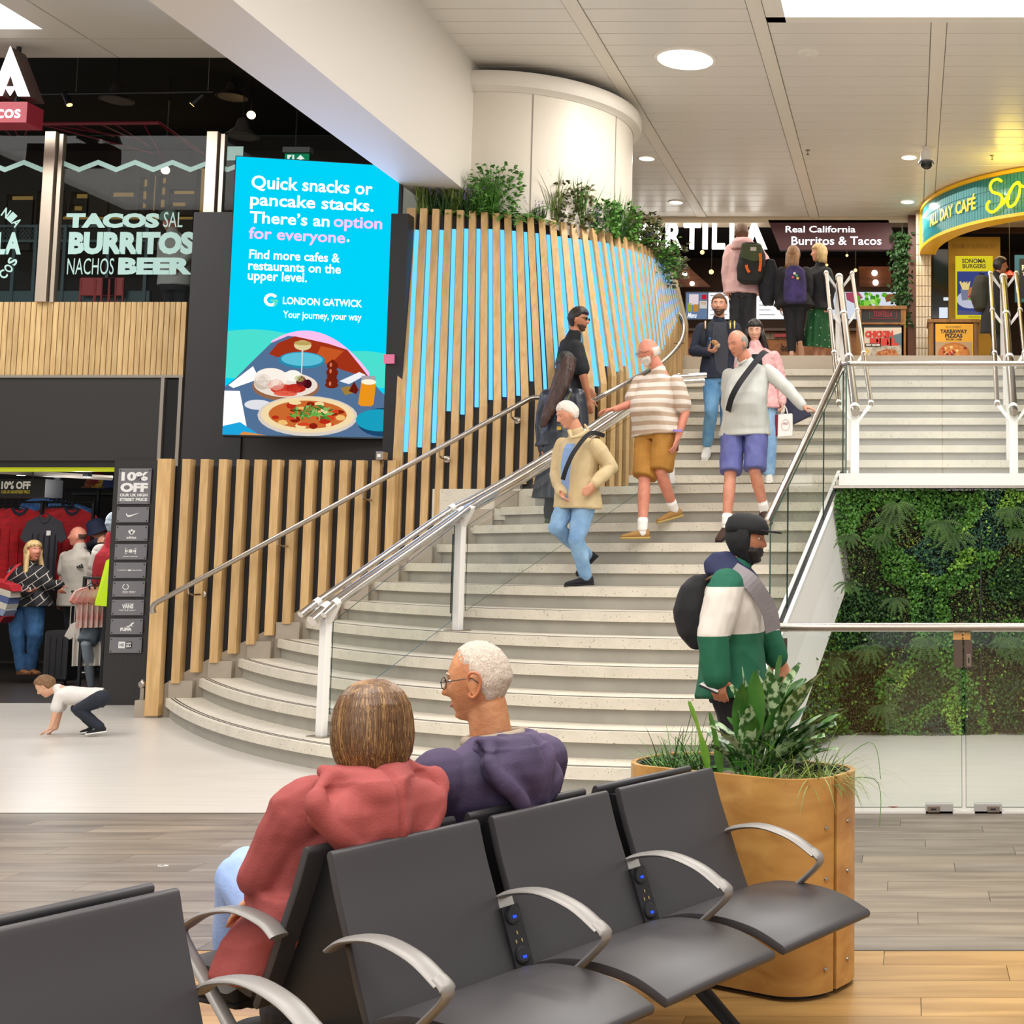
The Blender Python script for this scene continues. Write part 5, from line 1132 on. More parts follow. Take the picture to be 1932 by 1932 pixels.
MB().bbox((at(1285, 640, 20.9).x, 20.9, UPZ), (at(1700, 640, 20.9).x, 21.1, at(0, 625, 20.9).z)).build('body', mat('counter_tan', '#7a4a22', .6, var=.3, vscale=14), ct)
MB().bbox((at(1285, 640, 20.9).x, 20.8, at(0, 626, 20.9).z), (at(1700, 640, 20.9).x, 21.3, at(0, 621, 20.9).z)).build('worktop', mat('counter_top', '#3a2416', .4), ct)
for k in range(9): MB().bbox((at(1440 + k * 14, 630, 20.88).x, 20.885, at(0, 640, 20.88).z), (at(1452.5 + k * 14, 630, 20.88).x, 20.905, at(0, 627.5, 20.88).z)).build('tile', mat('counter_tile', '#6b5a48', .5), ct)
MB().bbox((at(1466, 0, 20.8).x, 20.84, at(0, 635, 20.8).z), (at(1500, 0, 20.8).x, 20.86, at(0, 629, 20.8).z)).build('red_label', mat('label_red', '#8a1c20', .5), ct)
itext(ct, 'beer', 1474, 648, 1500, 662, 20.88, mat('counter_print', '#2c1a10', .7), .02)
MB().bbox((at(1260, 0, 20.88).x, 20.86, UPZ), (at(1300, 0, 20.88).x, 20.89, UPZ + .9)).build('side_panel', mat('side_tan', '#6b5c4c', .7), ct)
# -- kiosk 1
KW = wood('kiosk_oak', '#6f4718', '#a2702c', .5, 'z', 2, 6)
def kiosk(label, x0, y0, x1, Y):
 t = thing('order_kiosk', label, 'kiosk'); a = at(x0, y0, Y); b = at(x1, y0, Y)
 w_ = .07
 MB().bbox((a.x, Y, UPZ), (a.x + w_, Y + .5, a.z)).build('side_post', KW, t, bevel=.004); MB().bbox((b.x - w_, Y, UPZ), (b.x, Y + .5, a.z)).build('side_post', KW, t, bevel=.004)
 MB().bbox((a.x - .02, Y - .02, a.z - .05), (b.x + .02, Y + .52, a.z)).build('top', KW, t, bevel=.004); MB().bbox((a.x + w_, Y + .05, UPZ), (b.x - w_, Y + .45, a.z - .05)).build('body', mat('kiosk_dark', '#1b1715', .6), t)
 return t, a, b
KY = 18.6
t, a, b = kiosk('oak framed kiosk with a dark name board and a CHICKEN PIBIL food poster', 1616, 577, 1709, KY)
fbox('name_board', t, 1625, 583, 1704, 608, KY + .02, mat('board_brown', '#1f1714', .5), .03); fbox('cross_bar', t, 1622, 608, 1708, 612, KY - .01, KW, .05)
itext(t, 'TORTILLA', 1648, 587, 1684, 598, KY + .012, mat('dim_red_print', '#8a1420', .5), .03)
m = MB();
for x0, y0, x1, y1 in ((1640, 585, 1692, 586), (1640, 601, 1692, 602), (1640, 585, 1641, 602), (1691, 585, 1692, 602)): fbox('border_line', t, x0, y0, x1, y1, KY + .012, mat('dim_red_print', '#8a1420', .5), .004)
fbox('poster_frame', t, 1627, 614, 1705, 690, KY + .0, M_BLACK, .03)
po = fbox('poster', t, 1630, 618, 1701, 690, KY - .006, mat('poster_cream', '#cfc4b4', .6), .004)
M_PR = mat('poster_red', '#c8382c', .6)
fpoly('poster_art', po, [(1660, 640), (1701, 628), (1701, 655), (1665, 650)], KY - .008, mat('poster_blue', '#56707c', .6)); fpoly('poster_art', po, [(1640, 674), (1646, 655), (1665, 645), (1701, 652), (1701, 674)], KY - .009, mat('poster_foil', '#8a8278', .5, col2='#c8c0b0', vscale=30))
fpoly('poster_art', po, [(1650, 674), (1655, 664), (1672, 658), (1690, 660), (1697, 674)], KY - .01, mat('poster_burrito', '#c88848', .6, col2='#8a3420', vscale=30)); fpoly('poster_art', po, [(1631, 662), (1637, 658), (1640, 664), (1634, 670)], KY - .01, mat('poster_lime', '#d8b040', .5))
itext(po, 'CHICKEN', 1632, 624, 1685, 637, KY - .012, M_PR, .09, shear=.0); itext(po, 'PIBIL', 1641, 638, 1695, 652, KY - .013, M_PR, .12)
fbox('poster_banner', po, 1632, 648, 1662, 654, KY - .014, M_BLACK, .003); itext(po, 'NEW RECIPE!', 1634, 649, 1660, 653, KY - .018, M_WTXT, .03)
pl_ = struct(MB().bbox((at(1713, 500, 19.9).x, 19.9, UPZ), (at(1727, 500, 19.9).x, 20.3, CEIL)).build('pillar_brown', mat('pillar_brown', '#5a2f12', .5)), 'narrow brown timber pillar')
tp_ = struct(MB().bbox((at(1728, 500, 19.6).x, 19.62, UPZ), (at(1757, 500, 19.6).x, 20.3, CEIL)).build('pillar_tiled', mat('tile_grout', '#a8977c', .7)), 'pillar clad in small glossy beige tiles')
a = at(1728, 500, 19.6); b = at(1757, 500, 19.6); n_ = 5; tw = (b.x - a.x) / n_; th_ = .155
M_TL = mat('beige_tile', '#bfae92', .15, var=.12, vscale=2, bump=.3, bscale=12); tl = MB().bbox((.004, 0, .004), (tw - .004, .014, th_ - .004)).mesh('tile', M_TL, bevel=.003)
for i in range(n_):
 z = UPZ + .3
 while z < CEIL - .1: link('tile', tl, tp_, (a.x + i * tw, 19.606, z)); z += th_
iv = thing('climbing_ivy', 'strip of climbing green ivy beside the brown pillar', 'plant'); r = random.Random(9); m = MB()
for i in range(900):
 z = r.uniform(4.9, 6.35); x = at(1702, 500, 20).x + r.gauss(0, .07) ; leaf(m, Vector((x, 19.95 + r.uniform(-.1, .1), z)), rv(r) + Vector((0, -.3, -.6)), rv(r) + Vector((0, -1, 0)), .09, .025)
m.build('leaves', LG[0], iv); m = MB(); m.tube([(at(1702, 500, 20).x, 20.0, 4.7), (at(1702, 500, 20).x, 20.0, 6.5)], .01, 5); m.build('stem', LG[3], iv)
# -- curved cafe sign
A0 = Vector((2.8, 19.6, 0)); AR = 2.6
cs = thing('cafe_sign', 'curved teal tiled cafe fascia with yellow edges and glowing yellow neon script', 'sign')
M_YEL = mat('yellow_edge', '#d8a818', .35, emit='#c89000', estr=.25); M_BT = mat('teal_tile', '#2f7f86', .15, var=.3, vscale=5); M_GR = mat('fascia_grout', '#7fa0a0', .6)
z0s = at(1742, 474, 19.6).z; z1s = at(1742, 405, 19.6).z
def ar(phi, r_=AR): return Vector((A0.x - r_ * math.cos(phi), A0.y - r_ * math.sin(phi), 0))
n = 60; ph = [1.75 * i / n for i in range(n + 1)]
m = MB(); m.strip([ar(p) + Vector((0, 0, z1s)) for p in ph], [ar(p) + Vector((0, 0, z0s)) for p in ph], [ar(p, AR - .12) + Vector((0, 0, z0s)) for p in ph], [ar(p, AR - .12) + Vector((0, 0, z1s)) for p in ph]); m.build('backing', M_GR, cs)
for za, zb in ((z1s - .0, z1s + .045), (z0s - .045, z0s + .0)):
 m = MB(); m.strip([ar(p, AR + .04) + Vector((0, 0, zb)) for p in ph], [ar(p, AR + .04) + Vector((0, 0, za)) for p in ph], [ar(p, AR - .2) + Vector((0, 0, za)) for p in ph], [ar(p, AR - .2) + Vector((0, 0, zb)) for p in ph]); m.build('edge', M_YEL, cs)
MB().bbox((ar(0).x - .04, ar(0).y - .03, z0s - .045), (ar(0).x + .2, ar(0).y + .03, z1s + .045)).build('end_cap', M_YEL, cs)
na = 84; rows_ = 3; hh = (z1s - z0s) / rows_; dph = 1.75 / na
tm = MB().bbox((-AR * dph / 2 + .003, -.012, .004), (AR * dph / 2 - .003, 0, hh - .004)).mesh('tile', M_BT)
for i in range(na):
 for j in range(rows_):
  p_ = (i + .5) * dph; o = link('tile', tm, cs, ar(p_, AR + .0) + Vector((0, 0, z0s + j * hh))); o.rotation_euler = (0, 0, -(math.pi / 2 - p_))
def phx(px):
 best = min(ph_ := [1.2 * i / 600 for i in range(601)], key=lambda p: abs(1715 + F * ar(p, AR + .05).x / (ar(p, AR + .05).y * CT + (z0s + .25 - EYE) * ST) - px)); return best
def curve_text(s, px0, px1, zl, zh, mt, bold=.03):
 p0_, p1_ = phx(px0), phx(px1); m = MB()
 letters(m, s, (0, 0, 0), (1, 0, 0), (0, 0, 1), bold=bold, warp=lambda a, b: ar(p0_ + (p1_ - p0_) * a, AR + .035) + Vector((0, 0, zl + (zh - zl) * b))); m.build('lettering', mt, cs)
M_YT = mat('yellow_letters', '#e8b82c', .4, emit='#d8a010', estr=.35)
curve_text('ALL', 1752, 1767, z0s + .16, z0s + .33, M_YT, .03); curve_text('DAY', 1772, 1796, z0s + .16, z0s + .33, M_YT, .03); curve_text('CAFÉ', 1801, 1839, z0s + .16, z0s + .38, M_YT, .03)
M_NEO = glow('neon_yellow', '#ffd21a', 2.8)
def neon(pts):
 m = MB(); P = []
 for px, py in pts:
  p_ = phx(px); b_ = ar(p_, AR + .07); t_ = (b_.y) / ray(px, py).y; P.append(Vector((b_.x, b_.y, EYE + ray(px, py).z * t_)))
 m.tube(smooth_path(P, 5), .018, 8); m.build('neon_tube', M_NEO, cs, smooth=True)
neon([(1891, 342), (1884, 338), (1874, 342), (1870, 352), (1874, 362), (1886, 366), (1892, 372), (1890, 385), (1880, 397), (1871, 400), (1864, 394), (1864, 386), (1869, 379)])
neon([(1890, 388), (1896, 382), (1902, 370), (1912, 352), (1922, 344), (1926, 350), (1924, 368), (1916, 384), (1907, 390), (1902, 384), (1904, 368), (1912, 352)])
neon([(1922, 346), (1932, 352), (1942, 348)])
for px in (1835, 1930, 1770):
 p_ = phx(px); q = ar(p_, AR - .05); m = MB(); m.tube([q + Vector((0, 0, z1s)), q + Vector((0, 0, CEIL))], .012, 6); m.build('hanger', M_STEEL, cs)
l = bpy.data.lights.new('neon_light', 'POINT'); l.energy = 11; l.color = (1, .75, .1); l.shadow_soft_size = .2; o = bpy.data.objects.new('neon_light', l); o.location = (1.3, 16.9, 6.35); COL.objects.link(o)
l = bpy.data.lights.new('cafe_warm', 'AREA'); l.size = 1.5; l.energy = 35; l.color = (1, .72, .35); o = bpy.data.objects.new('cafe_warm', l); o.location = (1.6, 19.0, 6.4); COL.objects.link(o)
t = thing('inner_cafe_sign', 'dim timber inner fascia with gold letters behind the curved cafe sign', 'sign'); fbox('board', t, 1835, 405, 2000, 438, 20.6, mat('inner_timber', '#5a3410', .6), .1)
itext(t, 'ALL DAY', 1868, 412, 1950, 426, 20.58, mat('gold_letters', '#b8871c', .4), .03)
M_YP = mat('mustard_panel', '#a8801c', .6)
t = thing('mustard_panel', 'tall mustard yellow wall panel with faint lettering behind the burger poster', 'panel')
fbox('panel', t, 1790, 447, 1887, 700, 20.4, M_YP, .08); itext(t, 'THE HOME OF CALIFORNIAN CRAFT', 1795, 460, 1882, 469, 20.395, mat('faint_print', '#8a6818', .6), .02)
t = thing('poster', 'lit yellow poster with burger and fries photo on the mustard panel', 'poster')
fbox('panel', t, 1803, 483, 1873, 602, 20.2, glow('poster_yellow', '#e6d62c', .85), .05); itext(t, 'SONOMA', 1815, 488, 1860, 496.5, 20.195, M_BLACK, .03); itext(t, 'BURGERS', 1816, 498, 1860, 506, 20.195, M_BLACK, .03)
ph_ = fbox('photo', t, 1806, 512, 1870, 594, 20.194, glow('photo_navy', '#3f4c8c', .8), .004)
def fdisc(px, py, rx, ry, c, Y, n='photo_detail', par=None): fpoly(n, par, [(px + rx * math.cos(a_), py + ry * math.sin(a_)) for a_ in [i * math.pi / 10 for i in range(20)]], Y, glow('pd' + c, c, .9))
fdisc(1831, 565, 26, 17, '#c4c6d8', 20.19, par=ph_); fpoly('photo_detail', ph_, [(1812, 545), (1827, 543), (1826, 566), (1815, 567)], 20.187, glow('pd_cup', '#7a8098', .9))
for k in range(7): fpoly('photo_detail', ph_, [(1810 + k * 3, 532 + (k % 3) * 2), (1813 + k * 3, 530 + (k % 2) * 3), (1819 + k * 1.5, 546), (1816 + k * 1.5, 547)], 20.185, glow('pd_fries', '#e8cf8c', .9))
fdisc(1838, 552, 12, 12, '#c07a4a', 20.184, par=ph_); fdisc(1836, 560, 10, 5, '#b8405a', 20.183, par=ph_); fdisc(1835, 564, 9, 3, '#6a9a3a', 20.182, par=ph_); fpoly('photo_detail', ph_, [(1806, 585), (1806, 594), (1846, 594), (1846, 588)], 20.181, glow('pd_slate', '#5a5c88', .8))
itext(t, 'SONOMA', 1828, 596, 1850, 600, 20.195, M_BLACK, .0)
t, a, b = kiosk('timber kiosk with a yellow TAKEAWAY PIZZAS poster', 1752, 602, 1846, 18.6)
po = fbox('poster', t, 1765, 611, 1836, 690, 18.58, mat('poster_orange', '#dca02c', .6, emit='#c08818', estr=.2), .02)
for s, x0, y0, x1, y1, bo in (('IN A HURRY?', 1785, 615, 1814, 618.5, .0), ('TAKEAWAY', 1774, 621.5, 1825, 629, .04), ('PIZZAS', 1783, 629.8, 1816, 637, .04), ('FROM 11AM', 1785, 638.5, 1814, 642.5, .02)): itext(po, s, x0, y0, x1, y1, 18.575, M_BLACK, bo)
fbox('poster_photo', po, 1765, 645, 1834, 690, 18.576, mat('photo_board', '#b89a78', .6), .002)
fpoly('pizza', po, [(1800 + 30 * math.cos(a_), 668 + 22 * math.sin(a_)) for a_ in [i * math.pi / 14 for i in range(28)]], 18.572, mat('pizza_crust_p', '#b8702c', .6)); fpoly('pizza', po, [(1800 + 26 * math.cos(a_), 668 + 18 * math.sin(a_)) for a_ in [i * math.pi / 14 for i in range(28)]], 18.57, mat('pizza_top', '#b83a1c', .6, col2='#e0a84c', vscale=14))
rr = random.Random(8)
for k in range(16):
 px, py = 1800 + rr.uniform(-21, 21), 662 + rr.uniform(-9, 9); fpoly('pizza_topping', po, [(px + 3.2 * math.cos(a_), py + 2.4 * math.sin(a_)) for a_ in [i for i in range(6)]], 18.568 - k * 1e-4, mat('topping' + str(k % 3), ['#7a1a12', '#f0d890', '#c8301c'][k % 3], .6))
t = thing('menu_board', 'blue framed dark menu board at the right edge of the cafe', 'board'); fbox('frame', t, 1915, 481, 1990, 570, 20.0, mat('blue_frame', '#1f6a94', .5), .05); fbox('panel', t, 1924, 488, 1980, 562, 19.99, mat('board_navy', '#101826', .6), .02); itext(t, 'PIZZA', 1928, 500, 1965, 510, 19.985, M_WTXT, .05); itext(t, 'TO GO', 1928, 513, 1965, 520, 19.985, M_WTXT, .0)
t = thing('cafe_backdrop', 'dark timber cafe interior with dim furniture behind the mustard panel', 'interior wall'); fbox('boards', t, 1757, 430, 2200, 720, 23.0, mat('cafe_brown', '#3a2210', .6, var=.4, vscale=3), .1)
t = thing('cafe_window', 'dark window with green reflections between the tiled pillar and the mustard panel', 'window'); fbox('glass', t, 1758, 470, 1790, 600, 20.5, mat('dark_green_glass', '#0e1512', .1), .04); fbox('bright_patch', t, 1772, 580, 1788, 600, 20.49, glow('bright_patch', '#dfe8f4', 1), .005); fbox('bright_bar', t, 1780, 561, 1790, 567, 20.49, glow('bright_patch', '#dfe8f4', 1), .005)
t = thing('red_pendant', 'red enamel pendant lamp beside the passer-by in the black coat', 'lamp'); p = at(1905, 522, 19.5); t.location = p; m = MB(); m.lathe([(.02, .09), (.07, .05), (.12, 0)], (0, 0, 0), 20, cap=False); m.build('shade', mat('red_enamel', '#a8241c', .3), t, smooth=True); m = MB(); m.tube([(0, 0, .08), (0, 0, 6.7 - p.z)], .006, 5); m.build('cable', M_BLACK, t)
# -- dome camera
p = atz(1748, 278, CEIL); t = thing('security_camera', 'white dome security camera hanging from the ceiling near the cafe sign', 'camera', loc=p)
m = MB(); m.lathe([(.045, 0), (.045, -.05), (.075, -.06), (.08, -.17), (.095, -.18), (.1, -.2), (.02, -.2)], (0, 0, 0), 24); m.build('housing', M_WHITEMETAL, t, smooth=True); m = MB(); m.ball((0, 0, -.2), (.085, .085, .085), 20, 12); m.build('dome', mat('smoked_dome', '#1d2022', .08), t, smooth=True)
MB().lathe([(.1, -.185), (.1, -.205), (.085, -.205)], (0, 0, 0), 24).build('ring', mat('grey_ring', '#6a6c70', .3), t)
area('upper_shop_light', (-1.5, 22.2, 6.6), 4, 1.2, 30, (1, .7, .4))
# == beam seating
BO = Vector((-1.42, 3.315, 0)); BD = Vector((.493, .870, 0)).normalized(); BN = Vector((BD.y, -BD.x, 0))
PIT = .504; SW = .455
M_ALUARM = mat('satin_aluminium', '#8f8c89', .42, .35); M_LAM = mat('charcoal_seat', '#3b393c', .42, var=.05, vscale=2, bump=.02, bscale=300)
def bl(u, w, z): return BO + BD * u + BN * w + Vector((0, 0, z))
def arcprof(P, n=8): return [(q.x, q.y) for q in smooth_path([Vector((a, b, 0)) for a, b in P], n)]
BACK = arcprof([(.045, .785), (.075, .70), (.118, .60), (.16, .50), (.205, .405)], 5)
SEAT = arcprof([(.235, .43), (.33, .452), (.45, .455), (.56, .44), (.655, .405)], 5)
def slab_profile(prof, th):
 """thicken an open profile to a closed polygon with rounded ends"""
 P = [Vector((a, b)) for a, b in prof]; L, R_ = [], []
 for i, p in enumerate(P):
  t = (P[min(i + 1, len(P) - 1)] - P[max(i - 1, 0)]).normalized(); n = Vector((-t.y, t.x)); L.append(p + n * th / 2); R_.append(p - n * th / 2)
 t1 = (P[-1] - P[-2]).normalized(); t0 = (P[0] - P[1]).normalized()
 def cap(c, t, a):
  n = Vector((-t.y, t.x)); return [c + n * (th / 2) * math.cos(x) + t * (th / 2) * math.sin(x) for x in (math.pi / 6, math.pi / 3, math.pi / 2, 2 * math.pi / 3, 5 * math.pi / 6)]
 return L + cap(P[-1], t1, 1) + R_[::-1] + cap(P[0], t0, 1)
def panel(name, prof, th, u0, u1, par, mt, sg=1, off=(0, 0)):
 poly = slab_profile(prof, th); A = [bl(u0, sg * a, b) for a, b in poly]; m = MB(); m.prism(A, BD * (u1 - u0)); return m.build(name, mt, par, smooth=True, bevel=.003)
def armrest(par, u, sg, name='armrest'):
 """aluminium arm: broad arched top pad and a slim strut folding back under the seat"""
 P = smooth_path([bl(u, sg * .10, .585), bl(u, sg * .15, .612), bl(u, sg * .26, .628), bl(u, sg * .38, .605), bl(u, sg * .47, .56)], 5)
 m = MB(); m.tube(P, [.026] * len(P), 12, True, .32, side=BD)
 o = m.build(name, M_ALUARM, par, smooth=True)
 m = MB(); P = smooth_path([bl(u, sg * .455, .572), bl(u, sg * .484, .552), bl(u, sg * .474, .525), bl(u, sg * .39, .452), bl(u, sg * .30, .375), bl(u, sg * .23, .31)], 5)
 m.tube(P, [.022] * 6 + [.018] * (len(P) - 6), 12, True, .5, side=BD); m.build('strut', M_ALUARM, o, smooth=True)
 return o
def socket_strip(par, u, sg=1):
 P = [(.13, .60), (.16, .53), (.19, .46), (.215, .40)]
 m = MB(); poly = [(a, b) for a, b in P]; A = [bl(u - .033, sg * (a - .0), b) for a, b in P]; B_ = [bl(u + .033, sg * a, b) for a, b in P]; C_ = [bl(u + .033, sg * (a - .03), b) for a, b in P]; D_ = [bl(u - .033, sg * (a - .03), b) for a, b in P]
 m.strip(A, B_, C_, D_); o = m.build('power_strip', mat('silver_strip', '#c9c4bc', .3, .8), par)
 d = (Vector((P[-1][0] - P[0][0], P[-1][1] - P[0][1]))).normalized(); nn = Vector((-d.y, d.x)); nrm3 = (BN * nn.x * sg + Vector((0, 0, nn.y))) ; nrm3 = nrm3 if nrm3.z > 0 else -nrm3
 def q(f, du, h):
  a = P[0][0] + (P[-1][0] - P[0][0]) * f; b = P[0][1] + (P[-1][1] - P[0][1]) * f; return bl(u + du, sg * a, b) + nrm3 * h
 m = MB(); m.prism([q(.12, -.03, .002), q(.12, .03, .002), q(.86, .03, .002), q(.86, -.03, .002)], nrm3 * .008); m.build('socket_plate', M_BLACK, o)
 for f in (.24, .72):
  m = MB(); m.lathe([(.024, .008), (.024, .014), (.018, .016)], q(f, 0, 0), 20, axis=nrm3); m.build('usb_port', mat('socket_black', '#1c1c1f', .3), o)
  m = MB(); dv = (q(1, 0, 0) - q(0, 0, 0)).normalized(); m.prism([q(f, -.006, .017) + dv * .002, q(f, .006, .017) + dv * .002, q(f, .006, .017) + dv * .009, q(f, -.006, .017) + dv * .009], nrm3 * .001); m.build('usb_light', glow('usb_blue', '#2a48ff', 2), o)
 for du, f in ((0, .43), (-.01, .53), (.01, .53)): m = MB(); m.prism([q(f, du - .002, .011), q(f, du + .002, .011), q(f + .04, du + .002, .011), q(f + .04, du - .002, .011)], nrm3 * .0008); m.build('plug_hole', mat('brass_contact', '#c8b070', .3, .8), o)
 return o
def bench(label, us, cap_us, rows, arm_us, off_n=0, legs=(), sockets=()):
 t = thing('bench_seating', label, 'bench')
 for i, (u0, u1) in enumerate(us):
  for sg in rows:
   panel('backrest', BACK, .024, u0, u1, t, M_LAM, sg); panel('seat', SEAT, .026, u0, u1, t, M_LAM, sg)
   for uu in (u0 + .06, u1 - .06): m = MB(); m.tube([bl(uu, sg * .06, .36), bl(uu, sg * .3, .42)], .014, 6); m.build('seat_bracket', M_BLACK, t)
 ua, ub = us[0][0], us[-1][1]
 m = MB(); m.prism([bl(ua, -.05, .29), bl(ua, .05, .29), bl(ua, .05, .37), bl(ua, -.05, .37)], BD * (ub - ua)); m.build('beam', M_BLACK, t, bevel=.004)
 for u0, u1 in us:
  for uu in (u0 + .05, u1 - .066):
   m = MB(); poly = [(-.035, .765), (.035, .765), (.07, .68), (.12, .56), (.165, .46), (.19, .38), (.06, .33), (-.06, .33), (-.19, .38), (-.165, .46), (-.12, .56), (-.07, .68)]
   m.prism([bl(uu, a, b) for a, b in poly], BD * .016); m.build('side_frame', M_BLACK, t)
 for uu, sg in arm_us: armrest(t, uu, sg)
 for uu, sg in sockets: socket_strip(t, uu, sg)
 for uu in legs:
  for sg in (-1, 1):
   m = MB(); m.tube([bl(uu, sg * .03, .32), bl(uu, sg * .22, .2), bl(uu, sg * .46, .03)], [.036, .03, .022], 8, True, .6, side=BD); lg = m.build('leg', M_BLACK, t, smooth=True)
   m = MB(); m.lathe([(.028, 0), (.024, .045)], bl(uu, sg * .46, .0), 14); m.build('foot', M_BLACK, lg)
 return t
US = [(.0, SW), (PIT, PIT + SW), (2 * PIT, 2 * PIT + SW)]
g_ = (PIT - SW) / 2
bench('back-to-back charcoal airport bench with aluminium arms, in front of the oak planter', US, None, (1, -1), [(-g_ + .0, 1), (PIT - g_, 1), (2 * PIT - g_, 1), (3 * PIT - g_ - .03, 1), (-.02, -1), (3 * PIT - g_, -1)], legs=(.75 * PIT, 2.35 * PIT), sockets=((PIT - g_, 1), (2 * PIT - g_, 1)))
t_ = bpy.data.objects['bench_seating']
m = MB(); m.prism([bl(-.16, .02, .31), bl(.02, .02, .31), bl(.02, .10, .31), bl(-.16, .10, .31)], (0, 0, .055)); ps = m.build('power_box', mat('power_box', '#16171a', .35), t_, bevel=.004)
m = MB(); m.prism([bl(-.15, .03, .366), bl(-.03, .03, .366), bl(-.03, .075, .366), bl(-.15, .075, .366)], (0, 0, .001)); m.build('tape_label', mat('silver_tape', '#a9aaa8', .4, var=.1, vscale=90), ps)
m = MB(); letters(m, 'WIU', bl(-.04, .06, .3685), bl(-.12, .06, .3685), BN * -.022, bold=0); m.build('lettering', M_BLACK, ps)
BO_save = BO.copy()
BO = BO + BD * (-.257 - SW) + BN * (-.13 + .06)
BO = Vector((-1.55, 2.94, 0)) - BD * SW - BN * .05
nb = bench('near charcoal airport bench whose aluminium arm reaches towards the seated couple', [(-PIT, -PIT + SW), (0, SW)], None, (1, -1), [(SW + .03, 1), (-g_, 1)], legs=(-.3,))
BO = Vector((-2.47, 3.12, 0));
fl_ = thing('bench_seating', 'charcoal seat edge and aluminium arm of another bench at the left edge of the hall', 'bench')
p = at(0, 1640, 3.6)
BO = Vector((p.x, 3.6, 0)) - BN * .62 - BD * SW
for sg in (1,): panel('backrest', BACK, .024, 0, SW, fl_, M_LAM, sg); panel('seat', SEAT, .026, 0, SW, fl_, M_LAM, sg)
armrest(fl_, SW + .03, 1); m = MB(); m.prism([bl(-.3, -.05, .29), bl(-.3, .05, .29), bl(-.3, .05, .37), bl(-.3, -.05, .37)], BD * (SW + .3)); m.build('beam', M_BLACK, fl_)
m = MB(); m.tube([bl(.2, .03, .32), bl(.2, .4, .02)], .03, 8); m.build('leg', M_BLACK, fl_); m = MB(); m.tube([bl(.2, -.03, .32), bl(.2, -.4, .02)], .03, 8); m.build('leg', M_BLACK, fl_)
BO = BO_save
# == oak planter
PC = Vector((-.615, 5.03, 0)); PL, PWd, PR = .44, .20, .165; PH = .735
def rrect(L, Wd_, R_, n=10):
 out = []
 for cx, cy, a0 in ((L - R_, Wd_ - R_, 0), (-L + R_, Wd_ - R_, 90), (-L + R_, -Wd_ + R_, 180), (L - R_, -Wd_ + R_, 270)):
  for i in range(n + 1): a = math.radians(a0 + 90 * i / n); out.append((cx + R_ * math.cos(a), cy + R_ * math.sin(a)))
 return out
def pw(a, b, z): return PC + BN * a + BD * b + Vector((0, 0, z))
pt = thing('planter', 'tall rounded honey oak planter box with metal screws at the end of the bench', 'planter')
M_POAK = wood('planter_oak', '#b47f40', '#d6a45c', .38, 'x', 2.0, 6, .03, coat=.2)
mp_ = [n for n in M_POAK.node_tree.nodes if n.type == 'MAPPING'][0]; mp_.inputs['Scale'].default_value = (1.3, 1.3, 55)
o = rrect(PL, PWd, PR, 14); N_ = len(o); i_ = rrect(PL - .018, PWd - .018, PR - .018, 14)
def wall_piece(ks, name):
 A = [pw(*o[k % N_], PH) for k in ks]; B_ = [pw(*o[k % N_], .018) for k in ks]; C_ = [pw(*i_[k % N_], .018) for k in ks]; D_ = [pw(*i_[k % N_], PH) for k in ks]
 m = MB(); m.strip(A, B_, C_, D_); return m.build(name, M_POAK, pt, smooth=True)
k_seam = N_ - 3
full = list(range(0, N_ + 1))
s1_, s2_ = N_ - 2, 3
wall_piece(list(range(13, N_ - 1)), 'front_sheet'); e = wall_piece(list(range(N_ - 1, N_ + 13)), 'end_sheet');
A = [pw(a * 1.0, b, PH - .004) for a, b in i_]; m = MB(); m.prism([pw(a, b, PH - .07) for a, b in rrect(PL - .03, PWd - .03, PR - .03, 8)], (0, 0, .02)); m.build('soil', mat('gravel_soil', '#8a7c66', .9, col2='#3d3226', vscale=70, bump=.6, bscale=90), pt)
m = MB(); m.prism([pw(a, b, .0) for a, b in rrect(PL - .03, PWd - .03, PR - .03, 8)], (0, 0, .02)); m.build('base', M_BLACK, pt)
li = rrect(PL - .03, PWd - .03, PR - .03, 14); A = [pw(*q, PH - .006) for q in i_ + i_[:1]]; B_ = [pw(*q, PH - .006) for q in li + li[:1]]; m = MB(); m.strip(A, B_); C_ = [pw(*q, PH - .07) for q in li + li[:1]]; m.strip(B_, C_); m.build('liner', mat('liner_grey', '#3c4240', .5), pt)
for k in (N_ - 4, N_ - 0):
 for z in (.57, .40, .10) if k > N_ - 2 else (.565, .395, .095):
  kk = k % N_; a, b = o[kk]; a2, b2 = o[(kk + 1) % N_]; ex = (Vector((a2 - a, b2 - b))).normalized(); c = pw(a, b, z); nrm = (BN * ex.y + BD * -ex.x); m = MB(); m.lathe([(.008, 0), (.007, .004), (.002, .006)], c, 12, axis=nrm); m.build('screw', M_STEEL, pt, smooth=True)
M_AG = mat('variegated_leaf', '#294f1e', .35); nt = M_AG.node_tree; bs = nt.nodes['Principled BSDF']
tc = nt.nodes.new('ShaderNodeTexCoord'); nn_ = nt.nodes.new('ShaderNodeTexNoise'); nn_.inputs['Scale'].default_value = 38; nn_.inputs['Detail'].default_value = 3; nt.links.new(tc.outputs['Object'], nn_.inputs[0]); rp = nt.nodes.new('ShaderNodeValToRGB')
rp.color_ramp.elements[0].position = .46; rp.color_ramp.elements[1].position = .56; rp.color_ramp.elements[0].color = srgb('#2c5220'); rp.color_ramp.elements[1].color = srgb('#9db48a'); nt.links.new(nn_.outputs['Fac'], rp.inputs[0]); nt.links.new(rp.outputs[0], bs.inputs['Base Color'])
M_AG2 = leafmat('glossy_leaf', '#285420', '#467c30', .28)
r = random.Random(21)
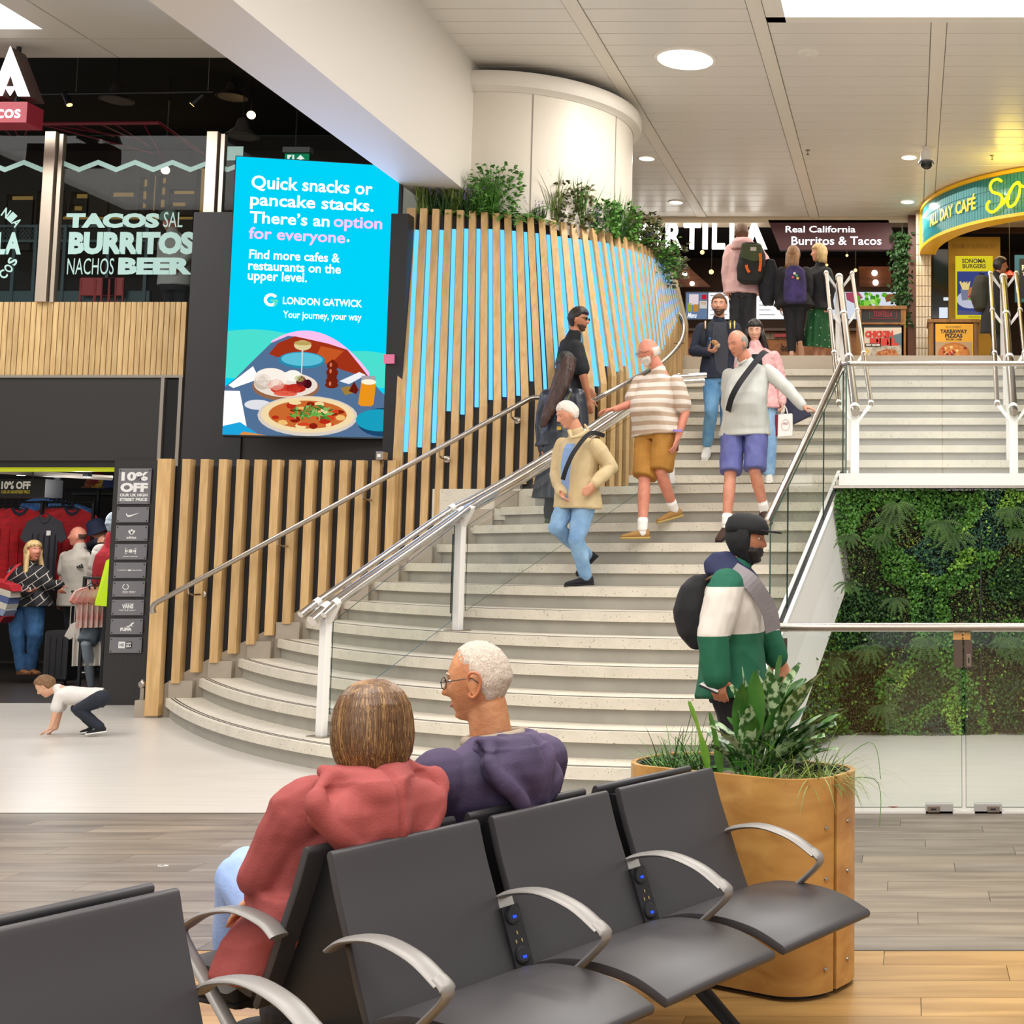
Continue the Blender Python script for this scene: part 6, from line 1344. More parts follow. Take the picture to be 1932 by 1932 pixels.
def bigleaf(par, p, d, L, w, bend, roll, mt, petiole=.0, name='leaf'):
 d = d.normalized(); up = Vector((0, 0, 1)); s = d.cross(up); s = s.normalized() if s.length > .05 else Vector((1, 0, 0)); s = (Matrix.Rotation(roll, 3, d) @ s); q = p.copy(); dd = d.copy(); A, M_, B_ = [], [], []; n = 10
 if petiole:
  m0 = MB(); P_ = [q + d * petiole * i / 3 for i in range(4)]; m0.tube(P_, .004, 5); m0.build('stalk', LG[1], par); q = q + d * petiole
 for i in range(n + 1):
  f = i / n; ww = w * (math.sin(math.pi * min(1, f * .95 + .03)) ** .75) * (1 - .35 * f); nn = s.cross(dd).normalized(); wav = .006 * math.sin(f * 9 + roll * 5)
  A.append(q + s * ww + nn * (ww * .35 + wav)); M_.append(q.copy()); B_.append(q - s * ww + nn * (ww * .35 - wav)); q = q + dd * (L / n); dd = (dd + Vector((0, 0, -bend / n))).normalized()
 m = MB(); m.strip(A, M_); m.strip(M_, B_); m.build(name, mt, par, smooth='full')
def ctr(px, py, Y): return at(px, py, Y)
ag = thing('variegated_plant', 'leafy green plant with silvery patterned leaves rising from the oak planter', 'plant')
base = pw(.07, 0, PH - .06)
specs = [  # tip pixel targets give direction; (px,py, base width, material)
(1472, 1250, .042, 1), (1432, 1275, .04, 0), (1500, 1262, .04, 0), (1400, 1300, .038, 1), (1385, 1302, .042, 0), (1545, 1275, .04, 0), (1515, 1290, .036, 1), (1590, 1350, .045, 0), (1575, 1380, .035, 0), (1340, 1370, .035, 0), (1375, 1360, .03, 1), (1580, 1428, .035, 0), (1330, 1385, .03, 0), (1530, 1330, .035, 1), (1450, 1290, .04, 1), (1415, 1340, .036, 0), (1345, 1400, .03, 0), (1490, 1310, .04, 1), (1420, 1400, .03, 0), (1555, 1400, .036, 0), (1395, 1420, .03, 1), (1540, 1360, .03, 1)]
specs += [(r.uniform(1330, 1600), r.uniform(1345, 1440), .034, r.choice([0, 0, 1])) for _ in range(22)] + [(r.uniform(1400, 1530), r.uniform(1265, 1340), .042, r.choice([0, 1])) for _ in range(8)]
for i, (px, py, w_, k) in enumerate(specs):
 Y = base.y + r.uniform(-.12, .12); tip = at(px, py, Y); b0 = base + Vector((r.uniform(-.06, .06), r.uniform(-.05, .05), 0)); v = tip - b0; L = min(.27, v.length * .62)
 lat = Vector((v.x, v.y, 0)); d = (v + Vector((0, 0, .22 * lat.length + .02))).normalized(); bigleaf(ag, b0, d, L * 1.1, w_ * 1.15, .55 if lat.length > .12 else .25, r.uniform(-.7, .7), M_AG if k == 0 else M_AG2, petiole=max(.02, v.length - L))
ag2 = thing('strap_leaf_plant', 'bright wavy strap leaves leaning over the left end of the planter', 'plant')
for px, py, w_ in ((1302, 1330, .022), (1320, 1440, .025), (1360, 1445, .025), (1395, 1455, .022), (1340, 1350, .02)):
 b0 = pw(-.14 + r.uniform(-.08, .08), -.02, PH - .05); tip = at(px, py, b0.y - .03); v = tip - b0; bigleaf(ag2, b0, v.normalized() + Vector((0, 0, .25)), v.length * 1.05, w_, .5, .5, LG[2] if px == 1302 else LG[1])
for nm, a_, n__, lab in (('grass_plant', -.28, 150, 'tuft of fine dark grass at the left end of the planter'), ('grass_plant', .30, 190, 'fine trailing grass spilling over the right end of the planter')):
 t = thing(nm, lab, 'plant'); m = MB()
 for j in range(n__):
  b0 = pw(a_ + r.uniform(-.1, .1), r.uniform(-.1, .1), PH - .05); a = r.uniform(0, 6.28); e = r.uniform(.3, 1.2); blade(m, b0, Vector((math.cos(a) * e + (.5 if a_ > 0 else -.2), math.sin(a) * e * .8 - .1, r.uniform(.5, 1.1))), r.uniform(.12, .26) * (1.5 if a_ > 0 and r.random() < .15 else 1), .0028, r.uniform(1.2, 3.0) if a_ > 0 else r.uniform(.4, 1.4), 8)
 m.build('blades', leafmat('grass_dark', '#27481a', '#5a8a35') if a_ < 0 else leafmat('grass_olive', '#4a6424', '#8a9c4c'), t)
t = thing('grass_plant', 'few long thin stems arching high out of the planter', 'plant'); m = MB()
for px, py, qx, qy in ((1290, 1400, 1305, 1345), (1275, 1390, 1290, 1440), (1650, 1470, 1660, 1560), (1640, 1400, 1662, 1470)):
 b0 = pw(-.3 if px < 1400 else .32, 0, PH - .05); m.tube(smooth_path([b0, at(px, py, b0.y), at(qx, qy, b0.y - .05)], 6), .0014, 5)
m.build('stems', LG[1], t)['kind'] = 'stuff'
for px, py, n_, c in ((315, 1634, 'white paper scrap on the grey planks', '#f2efe8'), (548, 1437, 'small white tissue scrap at the foot of the bottom step', '#f2efe8'), (1684, 1523, 'tiny red scrap on the floor behind the glass gate', '#c84a3a')):
 p = atz(px, py, .001); t = thing('paper_scrap', n_, 'litter', loc=p); m = MB(); rr = random.Random(px)
 for k in range(5):
  cx, cy = rr.uniform(-.03, .03), rr.uniform(-.01, .01); m.prism([(cx + .014 * math.cos(a), cy + .008 * math.sin(a), 0) for a in (0, 1.1, 2.4, 3.3, 4.8)], (0, 0, .004))
 m.build('paper', mat('scrap' + c, c, .8), t)
# == people
def remesh(mb, voxel=.007, smooth=2, wrinkle=0.0, wscale=(9, 9, 5), seed=0, fold=None):
 me = bpy.data.meshes.new('body'); me.from_pydata(mb.v, [], mb.f); o = bpy.data.objects.new('tmp', me); COL.objects.link(o)
 b = bmesh.new(); b.from_mesh(me); bmesh.ops.remove_doubles(b, verts=b.verts, dist=1e-5); bmesh.ops.recalc_face_normals(b, faces=b.faces); b.to_mesh(me); b.free()
 md = o.modifiers.new('r', 'REMESH'); md.mode = 'VOXEL'; md.voxel_size = voxel; md.use_smooth_shade = True
 if smooth: sm = o.modifiers.new('s', 'SMOOTH'); sm.factor = .5; sm.iterations = smooth
 dg = bpy.context.evaluated_depsgraph_get(); r = bpy.data.meshes.new_from_object(o.evaluated_get(dg)); bpy.data.objects.remove(o); bpy.data.meshes.remove(me)
 if wrinkle or fold:
  n = [v.normal.copy() for v in r.vertices]
  for v, k in zip(r.vertices, n):
   c = v.co; d = 0
   if wrinkle:
    q = noise.noise(Vector((c.x * wscale[0] + seed, c.y * wscale[1], c.z * wscale[2]))); q2 = noise.noise(Vector((c.x * wscale[0] * 2.3, c.y * wscale[1] * 2.3 + seed, c.z * wscale[2] * 1.6)))
    d = wrinkle * (1 - 2 * abs(q) + .6 * q2)
   if fold: d += fold(c)
   v.co = c + k * d
 r.polygons.foreach_set('use_smooth', [True] * len(r.polygons)); r.update(); return r
def loft(m, secs, seg=22, pw_=2.3):
 """closed loft through elliptical sections (centre, side, forward, half width, half depth)"""
 vs = []
 for c, s, f, a, b in secs:
  for k in range(seg):
   w = 2 * math.pi * k / seg; cx, sy = math.cos(w), math.sin(w); e = 2 / pw_
   vs.append(c + s * (a * math.copysign(abs(cx) ** e, cx)) + f * (b * math.copysign(abs(sy) ** e, sy)))
 n = len(secs); fs = [(i * seg + k, i * seg + (k + 1) % seg, (i + 1) * seg + (k + 1) % seg, (i + 1) * seg + k) for i in range(n - 1) for k in range(seg)]
 fs += [tuple(range(seg - 1, -1, -1)), tuple((n - 1) * seg + k for k in range(seg))]; m.add(vs, fs)
def limb(m, pts, rs):
 P = [Vector(p) for p in pts]; Q, R_ = [], []
 for i in range(len(P) - 1):
  for k in range(4): t = k / 4; Q.append(P[i].lerp(P[i + 1], t)); R_.append(rs[i] + (rs[i + 1] - rs[i]) * t)
 Q.append(P[-1]); R_.append(rs[-1]); m.tube(Q, R_, 14)
 for p, r_ in zip(P, rs): m.ball(p, r_ * .985, 12, 8)
def head_point(d, s=1.0, fat=1.0):
 """surface of a head for unit direction d (x right, y forward, z up)"""
 x, y, z = d; X, Y, Z = .076 * x, .098 * y, .118 * z
 if Z < 0:
  t = -Z / .118; X *= 1 - .30 * t ** 1.5 / fat; Y *= (1 - .5 * t) if y < 0 else (1 - .02 * t)
  if y > 0: Y *= 1 + .85 * t ** 4 / 1.0
 if Y > .04: Y -= .16 * (Y - .04)
 f = max(0, y)
 g = lambda a, b: math.exp(-(a / b) ** 2)
 if y > 0:
  pr = 0
  if Z < .024: pr = min(1, max(0, (.024 - Z) / .050)) if Z > -.026 else max(0, 1 - ((-.026 - Z) / .013))
  Y += .031 * pr * g(X, .0115 + .006 * pr)
  Y += .006 * g(Z - .032, .011) * g(X, .045)
  Y -= .011 * (g(X - .031, .014) + g(X + .031, .014)) * g(Z - .012, .013)
  Y += .0055 * (g(X - .04, .02) + g(X + .04, .02)) * g(Z + .018, .018)
  Y += .006 * g(X, .022) * (g(Z + .055, .006) + g(Z + .068, .006)) - .004 * g(X, .02) * g(Z + .0615, .003)
  Y += .009 * g(X, .02) * g(Z + .098, .014) - .004 * g(X, .03) * g(Z + .082, .007)
 return Vector((X, Y, Z)) * s
class Frame:
 def __init__(s, c, fwd, up=(0, 0, 1)):
  s.f = Vector(fwd).normalized(); u = Vector(up); s.r = s.f.cross(u).normalized(); s.u = s.r.cross(s.f).normalized(); s.c = Vector(c)
 def __call__(s, x, y=None, z=None):
  if y is None: x, y, z = x
  return s.c + s.r * x + s.f * y + s.u * z
def sphere_dirs(seg, rings):
 return [[Vector((math.sin(math.pi * i / rings) * math.cos(2 * math.pi * k / seg), math.sin(math.pi * i / rings) * math.sin(2 * math.pi * k / seg), math.cos(math.pi * i / rings))) for k in range(seg)] for i in range(rings + 1)]
HS_, HR_ = 120, 76
SD = sphere_dirs(HS_, HR_); HC = {}
def add_head(m, fr, s=1.0, fat=1.0, ears=True):
 if fat not in HC: HC[fat] = [head_point(d, 1.0, fat) for row in SD for d in row]
 vs = [fr(p * s) for p in HC[fat]]; seg, rings = HS_, HR_
 m.add(vs, [(i * seg + k, (i + 1) * seg + k, (i + 1) * seg + (k + 1) % seg, i * seg + (k + 1) % seg) for i in range(rings) for k in range(seg)])
 if ears:
  for sx in (-1, 1):
   R_ = Matrix((fr.r, fr.f, fr.u)).transposed() @ Matrix.Rotation(sx * -.35, 3, 'Z')
   m.ball(fr(sx * .078 * s, -.008 * s, -.008 * s), (.007 * s, .018 * s, .031 * s), 12, 10, R_); m.ball(fr(sx * .079 * s, -.005 * s, -.032 * s), (.006 * s, .009 * s, .011 * s), 8, 6)
def hair_shell(name, par, fr, mask, thick, mt, s=1.0, fat=1.0, jag=.15, seg=96, rings=80, nz=.003, nsc=60, mesh_only=False, stretch=(1, 1, .3)):
 """hair grown from the head surface where mask(d) > 0"""
 D = sphere_dirs(seg, rings); m = MB(); idx = {}
 for i in range(rings + 1):
  for k in range(seg):
   d = D[i][k]; j = noise.noise(Vector((d.x * 14, d.y * 14, d.z * 5))) * jag; v = mask(d) + j
   t = min(1, max(0, v / .25)) if v > -.1 else -1
   if t < 0: continue
   p = head_point(d, s, fat); nrm = Vector((d.x / .076, d.y / .098, d.z / .118)).normalized()
   th = (thick(d) if callable(thick) else thick) * (t ** .5) - .004 * (1 - t); th += nz * noise.noise(Vector((p.x * nsc * stretch[0], p.y * nsc * stretch[1], p.z * nsc * stretch[2]))) * t
   idx[(i, k)] = len(m.v); m.v.append(tuple(fr(p + nrm * th)))
 for i in range(rings):
  for k in range(seg):
   q = [(i, k), (i + 1, k), (i + 1, (k + 1) % seg), (i, (k + 1) % seg)]
   if all(a in idx for a in q): m.f.append(tuple(idx[a] for a in q)); m.mi.append(0)
 return m.build(name, mt, par, smooth='full')
def hand(m, w, d, pn, s=1.0, curl=.35, side=1, spread=.1):
 """palm, four fingers and a thumb. d: pointing direction, pn: palm normal (fingers curl towards it), side: +1 thumb towards d x pn"""
 d = Vector(d).normalized(); pn = Vector(pn); pn = (pn - d * pn.dot(d)).normalized(); sd = d.cross(pn) * side
 secs = [(w + d * (a * s), sd, pn, b * s, c * s) for a, b, c in ((-.015, .024, .019), (.01, .029, .017), (.045, .039, .014), (.078, .041, .012), (.088, .036, .008))]
 loft(m, secs, 14, 2.2)
 for i, (o, L, r_) in enumerate(((.030, .070, .0088), (.010, .079, .0092), (-.011, .073, .0088), (-.030, .058, .0080))):
  b = w + d * .08 * s + sd * o * s; dd = (d + sd * (o * spread * 12)).normalized(); P = [b]; c = curl * (.8 + .12 * i)
  q = b
  for sl in (.46, .30, .24):
   dd = (dd * math.cos(c) + pn * math.sin(c)).normalized(); q = q + dd * L * sl * s; P.append(q)
  limb(m, P, [r_ * s, r_ * .97 * s, r_ * .9 * s, r_ * .75 * s])
 b = w + d * .018 * s + sd * .026 * s; dd = (d * .62 + sd * .7 + pn * .35).normalized(); P = [b, b + dd * .036 * s]; dd = (dd + d * .5 + pn * curl * .8).normalized(); P.append(P[-1] + dd * .03 * s); dd = (dd + pn * curl * .6 + d * .2).normalized(); P.append(P[-1] + dd * .024 * s)
 limb(m, P, [.014 * s, .0115 * s, .010 * s, .0078 * s])
def shoe(par, ank, toe, mt, sole, s=1.0, up=(0, 0, 1), high=.085, name='shoe', lace=None):
 toe = Vector(toe).normalized(); up = Vector(up); r_ = toe.cross(up).normalized(); up = r_.cross(toe).normalized(); ank = Vector(ank)
 g = ank - up * .075 * s; m = MB()
 secs = [(g + toe * (a * s) + up * (h * s), r_, up, w_ * s, t_ * s) for a, h, w_, t_ in ((-.062, .035, .022, .024), (-.055, .04, .032, .036), (-.02, .045, .037, .043), (.02, .043, .036, .04), (.07, .035, .042, .030), (.12, .028, .046, .024), (.16, .024, .042, .019), (.185, .02, .028, .013))]
 loft(m, secs, 18, 2.4); loft(m, [(ank + up * (z * s) - toe * .008 * s, r_, toe, .036 * s, .043 * s) for z in (-.04, 0, high - .075)], 14)
 o = link(name, remesh(m, .008, 1), par); o.data.materials.append(mt); m = MB()
 loft(m, [(g + toe * (a * s) + up * (.008 * s), r_, up, w_ * s, .011 * s) for a, w_ in ((-.066, .024), (-.058, .034), (0, .038), (.06, .044), (.12, .049), (.165, .044), (.19, .028))], 16, 3); m.build('sole', sole, o, smooth=True)
 if lace:
  for k in range(4): m = MB(); c = g + toe * (.035 + .02 * k) * s + up * (.083 - .009 * k) * s; m.tube([c - r_ * .022 * s, c + up * .004, c + r_ * .022 * s], .003, 5); m.build('lace', lace, o)
 return o
SKIN = {}
def skin(name, a, b=None):
 if name not in SKIN:
  SKIN[name] = mat('skin_' + name, a, .5, col2=b or a, vscale=14, bump=.08, bscale=180); SKIN[name].node_tree.nodes['Principled BSDF'].inputs['Subsurface Weight'].default_value = .12; SKIN[name].node_tree.nodes['Principled BSDF'].inputs['Subsurface Radius'].default_value = (.01, .004, .002)
 return SKIN[name]
def cloth(name, a, b=None, vs=10, rough=.8): return mat(name, a, rough, col2=b, vscale=vs, bump=.15, bscale=160) if b else mat(name, a, rough, var=.06, vscale=vs, bump=.15, bscale=160)
EYEW = mat('eye_white', '#e8e2da', .3); EYED = mat('eye_dark', '#2a1c14', .2)
def face_bits(par, fr, s, brow='#4a3a2c', lips='#a8625a', closed=False, smile=False):
 b = mat('brow' + brow, brow, .8)
 for sx in (-1, 1):
  m = MB(); m.ball(fr(sx * .031 * s, .0705 * s, .012 * s), (.012 * s, .010 * s, .0065 * s), 12, 8, Matrix((fr.r, fr.f, fr.u)).transposed()); e = m.build('eye', EYEW if not closed else mat('eyelid', '#b88468', .6), par, smooth='full')
  if not closed: m = MB(); m.ball(fr(sx * .031 * s, .0785 * s, .012 * s), .0042 * s, 8, 6); m.build('iris', EYED, e, smooth='full')
  m = MB(); m.tube([fr(sx * x * s, y * s, z * s) for x, y, z in ((.016, .086, .031), (.03, .083, .036), (.046, .070, .031))], [.003 * s, .0035 * s, .002 * s], 6); m.build('eyebrow', b, par)
 m = MB(); w_ = .03 if smile else .022; dz = .006 if smile else -.001
 m.tube([fr(-w_ * s, .076 * s, (-.0615 + dz) * s), fr(-.01 * s, .0845 * s, -.062 * s), fr(0, .0855 * s, -.0625 * s), fr(.01 * s, .0845 * s, -.062 * s), fr(w_ * s, .076 * s, (-.0615 + dz) * s)], [.002 * s, .005 * s, .0052 * s, .005 * s, .002 * s], 8); m.build('lips', mat('lips' + lips, lips, .5), par, smooth='full')
def torso_secs(P, C, sp, sc, hip=.165, waist=.15, chest=.175, dep=.115, belly=0.0, neck=.065, ease=1.0, lo=-.12, shoulders=.19):
 ax = (C - P); L = ax.length; up = ax.normalized(); out = []
 for t, a, b, f in ((lo, hip * .96, dep * .98, 0), (0.0, hip, dep * 1.02, .0), (.22, (hip + waist) / 2, dep * .98, .3), (.42, waist, dep * .93, .8), (.62, (waist + chest) / 2 + .008, dep * 1.0, .7), (.8, chest, dep * 1.03, .2), (.93, chest * 1.0, dep * .95, 0), (1.02, shoulders * .98, dep * .74, 0), (1.08, shoulders * .74, dep * .62, 0), (1.15, shoulders * .42, dep * .5, 0)):
  s = (sp * (1 - max(0, t)) + sc * max(0, t)).normalized(); fw = up.cross(s).normalized(); bb = b + belly * f * .5
  out.append((P + ax * t + fw * belly * f * .5, s, fw, a * ease, bb * ease))
 return out
def person(label, J, s=1.0, skin_mt=None, top=None, bottom=None, top_ease=1.06, sleeve='long', leg='long', hem=.0, shoes=None, head_dir=(0, -1, 0), head_up=(0, 0, 1), belly=0.0, fat=1.0, fem=False, voxel=.008, feet=None, hands=None, hs=1.0, wr=.005, bottom_ease=1.1, skirt=None, sleeve_r=1.25, group=None, toe=None, ears=True, thigh=1.0, body_bits=True, build=1.0):
 """J: joints in the hall. sR/sL shoulders, eR/eL elbows, wR/wL wrists, hR/hL hips, kR/kL knees, aR/aL ankles, n neck base, h head centre"""
 base = (J['aR'] + J['aL']) / 2; t = thing('person', label, 'person', group);
 P = (J['hR'] + J['hL']) / 2; C = (J['sR'] + J['sL']) / 2; sp = (J['hR'] - J['hL']).normalized(); sc = (J['sR'] - J['sL']).normalized()
 shw = (J['sR'] - J['sL']).length / 2
 kw = dict(hip=(.165 if not fem else .175) * s * build, waist=(.15 if not fem else .128) * s * build, chest=(.165 if not fem else .145) * s * build, dep=.112 * s * build, belly=belly * s, shoulders=shw)
 fr = Frame(J['h'], head_dir, head_up)
 m = MB(); loft(m, torso_secs(P, C, sp, sc, ease=.93, **kw)); add_head(m, fr, s * hs, fat, ears)
 nb = J.get('n', C); limb(m, [nb - (J['h'] - nb) * .2, fr(0, -.018 * s, -.07 * s * hs)], [.06 * s * (.9 if fem else 1.05), .052 * s * (.85 if fem else 1.05)])
 AR = [.053 * s, .040 * s, .027 * s]
 for q in 'RL':
  limb(m, [J['s' + q], J['e' + q], J['w' + q]], [r_ * (.85 if fem else 1) for r_ in AR])
  hd = (hands or {}).get(q, {}); d = hd.get('d', (J['w' + q] - J['e' + q])); hand(m, J['w' + q], d, hd.get('n', sp * (1 if q == 'L' else -1)), s * (.9 if fem else 1), hd.get('curl', .35), hd.get('side', 1), hd.get('spread', .1))
  limb(m, [J['h' + q], J['k' + q], J['a' + q]], [.083 * s * thigh, .054 * s * thigh, .036 * s]); kk = J['k' + q].lerp(J['a' + q], .3)
  limb(m, [J['k' + q], kk, J['a' + q]], [.05 * s, .055 * s * thigh, .036 * s])
 bd = link('body', remesh(m, voxel, 1), t); bd.data.materials.append(skin_mt)
 if bottom:
  m = MB(); sx = torso_secs(P, C, sp, sc, ease=1.05, **kw); loft(m, sx[:3])
  for q in 'RL':
   K, A = J['k' + q], J['a' + q]; e = bottom_ease
   if leg == 'long': limb(m, [J['h' + q], K, K.lerp(A, .5), A.lerp(K, .04)], [.092 * s * thigh * e, .062 * s * e * thigh, .056 * s * e, .05 * s * e])
   elif leg == 'short':
    en = J['h' + q].lerp(K, .93); v = (K - J['h' + q]).normalized(); sdv = sp; fv = v.cross(sdv).normalized()
    loft(m, [(J['h' + q] - v * .03, sdv, fv, .084 * s * e * thigh, .1 * s * e), (J['h' + q].lerp(K, .5), sdv, fv, .082 * s * e * thigh, .093 * s * e), (en, sdv, fv, .08 * s * e * thigh, .088 * s * e), (en + v * .012, sdv, fv, .078 * s * e * thigh, .086 * s * e)], 18)
  o = link('trousers' if leg == 'long' else 'shorts', remesh(m, voxel, 1, wr * 1.1, (11, 11, 7), 3), t); o.data.materials.append(bottom)
 if skirt:
  m = MB(); zb, r0, r1, mt = skirt; fw = Vector((sp.y, -sp.x, 0)); cb = Vector(((J['aR'] + J['aL']) / 2 * .6 + P * .4)); cb.z = zb; n = 72; L1, L2 = [], []
  rows = []
  for i in range(9):
   f = i / 8; c = P.lerp(cb, f); c.z = P.z + .06 + (zb - P.z - .06) * f; row = []
   for k in range(n + 1):
    a = 2 * math.pi * k / n; rr = (r0 + (r1 - r0) * f ** .8) * (1 + .09 * f * math.sin(a * 13)); row.append(c + sp * rr * math.cos(a) + fw * rr * .85 * math.sin(a))
   rows.append(row)
  for a_, b_ in zip(rows, rows[1:]): m.strip(a_, b_)
  m.build('skirt', mt, t, smooth='full')
 if top:
  m = MB(); sx = torso_secs(P, C, sp, sc, ease=top_ease, **kw); up = (C - P).normalized()
  sx = sx[1:] if hem <= 0 else sx[1:]
  sx = [(c, s_, f_, a_ * (1.19 - .06 * i if i < 3 else 1), b_ * (1.17 - .05 * i if i < 3 else 1)) for i, (c, s_, f_, a_, b_) in enumerate(sx)]
  if hem: c, s_, f_, a_, b_ = sx[0]; sx = [(c - up * hem, s_, f_, a_ * 1.03, b_ * 1.04)] + sx
  loft(m, sx)
  for q in 'RL':
   S0, E0, W0 = J['s' + q], J['e' + q], J['w' + q]; k = sleeve_r
   if sleeve == 'long': limb(m, [S0, S0.lerp(E0, .3), E0, W0.lerp(E0, .02)], [.050 * s * k, .054 * s * k, .046 * s * k, .036 * s * k])
   elif sleeve == 'half': v = (E0 - S0).normalized(); limb(m, [S0, S0.lerp(E0, .72)], [.053 * s * k, .057 * s * k])
  limb(m, [C.lerp(nb, .3), nb.lerp(J['h'], .12)], [.085 * s, .066 * s])
  o = link('top', remesh(m, voxel, 1, wr, (8, 8, 6), 7), t); o.data.materials.append(top)
 if shoes:
  for q in 'RL':
   td = (toe or {}).get(q, None) or Vector(head_dir).normalized(); shoe(t, J['a' + q], td, shoes[0], shoes[1], s * (.9 if fem else 1), lace=shoes[2] if len(shoes) > 2 else None)
 return t, fr
def socks(t, J, s, z=.09, c='#efece6'):
 for q in 'RL': m = MB(); A, K = J['a' + q], J['k' + q]; v = (K - A).normalized(); limb(m, [A - v * .02, A + v * z], [.043 * s, .045 * s]); m.build('sock', mat('sock' + c, c, .9), t, smooth='full')
def strap(t, pts, w, mt, name='strap', nrm=(0, -1, 0), th=.006):
 P = smooth_path(pts, 6); A, B_, C_, D_ = [], [], [], []
 for i, p in enumerate(P):
  tg = (P[min(i + 1, len(P) - 1)] - P[max(i - 1, 0)]).normalized(); n = Vector(nrm); s_ = tg.cross(n).normalized(); n = s_.cross(tg)
  A.append(p - s_ * w / 2); B_.append(p + s_ * w / 2); C_.append(p + s_ * w / 2 + n * th); D_.append(p - s_ * w / 2 + n * th)
 m = MB(); m.strip(A, B_, C_, D_); return m.build(name, mt, t)
def fringe(lo=-.55, hi=.25, back=.1): return lambda d: min(d.z - lo + (.0 if d.y < 0 else d.y * .8), (hi - d.z), back + .12 - d.y) * 1.2
short = lambda d: (d.z - (-.45 if d.y < -.25 else -.05 + .55 * max(0, d.y + .25) if d.y < .45 else .42)) * (1.5)
def shortcut(front=.45, back=-.55): return lambda d: (d.z - (back if d.y < -.3 else back + (-.05 - back) * min(1, (d.y + .3) / .25) if d.y < -.05 else -.05 + (front + .05) * min(1, (d.y + .05) / .55))) * 1.6
H_ = lambda px, py, Y: at(px, py, Y)
def JJ(Y, **k):
 out = {}
 for n, v in k.items(): out[n] = at(v[0], v[1], Y + (v[2] if len(v) > 2 else 0))
 return out
SK1 = skin('fair', '#c98a6c', '#dca184'); SK2 = skin('ruddy', '#c47a62', '#d9917a'); SK3 = skin('tan', '#a8694a', '#bf8262'); SK4 = skin('old', '#c4895f', '#d8a078')
BLK = cloth('black_cloth', '#15151a'); BLACKLE = mat('black_leather', '#262c36', .32, var=.1, vscale=6, bump=.2, bscale=20)
WHITE_H = mat('white_hair', '#d9cfc4', .8, var=.12, vscale=60, bump=.3, bscale=160, bstretch=(1, 1, .2)); DARK_H = mat('dark_hair', '#1c1412', .45, var=.3, vscale=50, stretch=(1, 1, .1), bump=.4, bscale=120, bstretch=(1, 1, .15)); BROWN_H = mat('brown_hair', '#5a3d28', .6, var=.25, vscale=50, stretch=(1, 1, .15), bump=.3, bscale=120, bstretch=(1, 1, .2)); BLOND_H = mat('blonde_hair', '#b8935a', .55, col2='#dcc08c', vscale=50, stretch=(1, 1, .1), bump=.3, bscale=120, bstretch=(1, 1, .15))
JEAN = cloth('light_jeans', '#6d93bd', '#8fb4d4', 7); JEAN2 = cloth('mid_jeans', '#4f83b0', '#74a4c8', 7)
# -- 1 man in the beige jacket
J = JJ(11.0, h=(1071, 782, -.05), n=(1090, 820), sR=(1062, 840, .12), sL=(1124, 842, -.08), eR=(1050, 895, .08), wR=(1060, 930, -.12), eL=(1152, 882, -.02), wL=(1122, 912, -.17), hR=(1075, 945, .06), hL=(1105, 945, -.04), kR=(1050, 995, -.1), aR=(1108, 1048, .3), kL=(1088, 1018, -.12), aL=(1106, 1088, .0))
t, fr = person('white-haired man in a beige jacket and jeans walking down the curved steps', J, .93, SK1, cloth('beige_jacket', '#c2ac82', '#cdb88e'), JEAN, hem=.06, top_ease=1.16, shoes=(BLK, BLK), head_dir=(-.8, -.5, -.42), head_up=(-.3, -.2, 1), belly=.03, toe={'R': (-.7, -.3, -.75), 'L': (-.95, -.3, -.05)}, wr=.006, sleeve_r=1.35, voxel=.007)
hair_shell('hair', t, fr, shortcut(.5, -.55), .009, WHITE_H, .93); face_bits(t, fr, .93, '#c8beb0', '#b0665c', closed=True)
fw = Vector((-.8, -.6, 0)); c = (J['sR'] + J['sL']) / 2
m = MB(); sx = torso_secs((J['hR'] + J['hL']) / 2, c, (J['hR'] - J['hL']).normalized(), (J['sR'] - J['sL']).normalized(), hip=.165 * .93, waist=.15 * .93, chest=.165 * .93, dep=.112 * .93, belly=.028, shoulders=.15, ease=1.0)
A_, B__ = [], []
for (cc, s_, f_, a_, b_) in sx[1:8]:
 if f_.dot(fw) < 0: f_ = -f_
 A_.append(cc + f_ * (b_ * 1.27 + .012) - s_ * .045); B__.append(cc + f_ * (b_ * 1.27 + .012) + s_ * .03)
m.strip(A_, B__, [p - fw * .03 for p in B__], [p - fw * .03 for p in A_]); m.build('shirt', cloth('blue_shirt', '#7f9cc8'), t)
strap(t, [at(1140, 822, 10.98), at(1113, 818, 10.85), at(1085, 850, 10.72), at(1070, 880, 10.68), at(1062, 905, 10.7)], .035, BLK, 'bag_strap')
m = MB(); m.tube([at(1074, 812, 10.82), at(1078, 826, 10.76), at(1095, 822, 10.84), at(1110, 812, 10.95), at(1104, 803, 11.08)], .018, 8, flat=.6); m.build('collar', MATS['beige_jacket'], t, smooth=True)
